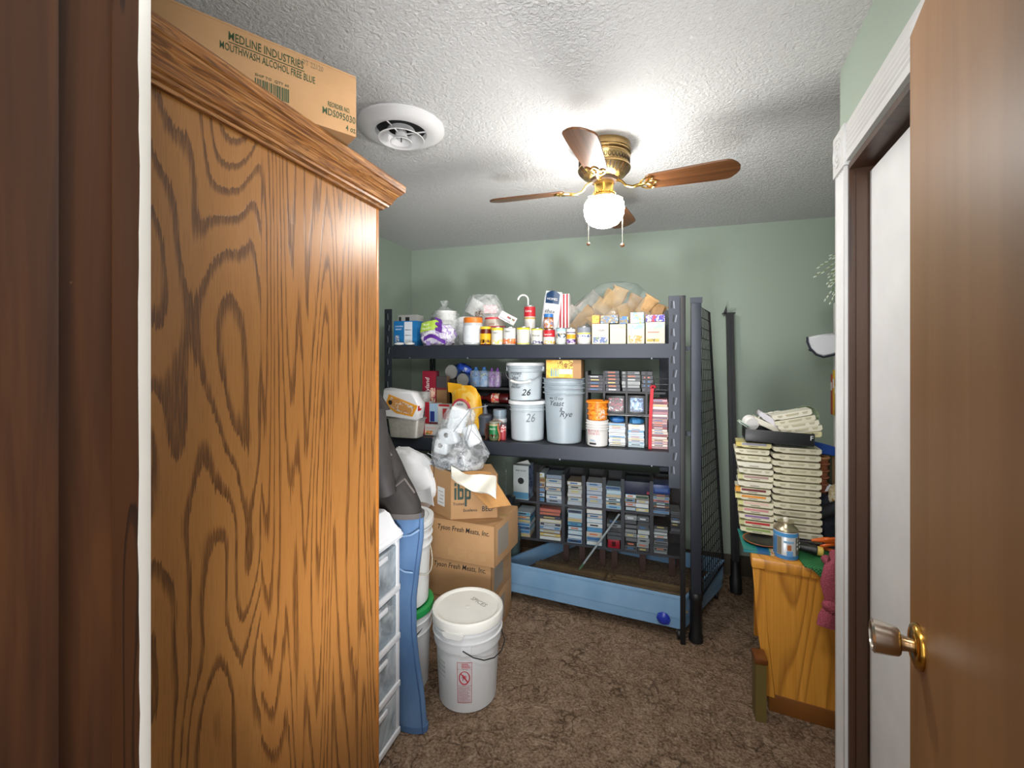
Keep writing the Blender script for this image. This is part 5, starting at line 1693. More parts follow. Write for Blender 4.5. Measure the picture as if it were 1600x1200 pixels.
# tall red snack box and kraft box at the left
LY = 2.775
b = carton_small('red_snack_box', 'tall crimson snack box with white script standing at the back left', 660, 681, LY, SHM, hgt(670, 640 + 22, 581, LY) + 0.06, '#a5203a', '#8a1a30', 'box', 0.05, patches=((0.62, 0.96, 0.40, 0.72, PK('#8a1a30', '#d9b9a0', '#a5203a', s=40)),))
hh = hgt(670, 662, 581, LY) + 0.06
text("Candyland", 0.045, WHITE, b, loc=(-0.012, -0.0018, hh * 0.66), rot=(R(90), R(-90), 0), shear=0.2)
carton_small('kraft_box', 'plain kraft box right of the crimson snack box', 682, 698, LY, SHM, hgt(690, 664, 584, LY) + 0.03, '#a07a52', '#94704a', 'box', 0.05, patches=((0.0, 1.0, 0.80, 1.0, '#4a4648'), (0.0, 1.0, 0.76, 0.80, '#7a2a2e')))
# white carton with red corners
WY = 2.66
b = carton_small('white_red_carton', 'white carton with red corner flaps standing behind the cookie tray', 645, 668, 2.727, SHM, onY(655, 612, 2.727).z - SHM, '#dcdcd8', '#c9c9c4', 'carton', 0.04, rz=R(-3), patches=((0.0, 0.12, 0.82, 1.0, '#c4202c'), (0.16, 0.9, 0.62, 0.94, PK('#d4d4d0', '#b9b9b6', s=60)), (0.62, 0.82, 0.36, 0.56, PK('#dcdcd8', '#3f4a42', '#dcdcd8', s=90))))
carton_small('red_strip_carton', 'narrow white carton with a red strip beside the blue pill carton', 664, 671, WY, SHM, onY(667, 628, WY).z - SHM, '#b02030', '#d0d0cc', 'carton', 0.06)
b = carton_small('blue_pill_carton', 'white and light blue carton printed with a navy bottle', 671, 684, WY - 0.015, SHM + 0.075, onY(677, 630, WY).z - SHM - 0.075, '#a9c9e0', '#c9c9c9', 'carton', 0.06, patches=((0.1, 0.62, 0.12, 0.62, '#1f2f7a'), (0.0, 1.0, 0.0, 0.1, '#5a1a24')))
carton_small('red_round_carton', 'white carton with half a red circle next to the navy bottle print', 685, 702, WY + 0.0, SHM + 0.075, onY(693, 632, WY).z - SHM - 0.075, '#d9d6d2', '#c9c6c2', 'carton', 0.06, patches=((0.4, 1.0, 0.25, 0.8, '#b03a3a'), (0.0, 1.0, 0.9, 1.0, '#b02030')))
carton_small('peach_carton', 'white carton with orange fruit picture below the pill cartons', 662, 702, WY - 0.022, SHM, 0.0735, '#d9dad6', '#cfcfca', 'carton', 0.09, patches=((0.0, 0.05, 0.0, 1.0, '#a8243a'), (0.06, 0.36, 0.08, 0.42, PK('#d9dad6', '#d9803a', '#3a7a3a', s=40)), (0.1, 0.5, 0.6, 0.75, '#d9b9b0')))
# jar with green label in a paper sack, red can, steel lidded jar, grey pitcher
JYY = FY + 0.01
jar('green_label_jar', 'glass jar with green label standing left of the bucket marked 26', 762, 777, JYY, SHM, hgt(769, 693, 664, JYY), '#6a6a4a', '#8a8a7a', lidh=0.08, bands=((0.14, 0.80, '#1f7a44'), (0.16, 0.34, PK('#c42a2a', '#1f7a44', '#e0d0b0', s=60)), (0.80, 0.90, '#b9b08a')), words=(('PESTO', 0.62, 0.014, '#e0ecd9'),))
jar('red_print_tin', 'small red and white tin between the green label jar and the bucket', 780, 789, JYY + 0.03, SHM, hgt(785, 692, 668, JYY + 0.03), '#b9424a', None, 'tin', bands=((0.55, 0.9, PK('#d9d2d0', '#b02a34', s=50)),))
jar('steel_lid_jar', 'wide clear jar with steel lid behind the green label jar', 767, 788, JYY + 0.09, SHM, hgt(777, 690, 646, JYY + 0.09), '#8a96a0', '#7a8a96', lidh=0.22, bands=((0.55, 0.68, '#d6dadc'),))
cx_, w_ = span(757, 781, JYY)
sk = thing('paper_sack', 'torn brown paper sack lining round the green label jar', 'sack', (cx_, JYY + 0.005, SHM))
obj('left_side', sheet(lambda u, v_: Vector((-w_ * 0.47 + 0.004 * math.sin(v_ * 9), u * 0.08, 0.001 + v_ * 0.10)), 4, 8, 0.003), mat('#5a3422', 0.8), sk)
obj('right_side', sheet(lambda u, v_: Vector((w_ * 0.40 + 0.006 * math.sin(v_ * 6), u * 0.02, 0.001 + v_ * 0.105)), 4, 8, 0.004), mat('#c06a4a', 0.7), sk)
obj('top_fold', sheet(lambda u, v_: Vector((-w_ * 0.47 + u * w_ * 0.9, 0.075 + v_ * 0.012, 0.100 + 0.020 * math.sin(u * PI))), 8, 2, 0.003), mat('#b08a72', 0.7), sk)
cx_, w_ = span(742, 764, JYY + 0.10)
pt_ = thing('grey_funnel', 'dark grey plastic funnel with upright spout behind the clear bag', 'funnel', (cx_, JYY + 0.16, SHM))
hb = hgt(752, 690, 640, JYY + 0.1)
obj('bowl', lathe([(0.03, 0.0), (0.05, 0.006), (0.055, hb * 0.55), (0.058, hb * 0.6), (0.05, hb * 0.66), (0.02, hb * 0.7)], 20), mat('#4a4f58', 0.5), pt_)
obj('spout', lathe([(0.018, hb * 0.70), (0.008, hb * 0.95), (0.003, hb)], 12), mat('#5a606a', 0.5), pt_)
# yellow flour bag
YY = 2.66
cx_, w_ = span(695, 747, YY)
yb = thing('yellow_flour_bag', 'crumpled bright yellow bag with a red and white arched emblem', 'bag', (cx_, YY + 0.06, SHM))
zt_ = onY(725, 603, YY).z - SHM
bm = loft([(0.015, 0, 0, 0.10, 0.05), (0.02, 0, 0.06, 0.105, 0.06), (0.02, 0, zt_ * 0.55, 0.10, 0.05), (0.01, 0, zt_ * 0.8, 0.105, 0.032), (-0.015, 0, zt_ * 0.94, 0.10, 0.018), (-0.03, 0, zt_, 0.075, 0.006)], 26, 0.25, 9, 5)
obj('bag_body', bm, PK('#e9a818', '#f0b428', '#f2c860', '#e9a010', '#f4d890', s=7, seed=1.0), yb, angle=30)
bm = bmesh.new()
tube([(0.005 + 0.058 * math.cos(a), -0.084 + 0.012 * math.cos(a) ** 2, zt_ * 0.56 + 0.058 * math.sin(a)) for a in [R(q) for q in range(-8, 190, 12)]], 0.0075, 6, bm)
obj('red_arch', bm, mat('#d9405a', 0.4), yb)
obj('white_panel', prism([(0.048 * math.cos(R(q)), zt_ * 0.56 + 0.048 * math.sin(R(q))) for q in range(0, 181, 15)], -0.082, -0.050, 'Y'), mat('#e6e6e8', 0.4), yb)
obj('ear_flap', sheet(lambda u, v_: Vector((-0.115 + u * 0.10, -0.012 - 0.01 * v_, zt_ * 0.86 + v_ * 0.065 - u * 0.01 + 0.0 * v_)), 6, 5, 0.004), mat('#f0b020', 0.4), yb)
text('ARM', 0.022, mat('#2f3338', 0.5), yb, loc=(0, -0.0835, zt_ * 0.56 + 0.026))

# cookie clamshell on an aluminium tray, front left of the middle shelf
TY = 2.487
cx_, w_ = span(602, 654, TY)
at = thing('foil_pan', 'deep ribbed aluminium foil pan at the left end of the middle shelf', 'pan', (cx_, TY + 0.062, SHM))
hp = hgt(630, 688, 659, TY) + 0.005
A_ = 0.5 * w_
bm = bmesh.new()
prev = None
lv = [(0.80, 0.0), (0.84, 0.004), (0.97, hp - 0.006), (1.04, hp - 0.004), (1.05, hp), (1.0, hp), (0.95, hp - 0.008), (0.82, 0.008), (0.05, 0.008)]
rings = []
for s_, z in lv:
    ring = []
    for i in range(60):
        a = 2 * PI * i / 60
        e = 0.35
        x_ = math.copysign(abs(math.cos(a)) ** e, math.cos(a))
        y_ = math.copysign(abs(math.sin(a)) ** e, math.sin(a))
        k_ = s_ * (1 + (0.012 if i % 2 else 0) * (0.2 < z / hp < 0.95))
        ring.append(bm.verts.new((x_ * A_ * k_, y_ * 0.058 * k_, z)))
    rings.append(ring)
for a_, b_ in zip(rings, rings[1:]):
    for i in range(60):
        bm.faces.new((a_[i], a_[(i + 1) % 60], b_[(i + 1) % 60], b_[i]))
bm.faces.new(list(reversed(rings[0])))
bm.faces.new(rings[-1])
obj('pan', bm, mat('#c4c0b8', 0.42, 0.45, var=0.1), at, angle=25)
ck = thing('cookie_clamshell', 'white plastic clamshell with an orange cookie label tipped on the foil pan', 'food container', (cx_ - 0.004, TY + 0.062, SHM + hp + 0.001), rot=(R(2), R(3), R(-3)))
hc_ = hgt(625, 660, 614, TY)
wq = w_ * 0.58
sil = [(-wq * 0.92, 0.0), (wq * 0.88, 0.0), (wq * 1.0, hc_ * 0.55), (wq * 0.62, hc_ * 0.96), (-wq * 0.98, hc_ * 1.0), (-wq * 1.05, hc_ * 0.45)]
obj('shell', prism(sil, -0.07, 0.010, 'Y', bev=0.012), mat('#e6e6e8', 0.25), ck)
lb = obj('orange_label', prism([(-wq * 0.80, hc_ * 0.42), (-wq * 0.62, hc_ * 0.82), (wq * 0.92, hc_ * 0.52), (wq * 0.66, hc_ * 0.14), (-wq * 0.2, hc_ * 0.20)], -0.0725, -0.070, 'Y'), mat('#e8a02a', 0.4), ck)
obj('window', prism([(-wq * 0.62, hc_ * 0.44), (-wq * 0.50, hc_ * 0.74), (wq * 0.78, hc_ * 0.48), (wq * 0.58, hc_ * 0.20), (-wq * 0.15, hc_ * 0.26)], -0.0735, -0.0725, 'Y'), PK('#d9d2cc', '#c98a4a', '#e0dad4', s=40), ck)
for (u, v_, r) in ((-0.38, 0.54, 0.020), (0.05, 0.40, 0.020), (0.28, 0.42, 0.017), (-0.1, 0.62, 0.018), (0.5, 0.34, 0.02)):
    obj('printed_cookie', xf(lathe([(r, 0), (r, 0.001), (0.001, 0.001)], 16), rot=(R(90), 0, 0)), mat('#cf9450', 0.5), ck, loc=(wq * u, -0.0736, hc_ * v_))
obj('black_seal', xf(lathe([(0.015, 0), (0.015, 0.001), (0.008, 0.0012)], 16), rot=(R(90), 0, 0)), mat('#2c2826', 0.5), ck, loc=(-wq * 0.52, -0.0746, hc_ * 0.55))
obj('side_sticker', box(wq * 0.94, wq * 0.975, -0.072, -0.04, hc_ * 0.36, hc_ * 0.52), mat('#c4242c', 0.4), ck)

# ==================================================================== CARTON STACK in front of the rack
BY = 2.19
bxl, bxr = onY(640, 840, BY).x, onY(772, 840, BY).x
DKINK = mat('#2a2622', 0.6)


def meat_carton(name, label, x0, x1, y0, dp, z0, h_, rz, txt=True):
    b = carton(name, label, x1 - x0, dp, h_, (x0, y0, z0), rz)
    Wd = x1 - x0
    obj('edge_crease', box(Wd - 0.003, Wd + 0.0005, -0.0008, 0.0015, 0.002, h_ - 0.005), mat('#7d5f3e', 0.8), b)
    obj('side_label', box(Wd, Wd + 0.001, 0.04, dp * 0.55, h_ * 0.2, h_ * 0.85), mat('#8d867c', 0.7), b)
    if txt:
        text('Tyson Fresh Meats, Inc.', 0.0385, DKINK, b, loc=(Wd - 0.030, -0.001, h_ * 0.80), align='RIGHT', shear=0.18, sx=0.84, bold=0.0002)
    return b


hB = 0.2125
c3 = meat_carton('meat_carton', 'kraft meat carton on the carpet, lowest of the stack behind the white bucket', bxl, bxr - 0.006, BY + 0.005, 0.33, 0.0, hB, R(1.0))
c2 = meat_carton('meat_carton', 'kraft meat carton in the middle of the stack, lettered along its top edge', bxl + 0.005, bxr - 0.012, BY, 0.33, hB + 0.001, hB, R(-1.0))
c1 = meat_carton('meat_carton', 'kraft meat carton with taped squares directly under the open flapped carton', bxl + 0.01, bxr + 0.022, BY - 0.012, 0.34, hB * 2 + 0.002, hB, R(-4.0))
for k_ in range(4):
    obj('tape_mark', box(0.24 + k_ * 0.062, 0.276 + k_ * 0.062, -0.0012, -0.0003, 0.022, 0.068), mat('#b08b62', 0.45), c1)
text('"o"', 0.03, DKINK, c1, loc=(0.10, -0.0012, 0.05), shear=0.15)
obj('corner_tear', box(0.0, 0.004, -0.002, 0.004, 0.02, 0.18), mat('#8a6a44', 0.9), c1)

# open carton with the green emblem, turned on the stack
zt3 = hB * 3 + 0.0035
corner = onY(704, 806, 2.165)
oc = thing('open_carton', 'open cardboard carton with dark green emblem and a raised flap, on top of the stack', 'box', (corner.x, 2.165, zt3), R(24))
hC = 0.235
WL_, DL_ = 0.255, 0.30
# local: right face along +x (front -y), left face along -x? corner at the origin, left face runs to -x/+y
th = 0.004
IBP = mat('#1c3a2e', 0.6)
obj('right_wall', box(0, WL_, 0, th, 0, hC), CARD, oc, smooth=False)
lw_ = obj('left_wall', box(-0.002, 0.30, -th, 0, 0, hC + 0.02), CARD, oc, smooth=False)
lw_.rotation_euler = (0, 0, R(126))
# far walls and floor
obj('back_wall', box(-0.17, WL_ - 0.02, 0.245, 0.249, 0, hC - 0.005), CARD, oc, smooth=False)
obj('end_wall', prism([(WL_ - th, 0.0), (WL_, 0.0), (WL_ - 0.02, 0.247), (WL_ - 0.024, 0.247)], 0, hC - 0.002, 'Z'), CARD, oc, smooth=False)
obj('bottom', prism([(0.004, 0.004), (WL_ - 0.005, 0.004), (WL_ - 0.026, 0.244), (-0.17, 0.244)], 0.001, 0.005, 'Z'), CARD, oc, smooth=False)
obj('top_flap', prism([(0.0, 0.004), (WL_ - 0.004, 0.006), (WL_ - 0.026, 0.243), (-0.168, 0.243)], hC - 0.006, hC - 0.002, 'Z'), CARD, oc, smooth=False)
# raised front flap dropping out to the right
fp = [Vector((0.020, -0.004, hC + 0.012)), Vector((0.215, 0.03, hC + 0.005)), Vector((0.325, -0.060, hC - 0.150)), Vector((0.200, -0.110, hC - 0.145))]
f_ = lambda u, v_: (fp[0] * (1 - u) + fp[1] * u) * (1 - v_) + (fp[3] * (1 - u) + fp[2] * u) * v_ + Vector((0, 0, 0.010 * math.sin(u * PI) * (1 - v_))) + Vector((0.006 * math.sin(u * 17) * v_, 0, 0))
obj('drooping_flap', sheet(f_, 10, 8, 0.005), mat('#b5854f', 0.8, var=0.08), oc, label='drooping flap with torn edge')
# white shipping label on the left face
sl_ = obj('shipping_label', box(0.055, 0.125, -th - 0.001 + 0.006, 0.0013, 0.055, 0.155), mat('#dcdcda', 0.6), lw_)
for k_ in range(4):
    obj('printed_line', box(0.062 + (k_ % 2) * 0.006, 0.115 - (k_ % 3) * 0.01, 0.0012, 0.0018, 0.07 + k_ * 0.02, 0.074 + k_ * 0.02), mat('#9a9aa0', 0.6), lw_)
obj('hand_slot', tube([(0.16, 0.0012, hC + 0.02), (0.165, 0.0012, hC - 0.055), (0.175, 0.0012, hC - 0.07), (0.225, 0.0012, hC - 0.072), (0.24, 0.0012, hC - 0.06)], 0.0022, 5), mat('#5a4028', 0.8), lw_)
# emblem: block letters
em = bmesh.new()
for (a0, a1, b0, b1) in ((0.030, 0.048, 0.100, 0.160), (0.030, 0.048, 0.170, 0.186), (0.056, 0.074, 0.100, 0.200), (0.074, 0.098, 0.100, 0.114), (0.074, 0.098, 0.142, 0.158), (0.092, 0.106, 0.104, 0.154), (0.114, 0.132, 0.065, 0.158), (0.132, 0.158, 0.100, 0.114), (0.132, 0.158, 0.142, 0.158), (0.148, 0.164, 0.104, 0.154)):
    bx(em, a0 * 0.66, a1 * 0.66, -0.0012, 0, b0 * 1.05, b1 * 1.05)
o = obj('emblem', em, IBP, oc, smooth=False)
text('ibp', 0.001, IBP, oc, loc=(0.05, -0.001, 0.12)) if False else None
text('Trusted', 0.021, DKINK, oc, loc=(0.043, -0.001, 0.082), bold=0.0003, sx=0.9)
text('Excellence', 0.021, DKINK, oc, loc=(0.105, -0.001, 0.046), bold=0.0003, sx=0.85)
text('BEEF', 0.038, DKINK, oc, loc=(0.200, -0.001, 0.050), bold=0.0006, sx=0.85)

# white plastic sack spread on the left of the stack
wsx = onY(645, 730, 2.22)
wp = thing('white_plastic_sack', 'plump white plastic sack hanging over the left side of the open carton', 'sack', (wsx.x, 2.30, zt3))
bm = blob(0.155, 0.10, 0.165, 0.16, 2.2, 7, 30, 18, flat=-0.98, power=0.82)
for v_ in bm.verts:
    if v_.co.z > 0:
        v_.co.x += -0.10 * v_.co.z / 0.165
obj('sack', xf(bm, loc=(0, 0, 0.166)), mat('#e3e4e6', 0.45, bump=0.25, scale=9), wp, label='smooth white film with soft folds')
obj('hanging_lip', sheet(lambda u, v_: Vector((-0.02 + u * 0.15 + 0.02 * v_, -0.108 - 0.008 * math.sin(u * 7), 0.10 - v_ * (0.02 + 0.075 * u) + 0.05 * u)), 10, 6, 0.003), mat('#dfe1e4', 0.45), wp)

# white rag over the flap
rgp = onY(738, 742, 2.18)
rg = thing('white_rag', 'off white cloth rag draped over the cardboard flap', 'cloth', rgp)


def ragf(u, v_):
    a = onY(705 + 70 * u, 728 + 22 * u + 14 * math.sin(u * 5) * 0.4 + v_ * (16 + 18 * u), 2.17 - 0.05 * v_ - 0.015 * u + 0.02 * math.sin(u * 9 + v_ * 3)) - rgp
    return a + Vector((0, 0, 0.003 * math.sin(u * 13 + v_ * 4)))


obj('cloth', sheet(ragf, 24, 10, 0.010), mat('#d6d2c6', 0.85, bump=0.3, scale=60), rg)

# big clear bag of packaging resting on the open carton
cbp = onY(715, 690, 2.30)
cb2 = thing('packaging_bag', 'crumpled clear bag full of empty plastic packaging on the open carton', 'bag', (cbp.x, 2.305, zt3 + hC + 0.002))
CLR = clear_mat('crinkled_clear_bag', '#f2f5f7', 0.24, 0.07, 18)
hbag = onY(715, 640, 2.30).z - (zt3 + hC)
bm = loft([(0.0, 0, 0.0, 0.13, 0.09), (0.005, 0, 0.02, 0.165, 0.115), (0.0, 0, 0.09, 0.172, 0.12), (-0.015, 0, 0.16, 0.145, 0.11), (-0.01, 0, 0.22, 0.105, 0.085), (0.01, 0, hbag - 0.03, 0.085, 0.06), (0.015, 0, hbag, 0.075, 0.045)], 40, 0.30, 13, 3)
obj('film', bm, CLR, cb2, angle=22)
FOLD = mat('#8a9098', 0.25)
pb = cb2.location
fold_pts = [((728, 640), (762, 634)), ((733, 642), (708, 675)), ((737, 640), (726, 690)), ((735, 640), (737, 668), (727, 698), (712, 722)), ((737, 672), (752, 690), (763, 715)), ((668, 708), (690, 718), (718, 722))]
for i, seq in enumerate(fold_pts):
    pts = [onY(a, b_, 2.205 + 0.012 * (k_ % 2)) - pb for k_, (a, b_) in enumerate(seq)]
    obj('film_fold', tube(pts, [0.0022] * len(pts), 5), FOLD, cb2)
obj('dark_wrap', xf(blob(0.13, 0.055, 0.030, 0.4, 3, 8, 22, 8), loc=(-0.005, -0.030, 0.036)), PK('#2b2f38', '#8a929c', '#3f444e', '#c9ced4', '#23262d', s=28), cb2, angle=20)
for i, (px_, py_, sx_, sz_, tl, lab_) in enumerate(((716, 655, 0.050, 0.070, 16, 'pale empty plastic tub upright in the clear bag'), (702, 681, 0.055, 0.050, -14, 'white plastic lid with dark hole at the left in the clear bag'), (692, 697, 0.043, 0.042, 10, 'white tub with dark mouth low at the left in the clear bag'), (738, 680, 0.038, 0.058, -25, 'flat white carton piece at the right in the clear bag'))):
    p = onY(px_, py_, 2.300)
    e = thing('plastic_tub', lab_, 'plastic tub', p, rot=(0, R(tl), 0), group='empty packaging in the clear bag')
    obj('shell', box(-sx_, sx_, -0.035, 0.03, -sz_, sz_, bev=0.018, seg=3), mat('#dfe2e4', 0.3), e)
    if i in (1, 2):
        obj('mouth', xf(lathe([(0.014, 0), (0.014, 0.002), (0.010, 0.003), (0.001, 0.001)], 16), rot=(R(90), 0, 0)), mat('#4a4640', 0.5), e, loc=(0.0, -0.036, 0.01))

# ==================================================================== BUCKETS on the carpet
bp = onZ(731, 1081, 0.0)
PW = mat('#ccced0', 0.42)
wbk = thing('white_lidded_bucket', 'white five gallon bucket with lid standing alone on the brown carpet', 'bucket', (bp.x, bp.y, 0.0))
hW, r0, r1 = 0.385, 0.128, 0.147
prof = [(r0 - 0.008, 0), (r0, 0.008), (0.141, 0.262), (0.150, 0.264), (0.151, 0.270), (0.1505, 0.302), (0.156, 0.304), (0.157, 0.310), (0.150, 0.313), (0.151, 0.335), (0.157, 0.338), (0.157, 0.344), (0.150, 0.347), (0.151, 0.372)]
obj('body', lathe(prof, 48), PW, wbk, angle=30)
ld = obj('lid', lathe([(0.152, 0.356), (0.159, 0.357), (0.161, 0.380), (0.158, 0.392), (0.150, 0.396), (0.141, 0.394), (0.134, 0.388), (0.004, 0.388)], 48), mat('#d9d8d2', 0.45), wbk, angle=30)
obj('pour_spout_mark', lathe([(0.010, 0.388), (0.009, 0.3895), (0.001, 0.3895)], 16), mat('#cfcec8', 0.45), ld)
text('SPICES', 0.034, mat('#8a8a84', 0.6), ld, loc=(0.035, 0.045, 0.3886), rot=(0, 0, R(-27)), sx=1.0)
obj('tear_tab', prism([(-0.045, 0.345), (-0.030, 0.335), (0.030, 0.335), (0.045, 0.345), (0.05, 0.358), (-0.05, 0.358)], -0.1625, -0.156, 'Y'), mat('#d2d2cd', 0.45), ld)
az = math.atan2(-bp.y, -bp.x)      # direction to the viewer


def around(r, a, z):
    q = az + R(a)
    return Vector((r * math.cos(q), r * math.sin(q), z))


REDI = mat('#b0283c', 0.55)
vr = az + PI / 2
tagr = obj('handle_lug', box(-0.022, 0.022, -0.154, -0.148, 0.262, 0.304, bev=0.002), PW, wbk, rot=(0, 0, vr + R(-3)))
bm = bmesh.new()
pts = [around(0.156, -8, 0.288), around(0.162, 8, 0.262), around(0.166, 24, 0.242), around(0.168, 42, 0.232), around(0.168, 60, 0.232), around(0.168, 82, 0.240), around(0.166, 120, 0.265), around(0.157, 165, 0.288)]
obj('bail', tube(pts, 0.0024, 6), mat('#2b2d30', 0.4, 0.5), wbk)
# warning panel, printed in red and wrapped on the wall
wr_ = 0.1365


def panel(u0, u1, z0, z1, name, m, par, base=-6.0, k_=8):
    return obj(name, sheet(lambda u, v_: around((0.128 + (z0 + (z1 - z0) * v_) * 0.05) + 0.0012, base + u0 + (u1 - u0) * u, z0 + (z1 - z0) * v_), k_, 1, 0.0008), m, par)


pn_ = panel(-13, 13, 0.055, 0.228, 'warning_panel', mat('#c6c2c4', 0.5), wbk)
for z0, z1 in ((0.053, 0.056), (0.126, 0.128), (0.198, 0.200), (0.2265, 0.229)):
    panel(-13, 13, z0, z1, 'red_rule', REDI, wbk)
for u in (-13, 12.4):
    panel(u, u + 0.8, 0.053, 0.229, 'red_rule', REDI, wbk, k_=1)
random.seed(5)
for k_ in range(11):
    z0 = 0.060 + k_ * 0.0058
    panel(-11.5, random.choice((6, 9, 11, 11)), z0, z0 + 0.0026, 'fine_print', mat('#a04a58', 0.6), wbk)
for k_ in range(3):
    z0 = 0.205 + k_ * 0.007
    panel(-5, 11 - 2 * k_, z0, z0 + 0.004, 'heading', REDI, wbk)
ringp = [around(0.1375, -6 + 9.0 * math.cos(a), 0.163 + 0.0275 * math.sin(a)) for a in [2 * PI * k_ / 28 for k_ in range(28)]]
obj('warning_ring', tube(ringp, 0.0026, 5, closed=True), REDI, wbk)
obj('warning_slash', tube([around(0.1375, -6 - 6.4, 0.182), around(0.138, -6, 0.163), around(0.1375, -6 + 6.4, 0.144)], 0.0028, 5), REDI, wbk)
fg = bmesh.new()
tube([around(0.1375, -8.5, 0.175), around(0.1375, -6.5, 0.166), around(0.1375, -4, 0.158)], 0.0035, 5, fg)
for a, b_ in ((-10.5, 0.163), (-9.0, 0.152), (-3.0, 0.174), (-2.0, 0.166)):
    tube([around(0.1375, -6.5, 0.166), around(0.1375, a, b_)], 0.0018, 5, fg)
obj('warning_figure', fg, REDI, wbk)
obj('grey_sticker', sheet(lambda u, v_: around(0.131 + 0.006 * v_, 34 + 34 * u, 0.135 + v_ * (0.085 if u > 0.15 else 0.07)), 6, 2, 0.0012), mat('#dadcdc', 0.5), wbk, label='pale torn sticker')
for k_ in range(6):
    obj('green_print', sheet(lambda u, v_, k_=k_: around(0.1305 + 0.002 * k_, -68 + 24 * u, 0.10 + k_ * 0.020 + v_ * 0.011), 5, 1, 0.0008), mat('#a9b0ac', 0.6), wbk)

# stack of two buckets behind, green lid on the lower one
sx_ = onZ(622, 1066, 0.0)
sx_.y = max(sx_.y, 1.82)
lowb = pail('green_lid_bucket', 'white bucket with a green lid standing behind the blue jeans', (sx_.x, sx_.y, 0.0), 0.132, 0.147, 0.372, mat('#cfd1d2', 0.4), ribs=(0.72, 0.86), lm=mat('#1c8a45', 0.4))
obj('bail', tube([(0.14 * math.cos(a), 0.14 * math.sin(a) * 1.02 - 0.012, 0.30 - 0.06 * abs(math.sin(a))) for a in [R(q) for q in range(180, 361, 15)]], 0.0024, 6), mat('#26282a', 0.4, 0.5), lowb)
upb = pail('ribbed_top_bucket', 'tall white bucket with three ribs near its top, stacked on the green lidded one', (sx_.x, sx_.y, 0.381), 0.132, 0.147, 0.385, mat('#d3d5d5', 0.4), ribs=(0.72, 0.82, 0.92), ribout=0.009, lm=mat('#d8d9d8', 0.4))
text('Standard', 0.03, mat('#4a5560', 0.6), upb, loc=(0.075, -0.115, 0.19), rot=(R(90), 0, R(25)), shear=0.1)
obj('bail', tube([(0.150 * math.cos(a), 0.150 * math.sin(a), 0.30 - 0.16 * math.sin((a + R(70)) / R(140) * PI)) for a in [R(q) for q in range(-70, 71, 10)]], 0.0024, 6), mat('#c9c6b8', 0.4, 0.4), upb)

# ==================================================================== WHITE DRAWER TOWER beyond the wardrobe
DX, DY0, DY1 = -0.953, 1.262, 1.552
WPL = mat('#dcdde0', 0.35)
dt = thing('drawer_tower', 'white plastic tower with clear drawers between the wardrobe and the jeans', 'drawer unit', (DX, DY0, 0))
DW_, DD = DY1 - DY0, 0.36
for (y0, y1) in ((0, 0.022), (DW_ - 0.022, DW_)):
    for x0 in (-0.022, -DD):
        obj('post', box(x0, x0 + 0.022, y0, y1, 0.02, 0.80, bev=0.004), WPL, dt)
tops = (0.0, 0.212, 0.40, 0.60)
for z in (0.03, 0.216, 0.406, 0.600):
    obj('shelf_rail', box(-DD, 0.004, 0.0, DW_, z - 0.012, z + 0.012, bev=0.004), WPL, dt)
bm = bmesh.new()
lv = [(1.0, 0.795), (1.03, 0.80), (1.03, 0.822), (0.92, 0.845), (0.80, 0.905), (0.70, 0.918)]
rings = []
for s_, z in lv:
    cxm, cym = -DD / 2, DW_ / 2
    rings.append([bm.verts.new((cxm + a * (DD / 2 + 0.008) * s_, cym + b_ * (DW_ / 2 + 0.006) * s_, z)) for a, b_ in ((-1, -1), (1, -1), (1, 1), (-1, 1))])
for a_, b_ in zip(rings, rings[1:]):
    for i in range(4):
        bm.faces.new((a_[i], a_[(i + 1) % 4], b_[(i + 1) % 4], b_[i]))
bm.faces.new(list(reversed(rings[0])))
bm.faces.new(rings[-1])
bmesh.ops.bevel(bm, geom=list(bm.edges), offset=0.008, segments=2, affect='EDGES')
obj('top_cover', bm, mat('#e6e7ea', 0.35), dt)
DRW = clear_mat('drawer_plastic', '#dfe6ea', 0.35, 0.15, 4)
for i, (z0, z1) in enumerate(((0.045, 0.195), (0.232, 0.385), (0.422, 0.58), (0.616, 0.775))):
    dw = obj('drawer', box(-DD + 0.02, 0.0, 0.025, DW_ - 0.025, z0, z1, bev=0.006), DRW, dt)
    obj('pull', box(0.0, 0.008, DW_ / 2 - 0.05, DW_ / 2 + 0.05, z1 - 0.03, z1 - 0.012, bev=0.003), WPL, dw)
random.seed(8)
for i, (z, c_, nm, lab_) in enumerate(((0.0585, '#3a3440', 'dark_folder', 'dark printed folder inside the lowest clear drawer'), (0.2460, '#26303c', 'black_print_pouch', 'black and white printed pouch in the second lowest clear drawer'), (0.4360, '#d9d9d6', 'paper_ream', 'white paper bundle inside the second clear drawer from the top'), (0.6300, '#2f4a6a', 'navy_book', 'navy and black book standing in the top clear drawer'))):
    y_ = DY0 + DW_ - 0.075
    b = thing(nm, lab_, 'pouch' if 'pouch' in nm else 'stationery', (DX - 0.11, y_ - 0.015, z))
    obj('cover', box(-0.09, 0.07, -0.03, 0.02, 0, 0.10, bev=0.004), PK(c_, '#c9c9c9' if i in (1, 2) else c_, '#1c1c22', s=40, seed=i), b)
    obj('page_block', box(-0.085, 0.072, -0.022, 0.012, 0.004, 0.096), mat('#c9c9c6', 0.6), b)

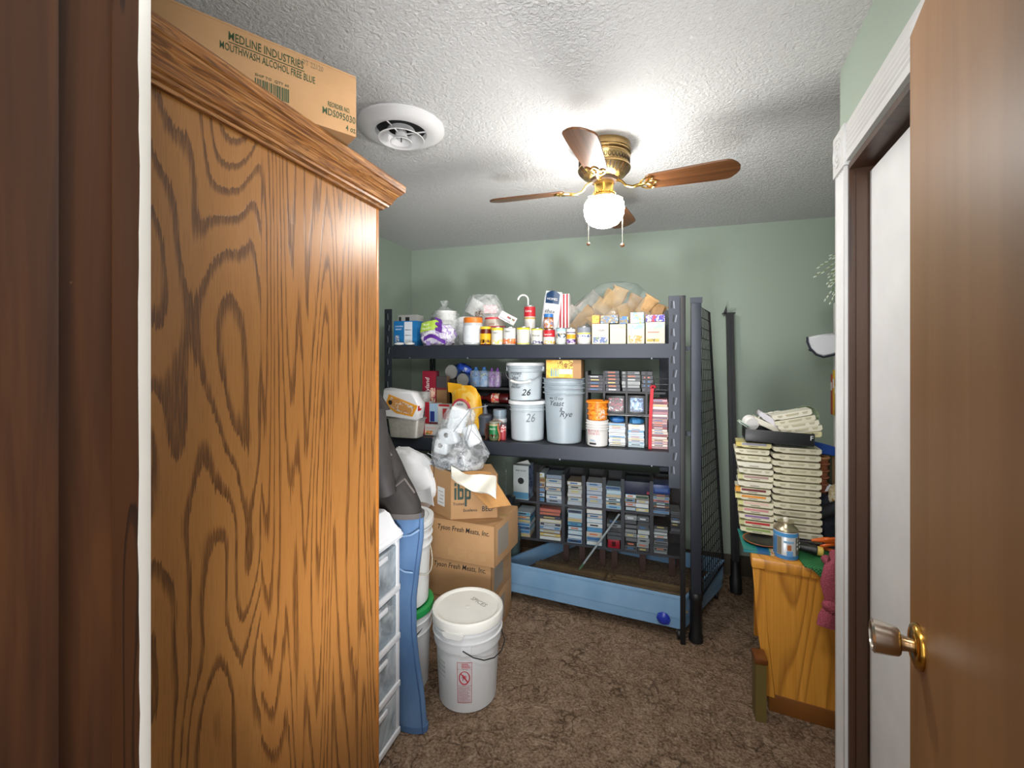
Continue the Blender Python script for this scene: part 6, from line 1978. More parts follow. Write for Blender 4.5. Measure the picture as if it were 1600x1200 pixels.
# ==================================================================== CLOTHES hanging beside the tower
JM_ = NT('denim')
wv_ = JM_.noise(JM_.coords((420, 420, 420)), 1, 2)
lg_ = JM_.noise(JM_.coords((5, 5, 2.5)), 1, 3)
JM_.col(JM_.mix(JM_.math('MULTIPLY', wv_, 0.35), JM_.ramp(lg_, [(0.3, '#3f5f86'), (0.7, '#6b8cb2')]), '#2f4a70'))
JM_.b.inputs['Roughness'].default_value = 0.85
JM_.bump(JM_.math('ADD', wv_, JM_.math('MULTIPLY', lg_, 2.0)), 0.3, 0.006)
JY = 1.605
edge = [(660, 0), (664, 800), (662, 840), (655, 890), (649, 935), (650, 985), (655, 1030), (663, 1085), (667, 1132), (668, 1176)]
secs = []
for (px_, py_) in edge[1:]:
    p = onY(px_, py_, JY)
    lft = onY(600 + (py_ - 800) * 0.045, py_, JY).x
    secs.append(((p.x + lft) / 2, 0.0, p.z, (p.x - lft) / 2, 0.034))
secs[-1] = (secs[-1][0], 0.0, 0.004, secs[-1][3], 0.034)
je = thing('blue_jeans', 'pair of faded blue jeans hanging to the carpet beside the white drawer tower', 'jeans', (0, JY, 0))
obj('leg', loft(list(reversed(secs)), 30, 0.10, 7, 11), JM_.m, je)
seam = [Vector((s_[0] + s_[3] * 0.90, -0.022, s_[2])) for s_ in secs]
obj('side_seam', tube(seam, 0.0022, 5), mat('#34507a', 0.8), je)
for i, (px0, py0, px1, py1) in enumerate(((630, 838, 655, 828), (620, 886, 645, 895))):
    obj('crease', tube([onY(px0, py0, JY - 0.034) - je.location, onY((px0 + px1) / 2, (py0 + py1) / 2 + 3, JY - 0.038) - je.location, onY(px1, py1, JY - 0.032) - je.location], 0.004, 5), mat('#7f9cc0', 0.85), je)
obj('hem', loft([(secs[-1][0], 0, 0.004, secs[-1][3] * 1.02, 0.036), (secs[-1][0], 0, 0.028, secs[-1][3] * 1.02, 0.036)], 26), mat('#48658c', 0.85), je)
# jacket
JK = mat('#241f1d', 0.7, var=0.25, bump=0.35, scale=14)
jk = thing('brown_jacket', 'dark brown grey jacket hanging over the jeans at the wardrobe edge', 'jacket', (0, JY - 0.005, 0))
redge = [(592, 632), (598, 652), (606, 676), (615, 700), (625, 722), (637, 744), (648, 762), (658, 784), (662, 803)]
secs2 = []
for i, (px_, py_) in enumerate(redge):
    p = onY(px_, py_, JY)
    lft = -1.30 if i < 5 else -1.30 + (i - 4) * 0.045
    secs2.append(((p.x + lft) / 2, 0, p.z, (p.x - lft) / 2, 0.055))
obj('body', loft(list(reversed(secs2)), 32, 0.10, 9, 21), JK, jk)
obj('hem_band', loft([(secs2[-1][0], 0, secs2[-1][2] - 0.012, secs2[-1][3] * 1.02, 0.058), (secs2[-1][0], 0, secs2[-1][2] + 0.010, secs2[-1][3] * 1.03, 0.058)], 30), mat('#4b4644', 0.7), jk)
obj('sleeve', tube([onY(586, 640, JY - 0.09) - jk.location, onY(590, 700, JY - 0.10) - jk.location, onY(598, 745, JY - 0.10) - jk.location, onY(606, 772, JY - 0.09) - jk.location], [0.04, 0.045, 0.04, 0.035], 12), mat('#332f2e', 0.7, var=0.2, bump=0.3, scale=14), jk)
for (pa, pb_) in (((600, 775), (632, 748)), ((596, 690), (612, 712)), ((632, 748), (648, 770))):
    obj('seam', tube([onY(*pa, JY - 0.066) - jk.location, onY(*pb_, JY - 0.064) - jk.location], 0.004, 6), mat('#5a5350', 0.7), jk)
obj('collar', loft([(-1.16, 0, secs2[0][2] - 0.02, 0.13, 0.05), (-1.18, 0, secs2[0][2] + 0.06, 0.09, 0.045)], 20), JK, jk)

# ==================================================================== PINE NIGHTSTAND AND WHAT IS ON IT
t = NT('pine')
tc = t.n('ShaderNodeTexCoord')
mp = t.n('ShaderNodeMapping')
mp.inputs['Scale'].default_value = (5.5, 5.5, 0.75)
mp.inputs['Location'].default_value = (0.4, 0, 0.3)
t.l(tc.outputs['Object'], mp.inputs[0])
f = t.noise(mp.outputs[0], 1.0, 1.0, 0.3, 0.1)
fine = t.noise(t.coords((160, 160, 3)), 1, 2)
fr_ = t.math('FRACT', t.math('MULTIPLY', f, 11))
ln = t.ramp(fr_, [(0.0, (0, 0, 0, 1)), (0.55, (0.15, 0.15, 0.15, 1)), (0.85, (1, 1, 1, 1)), (1, (0, 0, 0, 1))])
g = t.ramp(fine, [(0.3, '#cf8d32'), (0.7, '#dd9b40')])
t.col(t.mix(t.math('MULTIPLY', ln, 0.55), g, '#7a4312'))
t.b.inputs['Roughness'].default_value = 0.32
PINE = t.m
NY = 2.14
nz = 0.652
n0 = onY(1176, 866, NY)
ns_ = thing('pine_nightstand', 'honey pine nightstand standing at the right behind the white door casing', 'nightstand', (n0.x, NY, 0), R(-8))
nb = onY(1202, 1106, NY).x - n0.x
NW = 0.62
bm = bmesh.new()
A_ = [(0.012, 0.60), (NW, 0.60), (NW, 0.07), (nb + 0.004, 0.07)]
obj('side_board', prism([(0.045, 0.605), (0.16, 0.605), (0.16, 0.075), (nb + 0.02, 0.075), (0.055, 0.35)], 0.006, 0.022, 'Y'), PINE, ns_, smooth=False)
obj('side_board', prism([(0.1605, 0.605), (0.30, 0.605), (0.30, 0.075), (0.1605, 0.075)], 0.0065, 0.022, 'Y'), PINE, ns_, smooth=False)
obj('side_board', prism([(0.3005, 0.605), (NW, 0.605), (NW, 0.075), (0.3005, 0.075)], 0.0075, 0.022, 'Y'), PINE, ns_, smooth=False)
obj('corner_post', prism([(0.0, 0.60), (0.046, 0.60), (0.056, 0.35), (nb + 0.022, 0.06), (nb - 0.014, 0.06), (0.018, 0.35)], 0.0, 0.045, 'Y', bev=0.003), PINE, ns_)
obj('top_board', box(-0.006, NW + 0.02, -0.014, 0.46, 0.605, nz - 0.001, bev=0.010), PINE, ns_)
obj('plinth', box(nb - 0.004, NW, 0.002, 0.44, 0.0, 0.075, bev=0.004), mat('#7a4a1c', 0.4), ns_)
obj('front_frame', prism([(0.004, 0.60), (0.02, 0.60), (nb + 0.01, 0.07), (nb - 0.008, 0.07)], 0.046, 0.42, 'Y'), PINE, ns_, smooth=False)
obj('back_board', box(0.03, NW, 0.42, 0.43, 0.076, 0.604), PINE, ns_, smooth=False)
# low board leaning by the nightstand
lp = onY(1181, 1028, 2.055)
lb_ = thing('olive_board', 'low olive board with a brown cap rail in front of the nightstand', 'board', (lp.x, 2.055, 0))
obj('board', box(0.0, 0.040, 0.0, 0.070, 0.0, lp.z - 0.025), mat('#6a5a2c', 0.6), lb_, smooth=False)
obj('cap_rail', box(-0.004, 0.046, -0.004, 0.073, lp.z - 0.025, lp.z, bev=0.006), mat('#6a3a14', 0.4), lb_)

# teal magazine under the left tape tower
mg = thing('teal_magazine', 'teal and blue magazine sticking out under the left tape tower', 'magazine', (onY(1160, 860, 2.20).x, 2.175, nz), R(-4))
obj('pages', box(0.003, 0.197, 0.003, 0.247, 0.0005, 0.010), WHITE, mg, smooth=False)
obj('cover', box(0, 0.2, 0, 0.25, 0.0102, 0.0118), mat('#2f8a80', 0.35), mg, smooth=False)
obj('spine', box(0, 0.2, -0.001, 0.0025, 0, 0.0118), mat('#2a7f8a', 0.35), mg, smooth=False)
obj('blue_block', box(0.055, 0.10, -0.0016, 0.10, 0.0005, 0.0125), mat('#1f5f8f', 0.35), mg, smooth=False)
obj('food_picture', box(0.105, 0.19, -0.0018, 0.12, 0.0005, 0.0128), PK('#e0d6c0', '#8a5a2a', '#c9b890', '#d9cfae', s=50), mg, smooth=False)
pl = thing('orange_plate', 'dark plate with orange rim lying on the teal magazine', 'plate', (onY(1188, 850, 2.30).x, 2.275, nz + 0.0132))
obj('dish', lathe([(0.03, 0.0), (0.062, 0.003), (0.076, 0.012), (0.074, 0.014), (0.06, 0.006), (0.002, 0.004)], 30), mat('#22201f', 0.35), pl)
obj('orange_rim', lathe([(0.071, 0.0128), (0.078, 0.0135), (0.078, 0.0115)], 30, cap=False), mat('#b0602a', 0.4), pl)

# two towers of tape cartridges
CREAM = ['#d6d1b8', '#cfc9ae', '#dad6c2', '#d2ccb4']


def tape(label, x0, w_, y, z, th_, depth, rz, body, lab_c=None, tip=None, grips=True, tilt=0.0):
    t_ = thing('tape_cartridge', label, 'tape cartridge', (x0, y, z), rot=(0, tilt, rz))
    obj('shell', prism([(-w_ / 2, th_), (w_ / 2, th_), (w_ / 2, th_ * 0.30), (w_ * 0.44, 0), (-w_ * 0.30, 0), (-w_ * 0.36, th_ * 0.16), (-w_ * 0.46, th_ * 0.16), (-w_ / 2, th_ * 0.35)], 0, depth, 'Y', bev=0.0012), mat(body, 0.45), t_)
    if grips:
        for (u0, u1) in ((-0.38, -0.24), (-0.17, 0.18), (0.25, 0.40)):
            obj('recess', prism([(u0 * w_, th_ * 0.80), (u1 * w_, th_ * 0.80), (u1 * w_ - 0.004, th_ * 0.42), (u0 * w_ + 0.004, th_ * 0.42)], -0.0008, 0.0, 'Y'), mat('#b3ad92', 0.5), t_)
    if lab_c:
        obj('label_strip', box(-w_ * 0.34, w_ * 0.36, -0.001, 0, th_ * 0.52, th_ * 0.94), mat(lab_c, 0.45), t_)
        obj('title_line', box(-w_ * 0.15, w_ * 0.12, -0.0014, -0.0006, th_ * 0.26, th_ * 0.36), mat('#6a655a', 0.5), t_)
    if tip:
        obj('end_tip', box(-w_ / 2 - 0.003, -w_ * 0.37, -0.001, 0.03, th_ * 0.22, th_ + 0.0006), mat(tip, 0.45), t_)
    return t_


random.seed(21)
TYY = 2.33
z_bot = nz + 0.03
ltop = onY(1180, 690, TYY).z
nl = 14
pitch = (ltop - z_bot) / nl
LEFT = [('topmost', 'yellow edged', '#c9c08a', '#8f8fa0', '#c9b45a'), ('second', 'cream', '#d6d1b8', None, None), ('third', 'cream', '#d4cfb4', None, None), ('fourth', 'pale', '#d9d6c4', '#d9d6c6', None), ('fifth', 'pale', '#d2cebc', None, None), ('sixth', 'maroon lettered', '#d6d1b8', '#a88a86', '#c9c48a'),
        ('seventh', 'cream lettered', '#d8d4c0', '#d2cdbb', None), ('eighth', 'dark red labelled', '#d6d1b8', '#6a1a24', '#d9962a'), ('ninth', 'orange labelled', '#d6d1b8', '#d98a2a', '#d9d08a'), ('tenth', 'pink lettered', '#d6d1b8', '#d9b9aa', '#c9c884'), ('eleventh', 'rose labelled', '#d6d1b8', '#c98a8a', '#c4b884'), ('twelfth', 'purple labelled', '#d6d1b8', '#8a6a9a', None),
        ('thirteenth', 'red labelled', '#d6d1b8', '#b02a2a', '#b9b884'), ('bottom', 'green labelled', '#d2cfae', '#8aa05a', None)]
for i, (o_, desc, body, lc, tip) in enumerate(LEFT):
    z = ltop - (i + 1) * pitch
    sh = (0, -3, -1, 1, 3, 3, 2, -1, -1, 3, 3, 4, 5, 6)[i]
    c0 = onY(1178 + sh, 700, TYY).x
    tape('%s tape cartridge of the left tower from the top, %s' % (o_, desc), c0, 0.145, TYY, z, pitch * 0.76, 0.12, R(-6), body, lc, tip, grips=lc is None)
lt = thing('tape_tower_rack', 'narrow black rack holding the left tower of cartridges', 'tape rack', (onY(1208, 700, TYY + 0.02).x, TYY + 0.015, nz + 0.0005))
obj('spine_board', box(0.0, 0.008, 0.0, 0.12, 0, ltop - nz - 0.004), mat('#17171a', 0.5), lt, smooth=False)
for i in range(nl):
    obj('ledge', box(-0.012, 0.0, 0.002, 0.11, z_bot - nz + i * pitch - 0.003, z_bot - nz + i * pitch - 0.001), mat('#1d1d20', 0.5), lt, smooth=False)
rtop = onY(1245, 698, TYY - 0.02).z
nr = 14
z_b2 = nz + 0.004
pr_ = (rtop - z_b2) / nr
for i in range(nr):
    z = rtop - (i + 1) * pr_
    sh = (2, 1, 0, 3, 2, 2, 1, 1, 2, 2, 3, 3, 4, 4)[i]
    o_ = 'bottom' if i == nr - 1 else ORD[i]
    tape('%s plain cream tape cartridge in the right tower, counted from its top' % o_, onY(1244 + sh, 700, TYY - 0.02).x, 0.190, TYY - 0.02, z, pr_ * 0.77, 0.12, R(-2 + random.uniform(-1, 1)), random.choice(CREAM))
# black tray with more cartridges
tx0, tx1 = onY(1165, 690, TYY - 0.03).x, onY(1270, 690, TYY - 0.03).x
tz = max(ltop, rtop) + 0.002
tray = thing('black_plastic_tray', 'shallow black tray laid across the tops of both tape towers', 'tray', ((tx0 + tx1) / 2, TYY - 0.035, tz), rot=(0, R(1.5), R(-5)))
hw = (tx1 - tx0) / 2
BT = mat('#1f2022', 0.35)
obj('floor', box(-hw, hw, 0, 0.15, 0, 0.003), BT, tray, smooth=False)
obj('front_wall', box(-hw, hw, 0, 0.004, 0.003, 0.056, bev=0.0015), BT, tray)
obj('rear_wall', box(-hw, hw, 0.146, 0.15, 0.003, 0.056, bev=0.0015), BT, tray)
for s_ in (-1, 1):
    obj('end_wall', box(s_ * hw - 0.002, s_ * hw + 0.002, 0, 0.15, 0.003, 0.056, bev=0.0015), BT, tray)
text('F', 0.03, WHITE, tray, loc=(hw * 0.93, -0.0015, 0.036), name='white_letter')
PILE = [(1238, 648, -14, 0.16, 'top cream tape cartridge of the fanned pile in the black tray', '#d9d5c4'), (1242, 657, -14, 0.165, 'second cream cartridge of the fanned pile in the tray', '#d4cfb9'), (1247, 664, -13, 0.165, 'third cream cartridge of the fanned pile in the tray', '#d9d4c0'), (1251, 671, -12, 0.165, 'fourth cream cartridge of the fanned pile in the tray', '#d6d1bc'),
        (1256, 678, -7, 0.13, 'yellowish cartridge lowest in the fanned pile in the tray', '#c9c294'), (1206, 668, 25, 0.17, 'cream cartridge sloping down to the right in the tray', '#d8d4c4'), (1203, 657, 33, 0.12, 'white and violet cartridge sloping behind the cream one', '#cfcdd4')]
for i, (px_, py_, tl, w_, lab_, c_) in enumerate(PILE):
    p = onY(px_, py_, TYY + 0.0 + 0.004 * i)
    tape(lab_, p.x, w_, TYY + (0.0 if i < 5 else 0.03) - 0.012, p.z - 0.014, 0.026, 0.10, R(-4), c_, grips=i < 5, tilt=R(tl))
p = onY(1163, 663, TYY)
pg = thing('pale_green_clip', 'pale green plastic clip poking out at the left end of the tray', 'clip', (p.x, TYY + 0.01, p.z), rot=(0, R(32), 0))
obj('plate', box(-0.022, 0.03, 0, 0.05, -0.006, 0.006, bev=0.002), mat('#b4c4b6', 0.4), pg)
obj('dark_slot', box(-0.018, 0.024, -0.001, 0, -0.002, 0.002), mat('#3f4a42', 0.5), pg)
p = onY(1177, 660, TYY)
tp_ = thing('white_spool', 'white roll lying at the left end of the black tray', 'roll', (p.x, TYY + 0.02, p.z - 0.012), rot=(R(-78), 0, R(10)))
obj('roll', lathe([(0.012, 0), (0.030, 0), (0.032, 0.003), (0.032, 0.045), (0.012, 0.045)], 20), mat('#dcd9d6', 0.6), tp_)
bm = bmesh.new()
for k_ in range(3):
    tube([onY(1196 + 10 * k_ + 11 * math.cos(a), 655 - 6 * k_ * 0.3 - 9 * math.sin(a), TYY + 0.05 + 0.01 * k_) - onY(1205, 655, TYY) for a in [R(q) for q in range(0, 361, 24)]], 0.003, 5, bm)
cab = obj('cable_coil', bm, mat('#d2d0c8', 0.5), loc=onY(1205, 655, TYY))
tag(cab, 'loose coil of white cable on top of the tape pile', 'cable')
o = obj('green_cup_rim', xf(lathe([(0.045, 0.0), (0.050, 0.03), (0.048, 0.03), (0.043, 0.002)], 24, cap=False), rot=(R(70), 0, 0)), clear_mat('green_clear', '#b9c9a9', 0.5, 0.1, 5), loc=onY(1258, 652, TYY + 0.09))
tag(o, 'clear greenish cup lying behind the fanned cartridges', 'cup')

# spray can
scp = onZ(1229, 871, nz)
r = 17 * (scp.y / ray(1229, 871).y) / FPX
can = thing('spray_can', 'blue and white aerosol can standing on the front edge of the nightstand', 'aerosol can', (scp.x, max(scp.y, NY + 0.02 + r * 0.4), nz))
hcn = 0.118
obj('body', lathe([(r * 0.93, 0.0), (r, 0.003), (r, hcn), (r * 0.96, hcn + 0.003)], 34), mat('#d6d9dc', 0.3, 0.3), can)
obj('bottom_band', lathe([(r + 0.0006, 0.004), (r + 0.0006, 0.020)], 34, cap=False), mat('#3f7fb8', 0.35), can)
obj('top_band', lathe([(r + 0.0006, hcn - 0.020), (r + 0.0006, hcn - 0.004)], 34, cap=False), mat('#4a94cc', 0.35), can)
obj('shoulder', lathe([(r * 1.01, hcn), (r * 1.02, hcn + 0.004), (r * 0.90, hcn + 0.012), (r * 0.66, hcn + 0.022), (r * 0.62, hcn + 0.032), (r * 0.66, hcn + 0.034), (r * 0.5, hcn + 0.034)], 30), mat('#b5aa8f', 0.28, 0.85), can)
obj('nozzle', lathe([(0.010, hcn + 0.033), (0.011, hcn + 0.046), (0.005, hcn + 0.052)], 14), mat('#d9d4c4', 0.5), can)


def wrapp(name, a0, a1, z0, z1, m):
    return obj(name, sheet(lambda u, v_: Vector(((r + 0.0012) * math.sin(R(a0 + (a1 - a0) * u) + R(32)), -(r + 0.0012) * math.cos(R(a0 + (a1 - a0) * u) + R(32)), z0 + (z1 - z0) * v_)), 8, 1, 0.0007), m, can)


wrapp('silver_panel', 2, 60, 0.022, hcn - 0.022, mat('#6b6a62', 0.4))
wrapp('dark_stripe', -86, -66, 0.022, hcn - 0.022, mat('#7d7868', 0.4))
wrapp('blue_panel', -118, -88, 0.022, hcn - 0.022, mat('#4a7aa8', 0.4))
wrapp('orange_pot', -40, -22, 0.044, 0.066, mat('#b06a3a', 0.4))
wrapp('blue_flower', -42, -14, 0.018, 0.040, mat('#6aa0d6', 0.4))
wrapp('blue_script', -56, -10, 0.074, 0.082, mat('#7fb0d6', 0.4))
for s_, zz_ in (('Soft', 0.083), ('Cotton', 0.069), ('FRESH', 0.050)):
    text(s_, 0.0155, WHITE, can, loc=(math.sin(R(60)) * r, -math.cos(R(60)) * r - 0.0015, zz_), rot=(R(90), 0, R(60)))
# dark navy garment bundle
nvp = onY(1292, 822, 2.42)
nv2 = thing('navy_bundle', 'dark navy cloth bundle behind the right tape tower', 'cloth', (nvp.x + 0.03, 2.43, nz))
obj('bundle', xf(blob(0.15, 0.08, 0.115, 0.35, 2.4, 13, 28, 16, flat=-0.95), loc=(0, 0, 0.112)), mat('#1b1f2c', 0.8, var=0.3, bump=0.4, scale=50), nv2)
obj('fold', tube([(-0.12, -0.07, 0.12), (-0.02, -0.09, 0.18), (0.10, -0.06, 0.245)], [0.02, 0.03, 0.02], 10), mat('#15171f', 0.8), nv2)
obj('spread_edge', xf(blob(0.19, 0.05, 0.022, 0.3, 3, 4, 24, 8, flat=-0.9), loc=(-0.03, -0.11, 0.020)), mat('#17181f', 0.85), nv2)
# brown box, basket, blue cloth, papers behind
GY = 2.52
gx0, gx1 = onY(1284, 740, GY).x, onY(1318, 740, GY).x
gb = thing('olive_box', 'olive brown box standing at the back of the nightstand under the blue cloth', 'box', (gx0, GY, nz))
gh = onY(1295, 712, GY).z - nz
obj('body', box(0, gx1 - gx0, 0, 0.07, 0, gh, bev=0.003), mat('#3c3f28', 0.6), gb)
obj('brown_end', box((gx1 - gx0) * 0.48, gx1 - gx0 + 0.001, -0.001, 0.071, 0.002, gh - 0.002), mat('#7a5a3c', 0.6), gb)
bc_ = thing('blue_cap_cloth', 'royal blue folded cloth lying over the olive box', 'cloth', onY(1294, 705, GY - 0.02))
obj('cloth', sheet(lambda u, v_: onY(1268 + 46 * u, 689 + 12 * u + 18 * v_ * (1 - 0.3 * u), GY - 0.015 - 0.03 * v_ * math.sin(u * 3 + 0.5)) - bc_.location, 14, 8, 0.010), mat('#1f4aa0', 0.7, bump=0.3, scale=40), bc_)
bs = thing('wicker_basket', 'small reddish wicker basket behind the right tape tower', 'basket', (onY(1283, 740, 2.47).x - 0.01, 2.475, nz + 0.20))
hbk = onY(1283, 714, 2.47).z - nz - 0.20
obj('wall', lathe([(0.030, 0.0), (0.034, 0.02), (0.040, hbk - 0.02), (0.043, hbk), (0.038, hbk), (0.034, 0.01)], 24), mat('#9a5a3c', 0.8, var=0.4, bump=0.6, scale=160), bs)
for k_ in range(5):
    z = hbk * (0.12 + 0.18 * k_)
    obj('woven_band', tube([((0.034 + 0.008 * z / hbk + 0.002) * math.cos(a), (0.034 + 0.008 * z / hbk + 0.002) * math.sin(a), z) for a in [2 * PI * q / 20 for q in range(20)]], 0.004, 5, closed=True), mat('#a8644a', 0.8), bs)
obj('rim', tube([(0.042 * math.cos(a), 0.042 * math.sin(a), hbk) for a in [2 * PI * q / 20 for q in range(20)]], 0.006, 6, closed=True), mat('#b5835a', 0.7), bs)
pbx = thing('book_pile', 'pale green book lying under the wicker basket at the back', 'book', (onY(1276, 790, 2.46).x, 2.47, nz + 0.0005))
obj('pages', box(0.0, 0.22, 0.0, 0.09, 0.002, 0.197), mat('#aeb59a', 0.6), pbx, smooth=False)
obj('blue_streak', prism([(0.0, 0.15), (0.11, 0.150), (0.04, 0.165), (0.0, 0.168)], -0.002, 0.0, 'Y'), mat('#3a6aa0', 0.5), pbx, smooth=False)
obj('cover_edge', box(0.0, 0.22, -0.001, 0.091, 0.194, 0.199), mat('#c9cdb9', 0.5), pbx, smooth=False)
wpp = onY(1287, 768, 2.44)
o = obj('white_paper', sheet(lambda u, v_: Vector((-0.045 + 0.10 * u, 0.02 * v_, 0.03 * math.sin(u * PI * 0.7) + 0.04 * v_ * (1 - u * 0.4))), 8, 5, 0.003), mat('#dfe1ea', 0.5), loc=(wpp.x, 2.445, wpp.z - 0.028))
tag(o, 'curled white paper on the pale green book', 'paper')
yy = onY(1307, 776, 2.40)
o = obj('ochre_bag', blob(0.035, 0.03, 0.055, 0.2, 3, 9, 18, 12), PK('#c9b48a', '#d9cdb0', '#b98a3a', s=25), loc=(yy.x, 2.40, yy.z))
tag(o, 'ochre and cream wrapped packet half hidden by the door casing', 'packet')
# orange handled scissors and black torch
sp_ = onZ(1290, 848, nz + 0.055)
sc_ = thing('orange_scissors', 'orange handled scissors lying on the green mesh', 'scissors', (onY(1288, 850, 2.24).x, 2.235, nz + 0.045))
ORG = mat('#d9621c', 0.4)
for (cx__, cz__, rx_, rz__) in ((0.035, -0.006, 0.048, 0.014), (0.045, 0.022, 0.05, 0.012)):
    obj('handle_loop', tube([(cx__ + rx_ * math.cos(a), 0.01 * math.sin(a * 2), cz__ + rz__ * math.sin(a)) for a in [2 * PI * q / 22 for q in range(22)]], 0.007, 7, closed=True), ORG, sc_)
obj('upper_arm', tube([(0.06, 0.0, 0.026), (0.0, 0.0, 0.024), (-0.05, 0.0, 0.016)], [0.012, 0.012, 0.005], 8), ORG, sc_)
obj('blade', prism([(-0.01, 0.012), (-0.10, 0.008), (-0.11, 0.003), (-0.01, 0.004)], -0.002, 0.002, 'Y'), mat('#8a8a8a', 0.3, 0.9), sc_)
to = thing('black_torch', 'short black torch with a pale yellow end beside the aerosol can', 'torch', (onY(1256, 862, 2.22).x, 2.215, nz + 0.034), rot=(0, R(97), R(-6)))
obj('barrel', lathe([(0.016, -0.04), (0.018, -0.038), (0.018, 0.03), (0.021, 0.034), (0.021, 0.045)], 20), mat('#1d1e1c', 0.4), to)
obj('yellow_end', lathe([(0.018, 0.0455), (0.019, 0.05), (0.019, 0.066), (0.014, 0.070)], 20), mat('#d9b85a', 0.4), to)
# green mesh hanging over the corner
GM = NT('green_mesh')
ck_ = GM.n('ShaderNodeTexChecker')
ck_.inputs['Scale'].default_value = 150
GM.l(GM.coords(), ck_.inputs['Vector'])
ck_.inputs['Color1'].default_value = hexc('#2f8a4a')
ck_.inputs['Color2'].default_value = hexc('#14452a')
GM.l(ck_.outputs[0], GM.b.inputs['Base Color'])
GM.b.inputs['Roughness'].default_value = 0.7
gm = thing('green_mesh_cloth', 'green mesh cloth hanging in a point over the nightstand corner', 'cloth', (0, 0, 0))
def gmf(u, v_):
    x_ = onY(1250, 870, NY).x + 0.22 * u
    yf_ = NY - 0.034 - 0.1405 * (x_ - n0.x)
    drop = max(0.0, (u * 1.15 - 0.10)) * 0.17
    yy_ = NY + 0.12 - 0.16 * v_ - 0.012 * math.sin(u * 9) * v_
    if v_ < 0.75:
        return Vector((x_, NY + 0.12 + (yf_ - NY - 0.12) * v_ / 0.75, nz + 0.006 + 0.004 * math.sin(u * 12)))
    k_ = (v_ - 0.75) / 0.25
    return Vector((x_, yf_ - 0.006 * math.sin(u * 10), nz + 0.006 - k_ * drop))
obj('mesh', sheet(gmf, 18, 16, 0.004), GM.m, gm)
bm = bmesh.new()
for i in range(9):
    a = gmf(i / 8, 1.0)
    b_ = gmf(i / 8, 0.76)
    tube([a - Vector((0, 0.003, 0)), b_ - Vector((0, 0.003, 0))], 0.0018, 4, bm)
o = obj('mesh_cords', bm, mat('#1f6a38', 0.7), gm)
o['kind'] = 'stuff'
# rose knitted scarf
sfp = onY(1291, 880, NY - 0.14)
sf = thing('rose_scarf', 'rose pink knitted scarf with a knotted tassel hanging by the door casing', 'scarf', (sfp.x + 0.012, NY - 0.155, 0))
RK = mat('#9a4656', 0.9, var=0.35, bump=0.9, scale=190)
zt_ = onY(1300, 864, NY - 0.07).z
zk = onY(1300, 930, NY - 0.07).z
zb_ = onY(1300, 962, NY - 0.07).z
obj('scarf_length', loft([(0.012, 0, zk, 0.030, 0.022), (0.004, 0, (zk + zt_) / 2, 0.042, 0.026), (0.012, 0, zt_ - 0.02, 0.036, 0.024), (0.02, 0, zt_, 0.022, 0.02)], 22, 0.14, 40, 2), RK, sf)
obj('knot', xf(blob(0.030, 0.028, 0.028, 0.25, 4, 6, 20, 12), loc=(0.0, -0.004, zk)), RK, sf)
obj('tassel', loft([(-0.006, 0, zb_, 0.040, 0.02), (-0.004, 0, (zb_ + zk) / 2, 0.034, 0.02), (0.0, 0, zk, 0.020, 0.016)], 26, 0.5, 60, 8), RK, sf)
obj('drape_over', tube([(0.02, 0.0, zt_ - 0.01), (0.024, 0.04, zt_ + 0.012), (0.03, 0.085, nz + 0.024), (0.03, 0.15, nz + 0.026)], 0.018, 10), RK, sf)

# ==================================================================== WHITE BOOKCASE, PLANT AND CAP beyond the closet corner
BX0 = 1.035
bk = thing('white_bookcase', 'tall white bookcase mostly hidden behind the closet corner at right', 'bookcase', (BX0, 2.66, 0))
BW, BD, BHt = 0.39, XR - BX0 - 0.004, 1.83
BWM = mat('#d5d6d2', 0.45)
for y_ in (0, BW - 0.018):
    obj('side_panel', box(0, BD, y_, y_ + 0.018, 0, BHt), BWM, bk, smooth=False)
for z in (0.06, 0.45, 0.82, 1.16, 1.50, BHt - 0.018):
    obj('shelf', box(0.004, BD, 0.0185, BW - 0.0185, z, z + 0.018), BWM, bk, smooth=False)
obj('back_panel', box(BD - 0.006, BD - 0.001, 0.0185, BW - 0.0185, 0.08, BHt - 0.02), BWM, bk, smooth=False)
cols = ('#a8402c', '#d9b02a', '#8a3a2a', '#e0ddd6', '#3a5a8a', '#c9c4b0')
for i in range(6):
    b = thing('shelf_book', ('red', 'yellow', 'brick red', 'white', 'blue', 'beige')[i] + ' book standing in the white bookcase beside the door casing', 'book', (BX0 + 0.006 - 0.03 * (i < 3), 2.66 + BW - 0.024 - 0.030 * (i + 1), 1.1785 if i != 99 else 0), group='books in the white bookcase')
    hh = (0.235, 0.26, 0.21, 0.24, 0.22, 0.25)[i]
    obj('cover', box(0, 0.14, 0, 0.026, 0, hh, bev=0.002), mat(cols[i], 0.5), b)
    obj('page_block', box(0.006, 0.1405, 0.004, 0.022, 0.004, hh + 0.0004), WHITE, b)
    obj('title_band', box(-0.001, 0.0, 0.004, 0.022, hh * 0.6, hh * 0.8), WHITE, b)
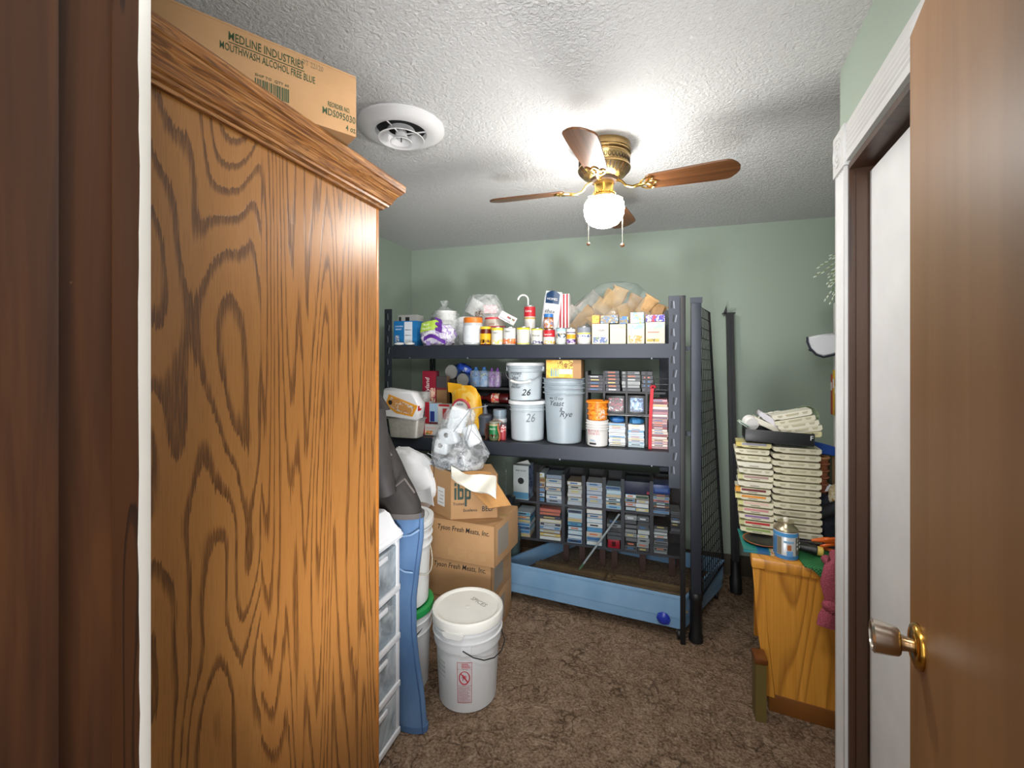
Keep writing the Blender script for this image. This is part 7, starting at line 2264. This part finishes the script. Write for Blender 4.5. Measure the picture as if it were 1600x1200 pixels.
# plant on the bookcase with drooping pale sprigs
ptp = thing('sprig_plant', 'artificial plant with thin pale green sprigs poking out past the closet corner', 'plant', (BX0 + 0.06, 2.86, BHt + 0.0005))
obj('pot', lathe([(0.04, 0), (0.048, 0.01), (0.056, 0.08), (0.06, 0.085), (0.052, 0.085), (0.05, 0.07)], 22), mat('#c9c4b9', 0.6), ptp)
obj('soil', lathe([(0.05, 0.068), (0.002, 0.072)], 18), mat('#3a2c20', 0.9), ptp)
random.seed(31)
ST_M = mat('#8fa35a', 0.6)
LF = mat('#dfe6da', 0.5)
leafm = mesh_of(blob(0.0042, 0.0042, 0.0105, 0.05, 2, 1, 6, 5), 'leaf', LF)
for k_ in range(34):
    tx = random.uniform(-0.16, -0.06)
    tz_ = random.uniform(-0.02, 0.24)
    ty = random.uniform(-0.05, 0.06)
    if k_ == 0:
        tx, tz_ = -0.20, 0.185
    if k_ == 1:
        tx, tz_ = -0.215, 0.135
    m_ = Vector((tx * 0.45, ty * 0.5, 0.14 + tz_ * 0.5))
    e_ = Vector((tx, ty, tz_))
    stm = obj('sprig', tube([(random.uniform(-0.02, 0.02), 0, 0.07), m_, e_], 0.0016, 4), ST_M, ptp)
    d_ = (e_ - m_).normalized()
    for q in range(3):
        pp_ = e_ - d_ * (0.022 * q) + Vector((0, random.uniform(-0.006, 0.006), random.uniform(-0.007, 0.007)))
        lf = obj('leaf', leafm, LF, stm, loc=pp_)
        lf.rotation_euler = (d_ + Vector((random.uniform(-0.3, 0.3), random.uniform(-0.3, 0.3), random.uniform(-0.3, 0.3)))).to_track_quat('Z', 'Y').to_euler()
# cap hung on the bookcase
capc = onY(1288, 541, 2.90)
cp_ = thing('baseball_cap', 'white cloth cap with navy edging hanging on the bookcase past the closet corner', 'cap', (capc.x, 2.90, capc.z))
outl = [(-0.088, 0.050), (-0.02, 0.066), (0.06, 0.075), (0.07, -0.03), (0.035, -0.048), (-0.01, -0.060), (-0.045, -0.046), (-0.075, -0.012)]
bm = prism(outl, -0.02, 0.025, 'Y', bev=0.010)
obj('cloth', bm, mat('#dadbe0', 0.6, bump=0.25, scale=25), cp_)
edge_ = [(-0.090, -0.022, 0.052), (-0.090, -0.022, 0.025), (-0.076, -0.022, -0.012), (-0.046, -0.022, -0.048), (-0.010, -0.022, -0.062), (0.036, -0.022, -0.050), (0.07, -0.022, -0.032)]
obj('navy_edging', tube(edge_, 0.0055, 8), mat('#1c2230', 0.6), cp_)
obj('hem_tab', tube([(-0.082, -0.022, -0.018), (-0.070, -0.022, -0.026)], 0.005, 6), mat('#1c2230', 0.6), cp_)
obj('loop', tube([(0.05, 0.0, 0.05), (0.07, 0.0, 0.07), (BX0 - capc.x + 0.002, 0.0, 0.05)], 0.003, 6), mat('#1c2230', 0.6), cp_)
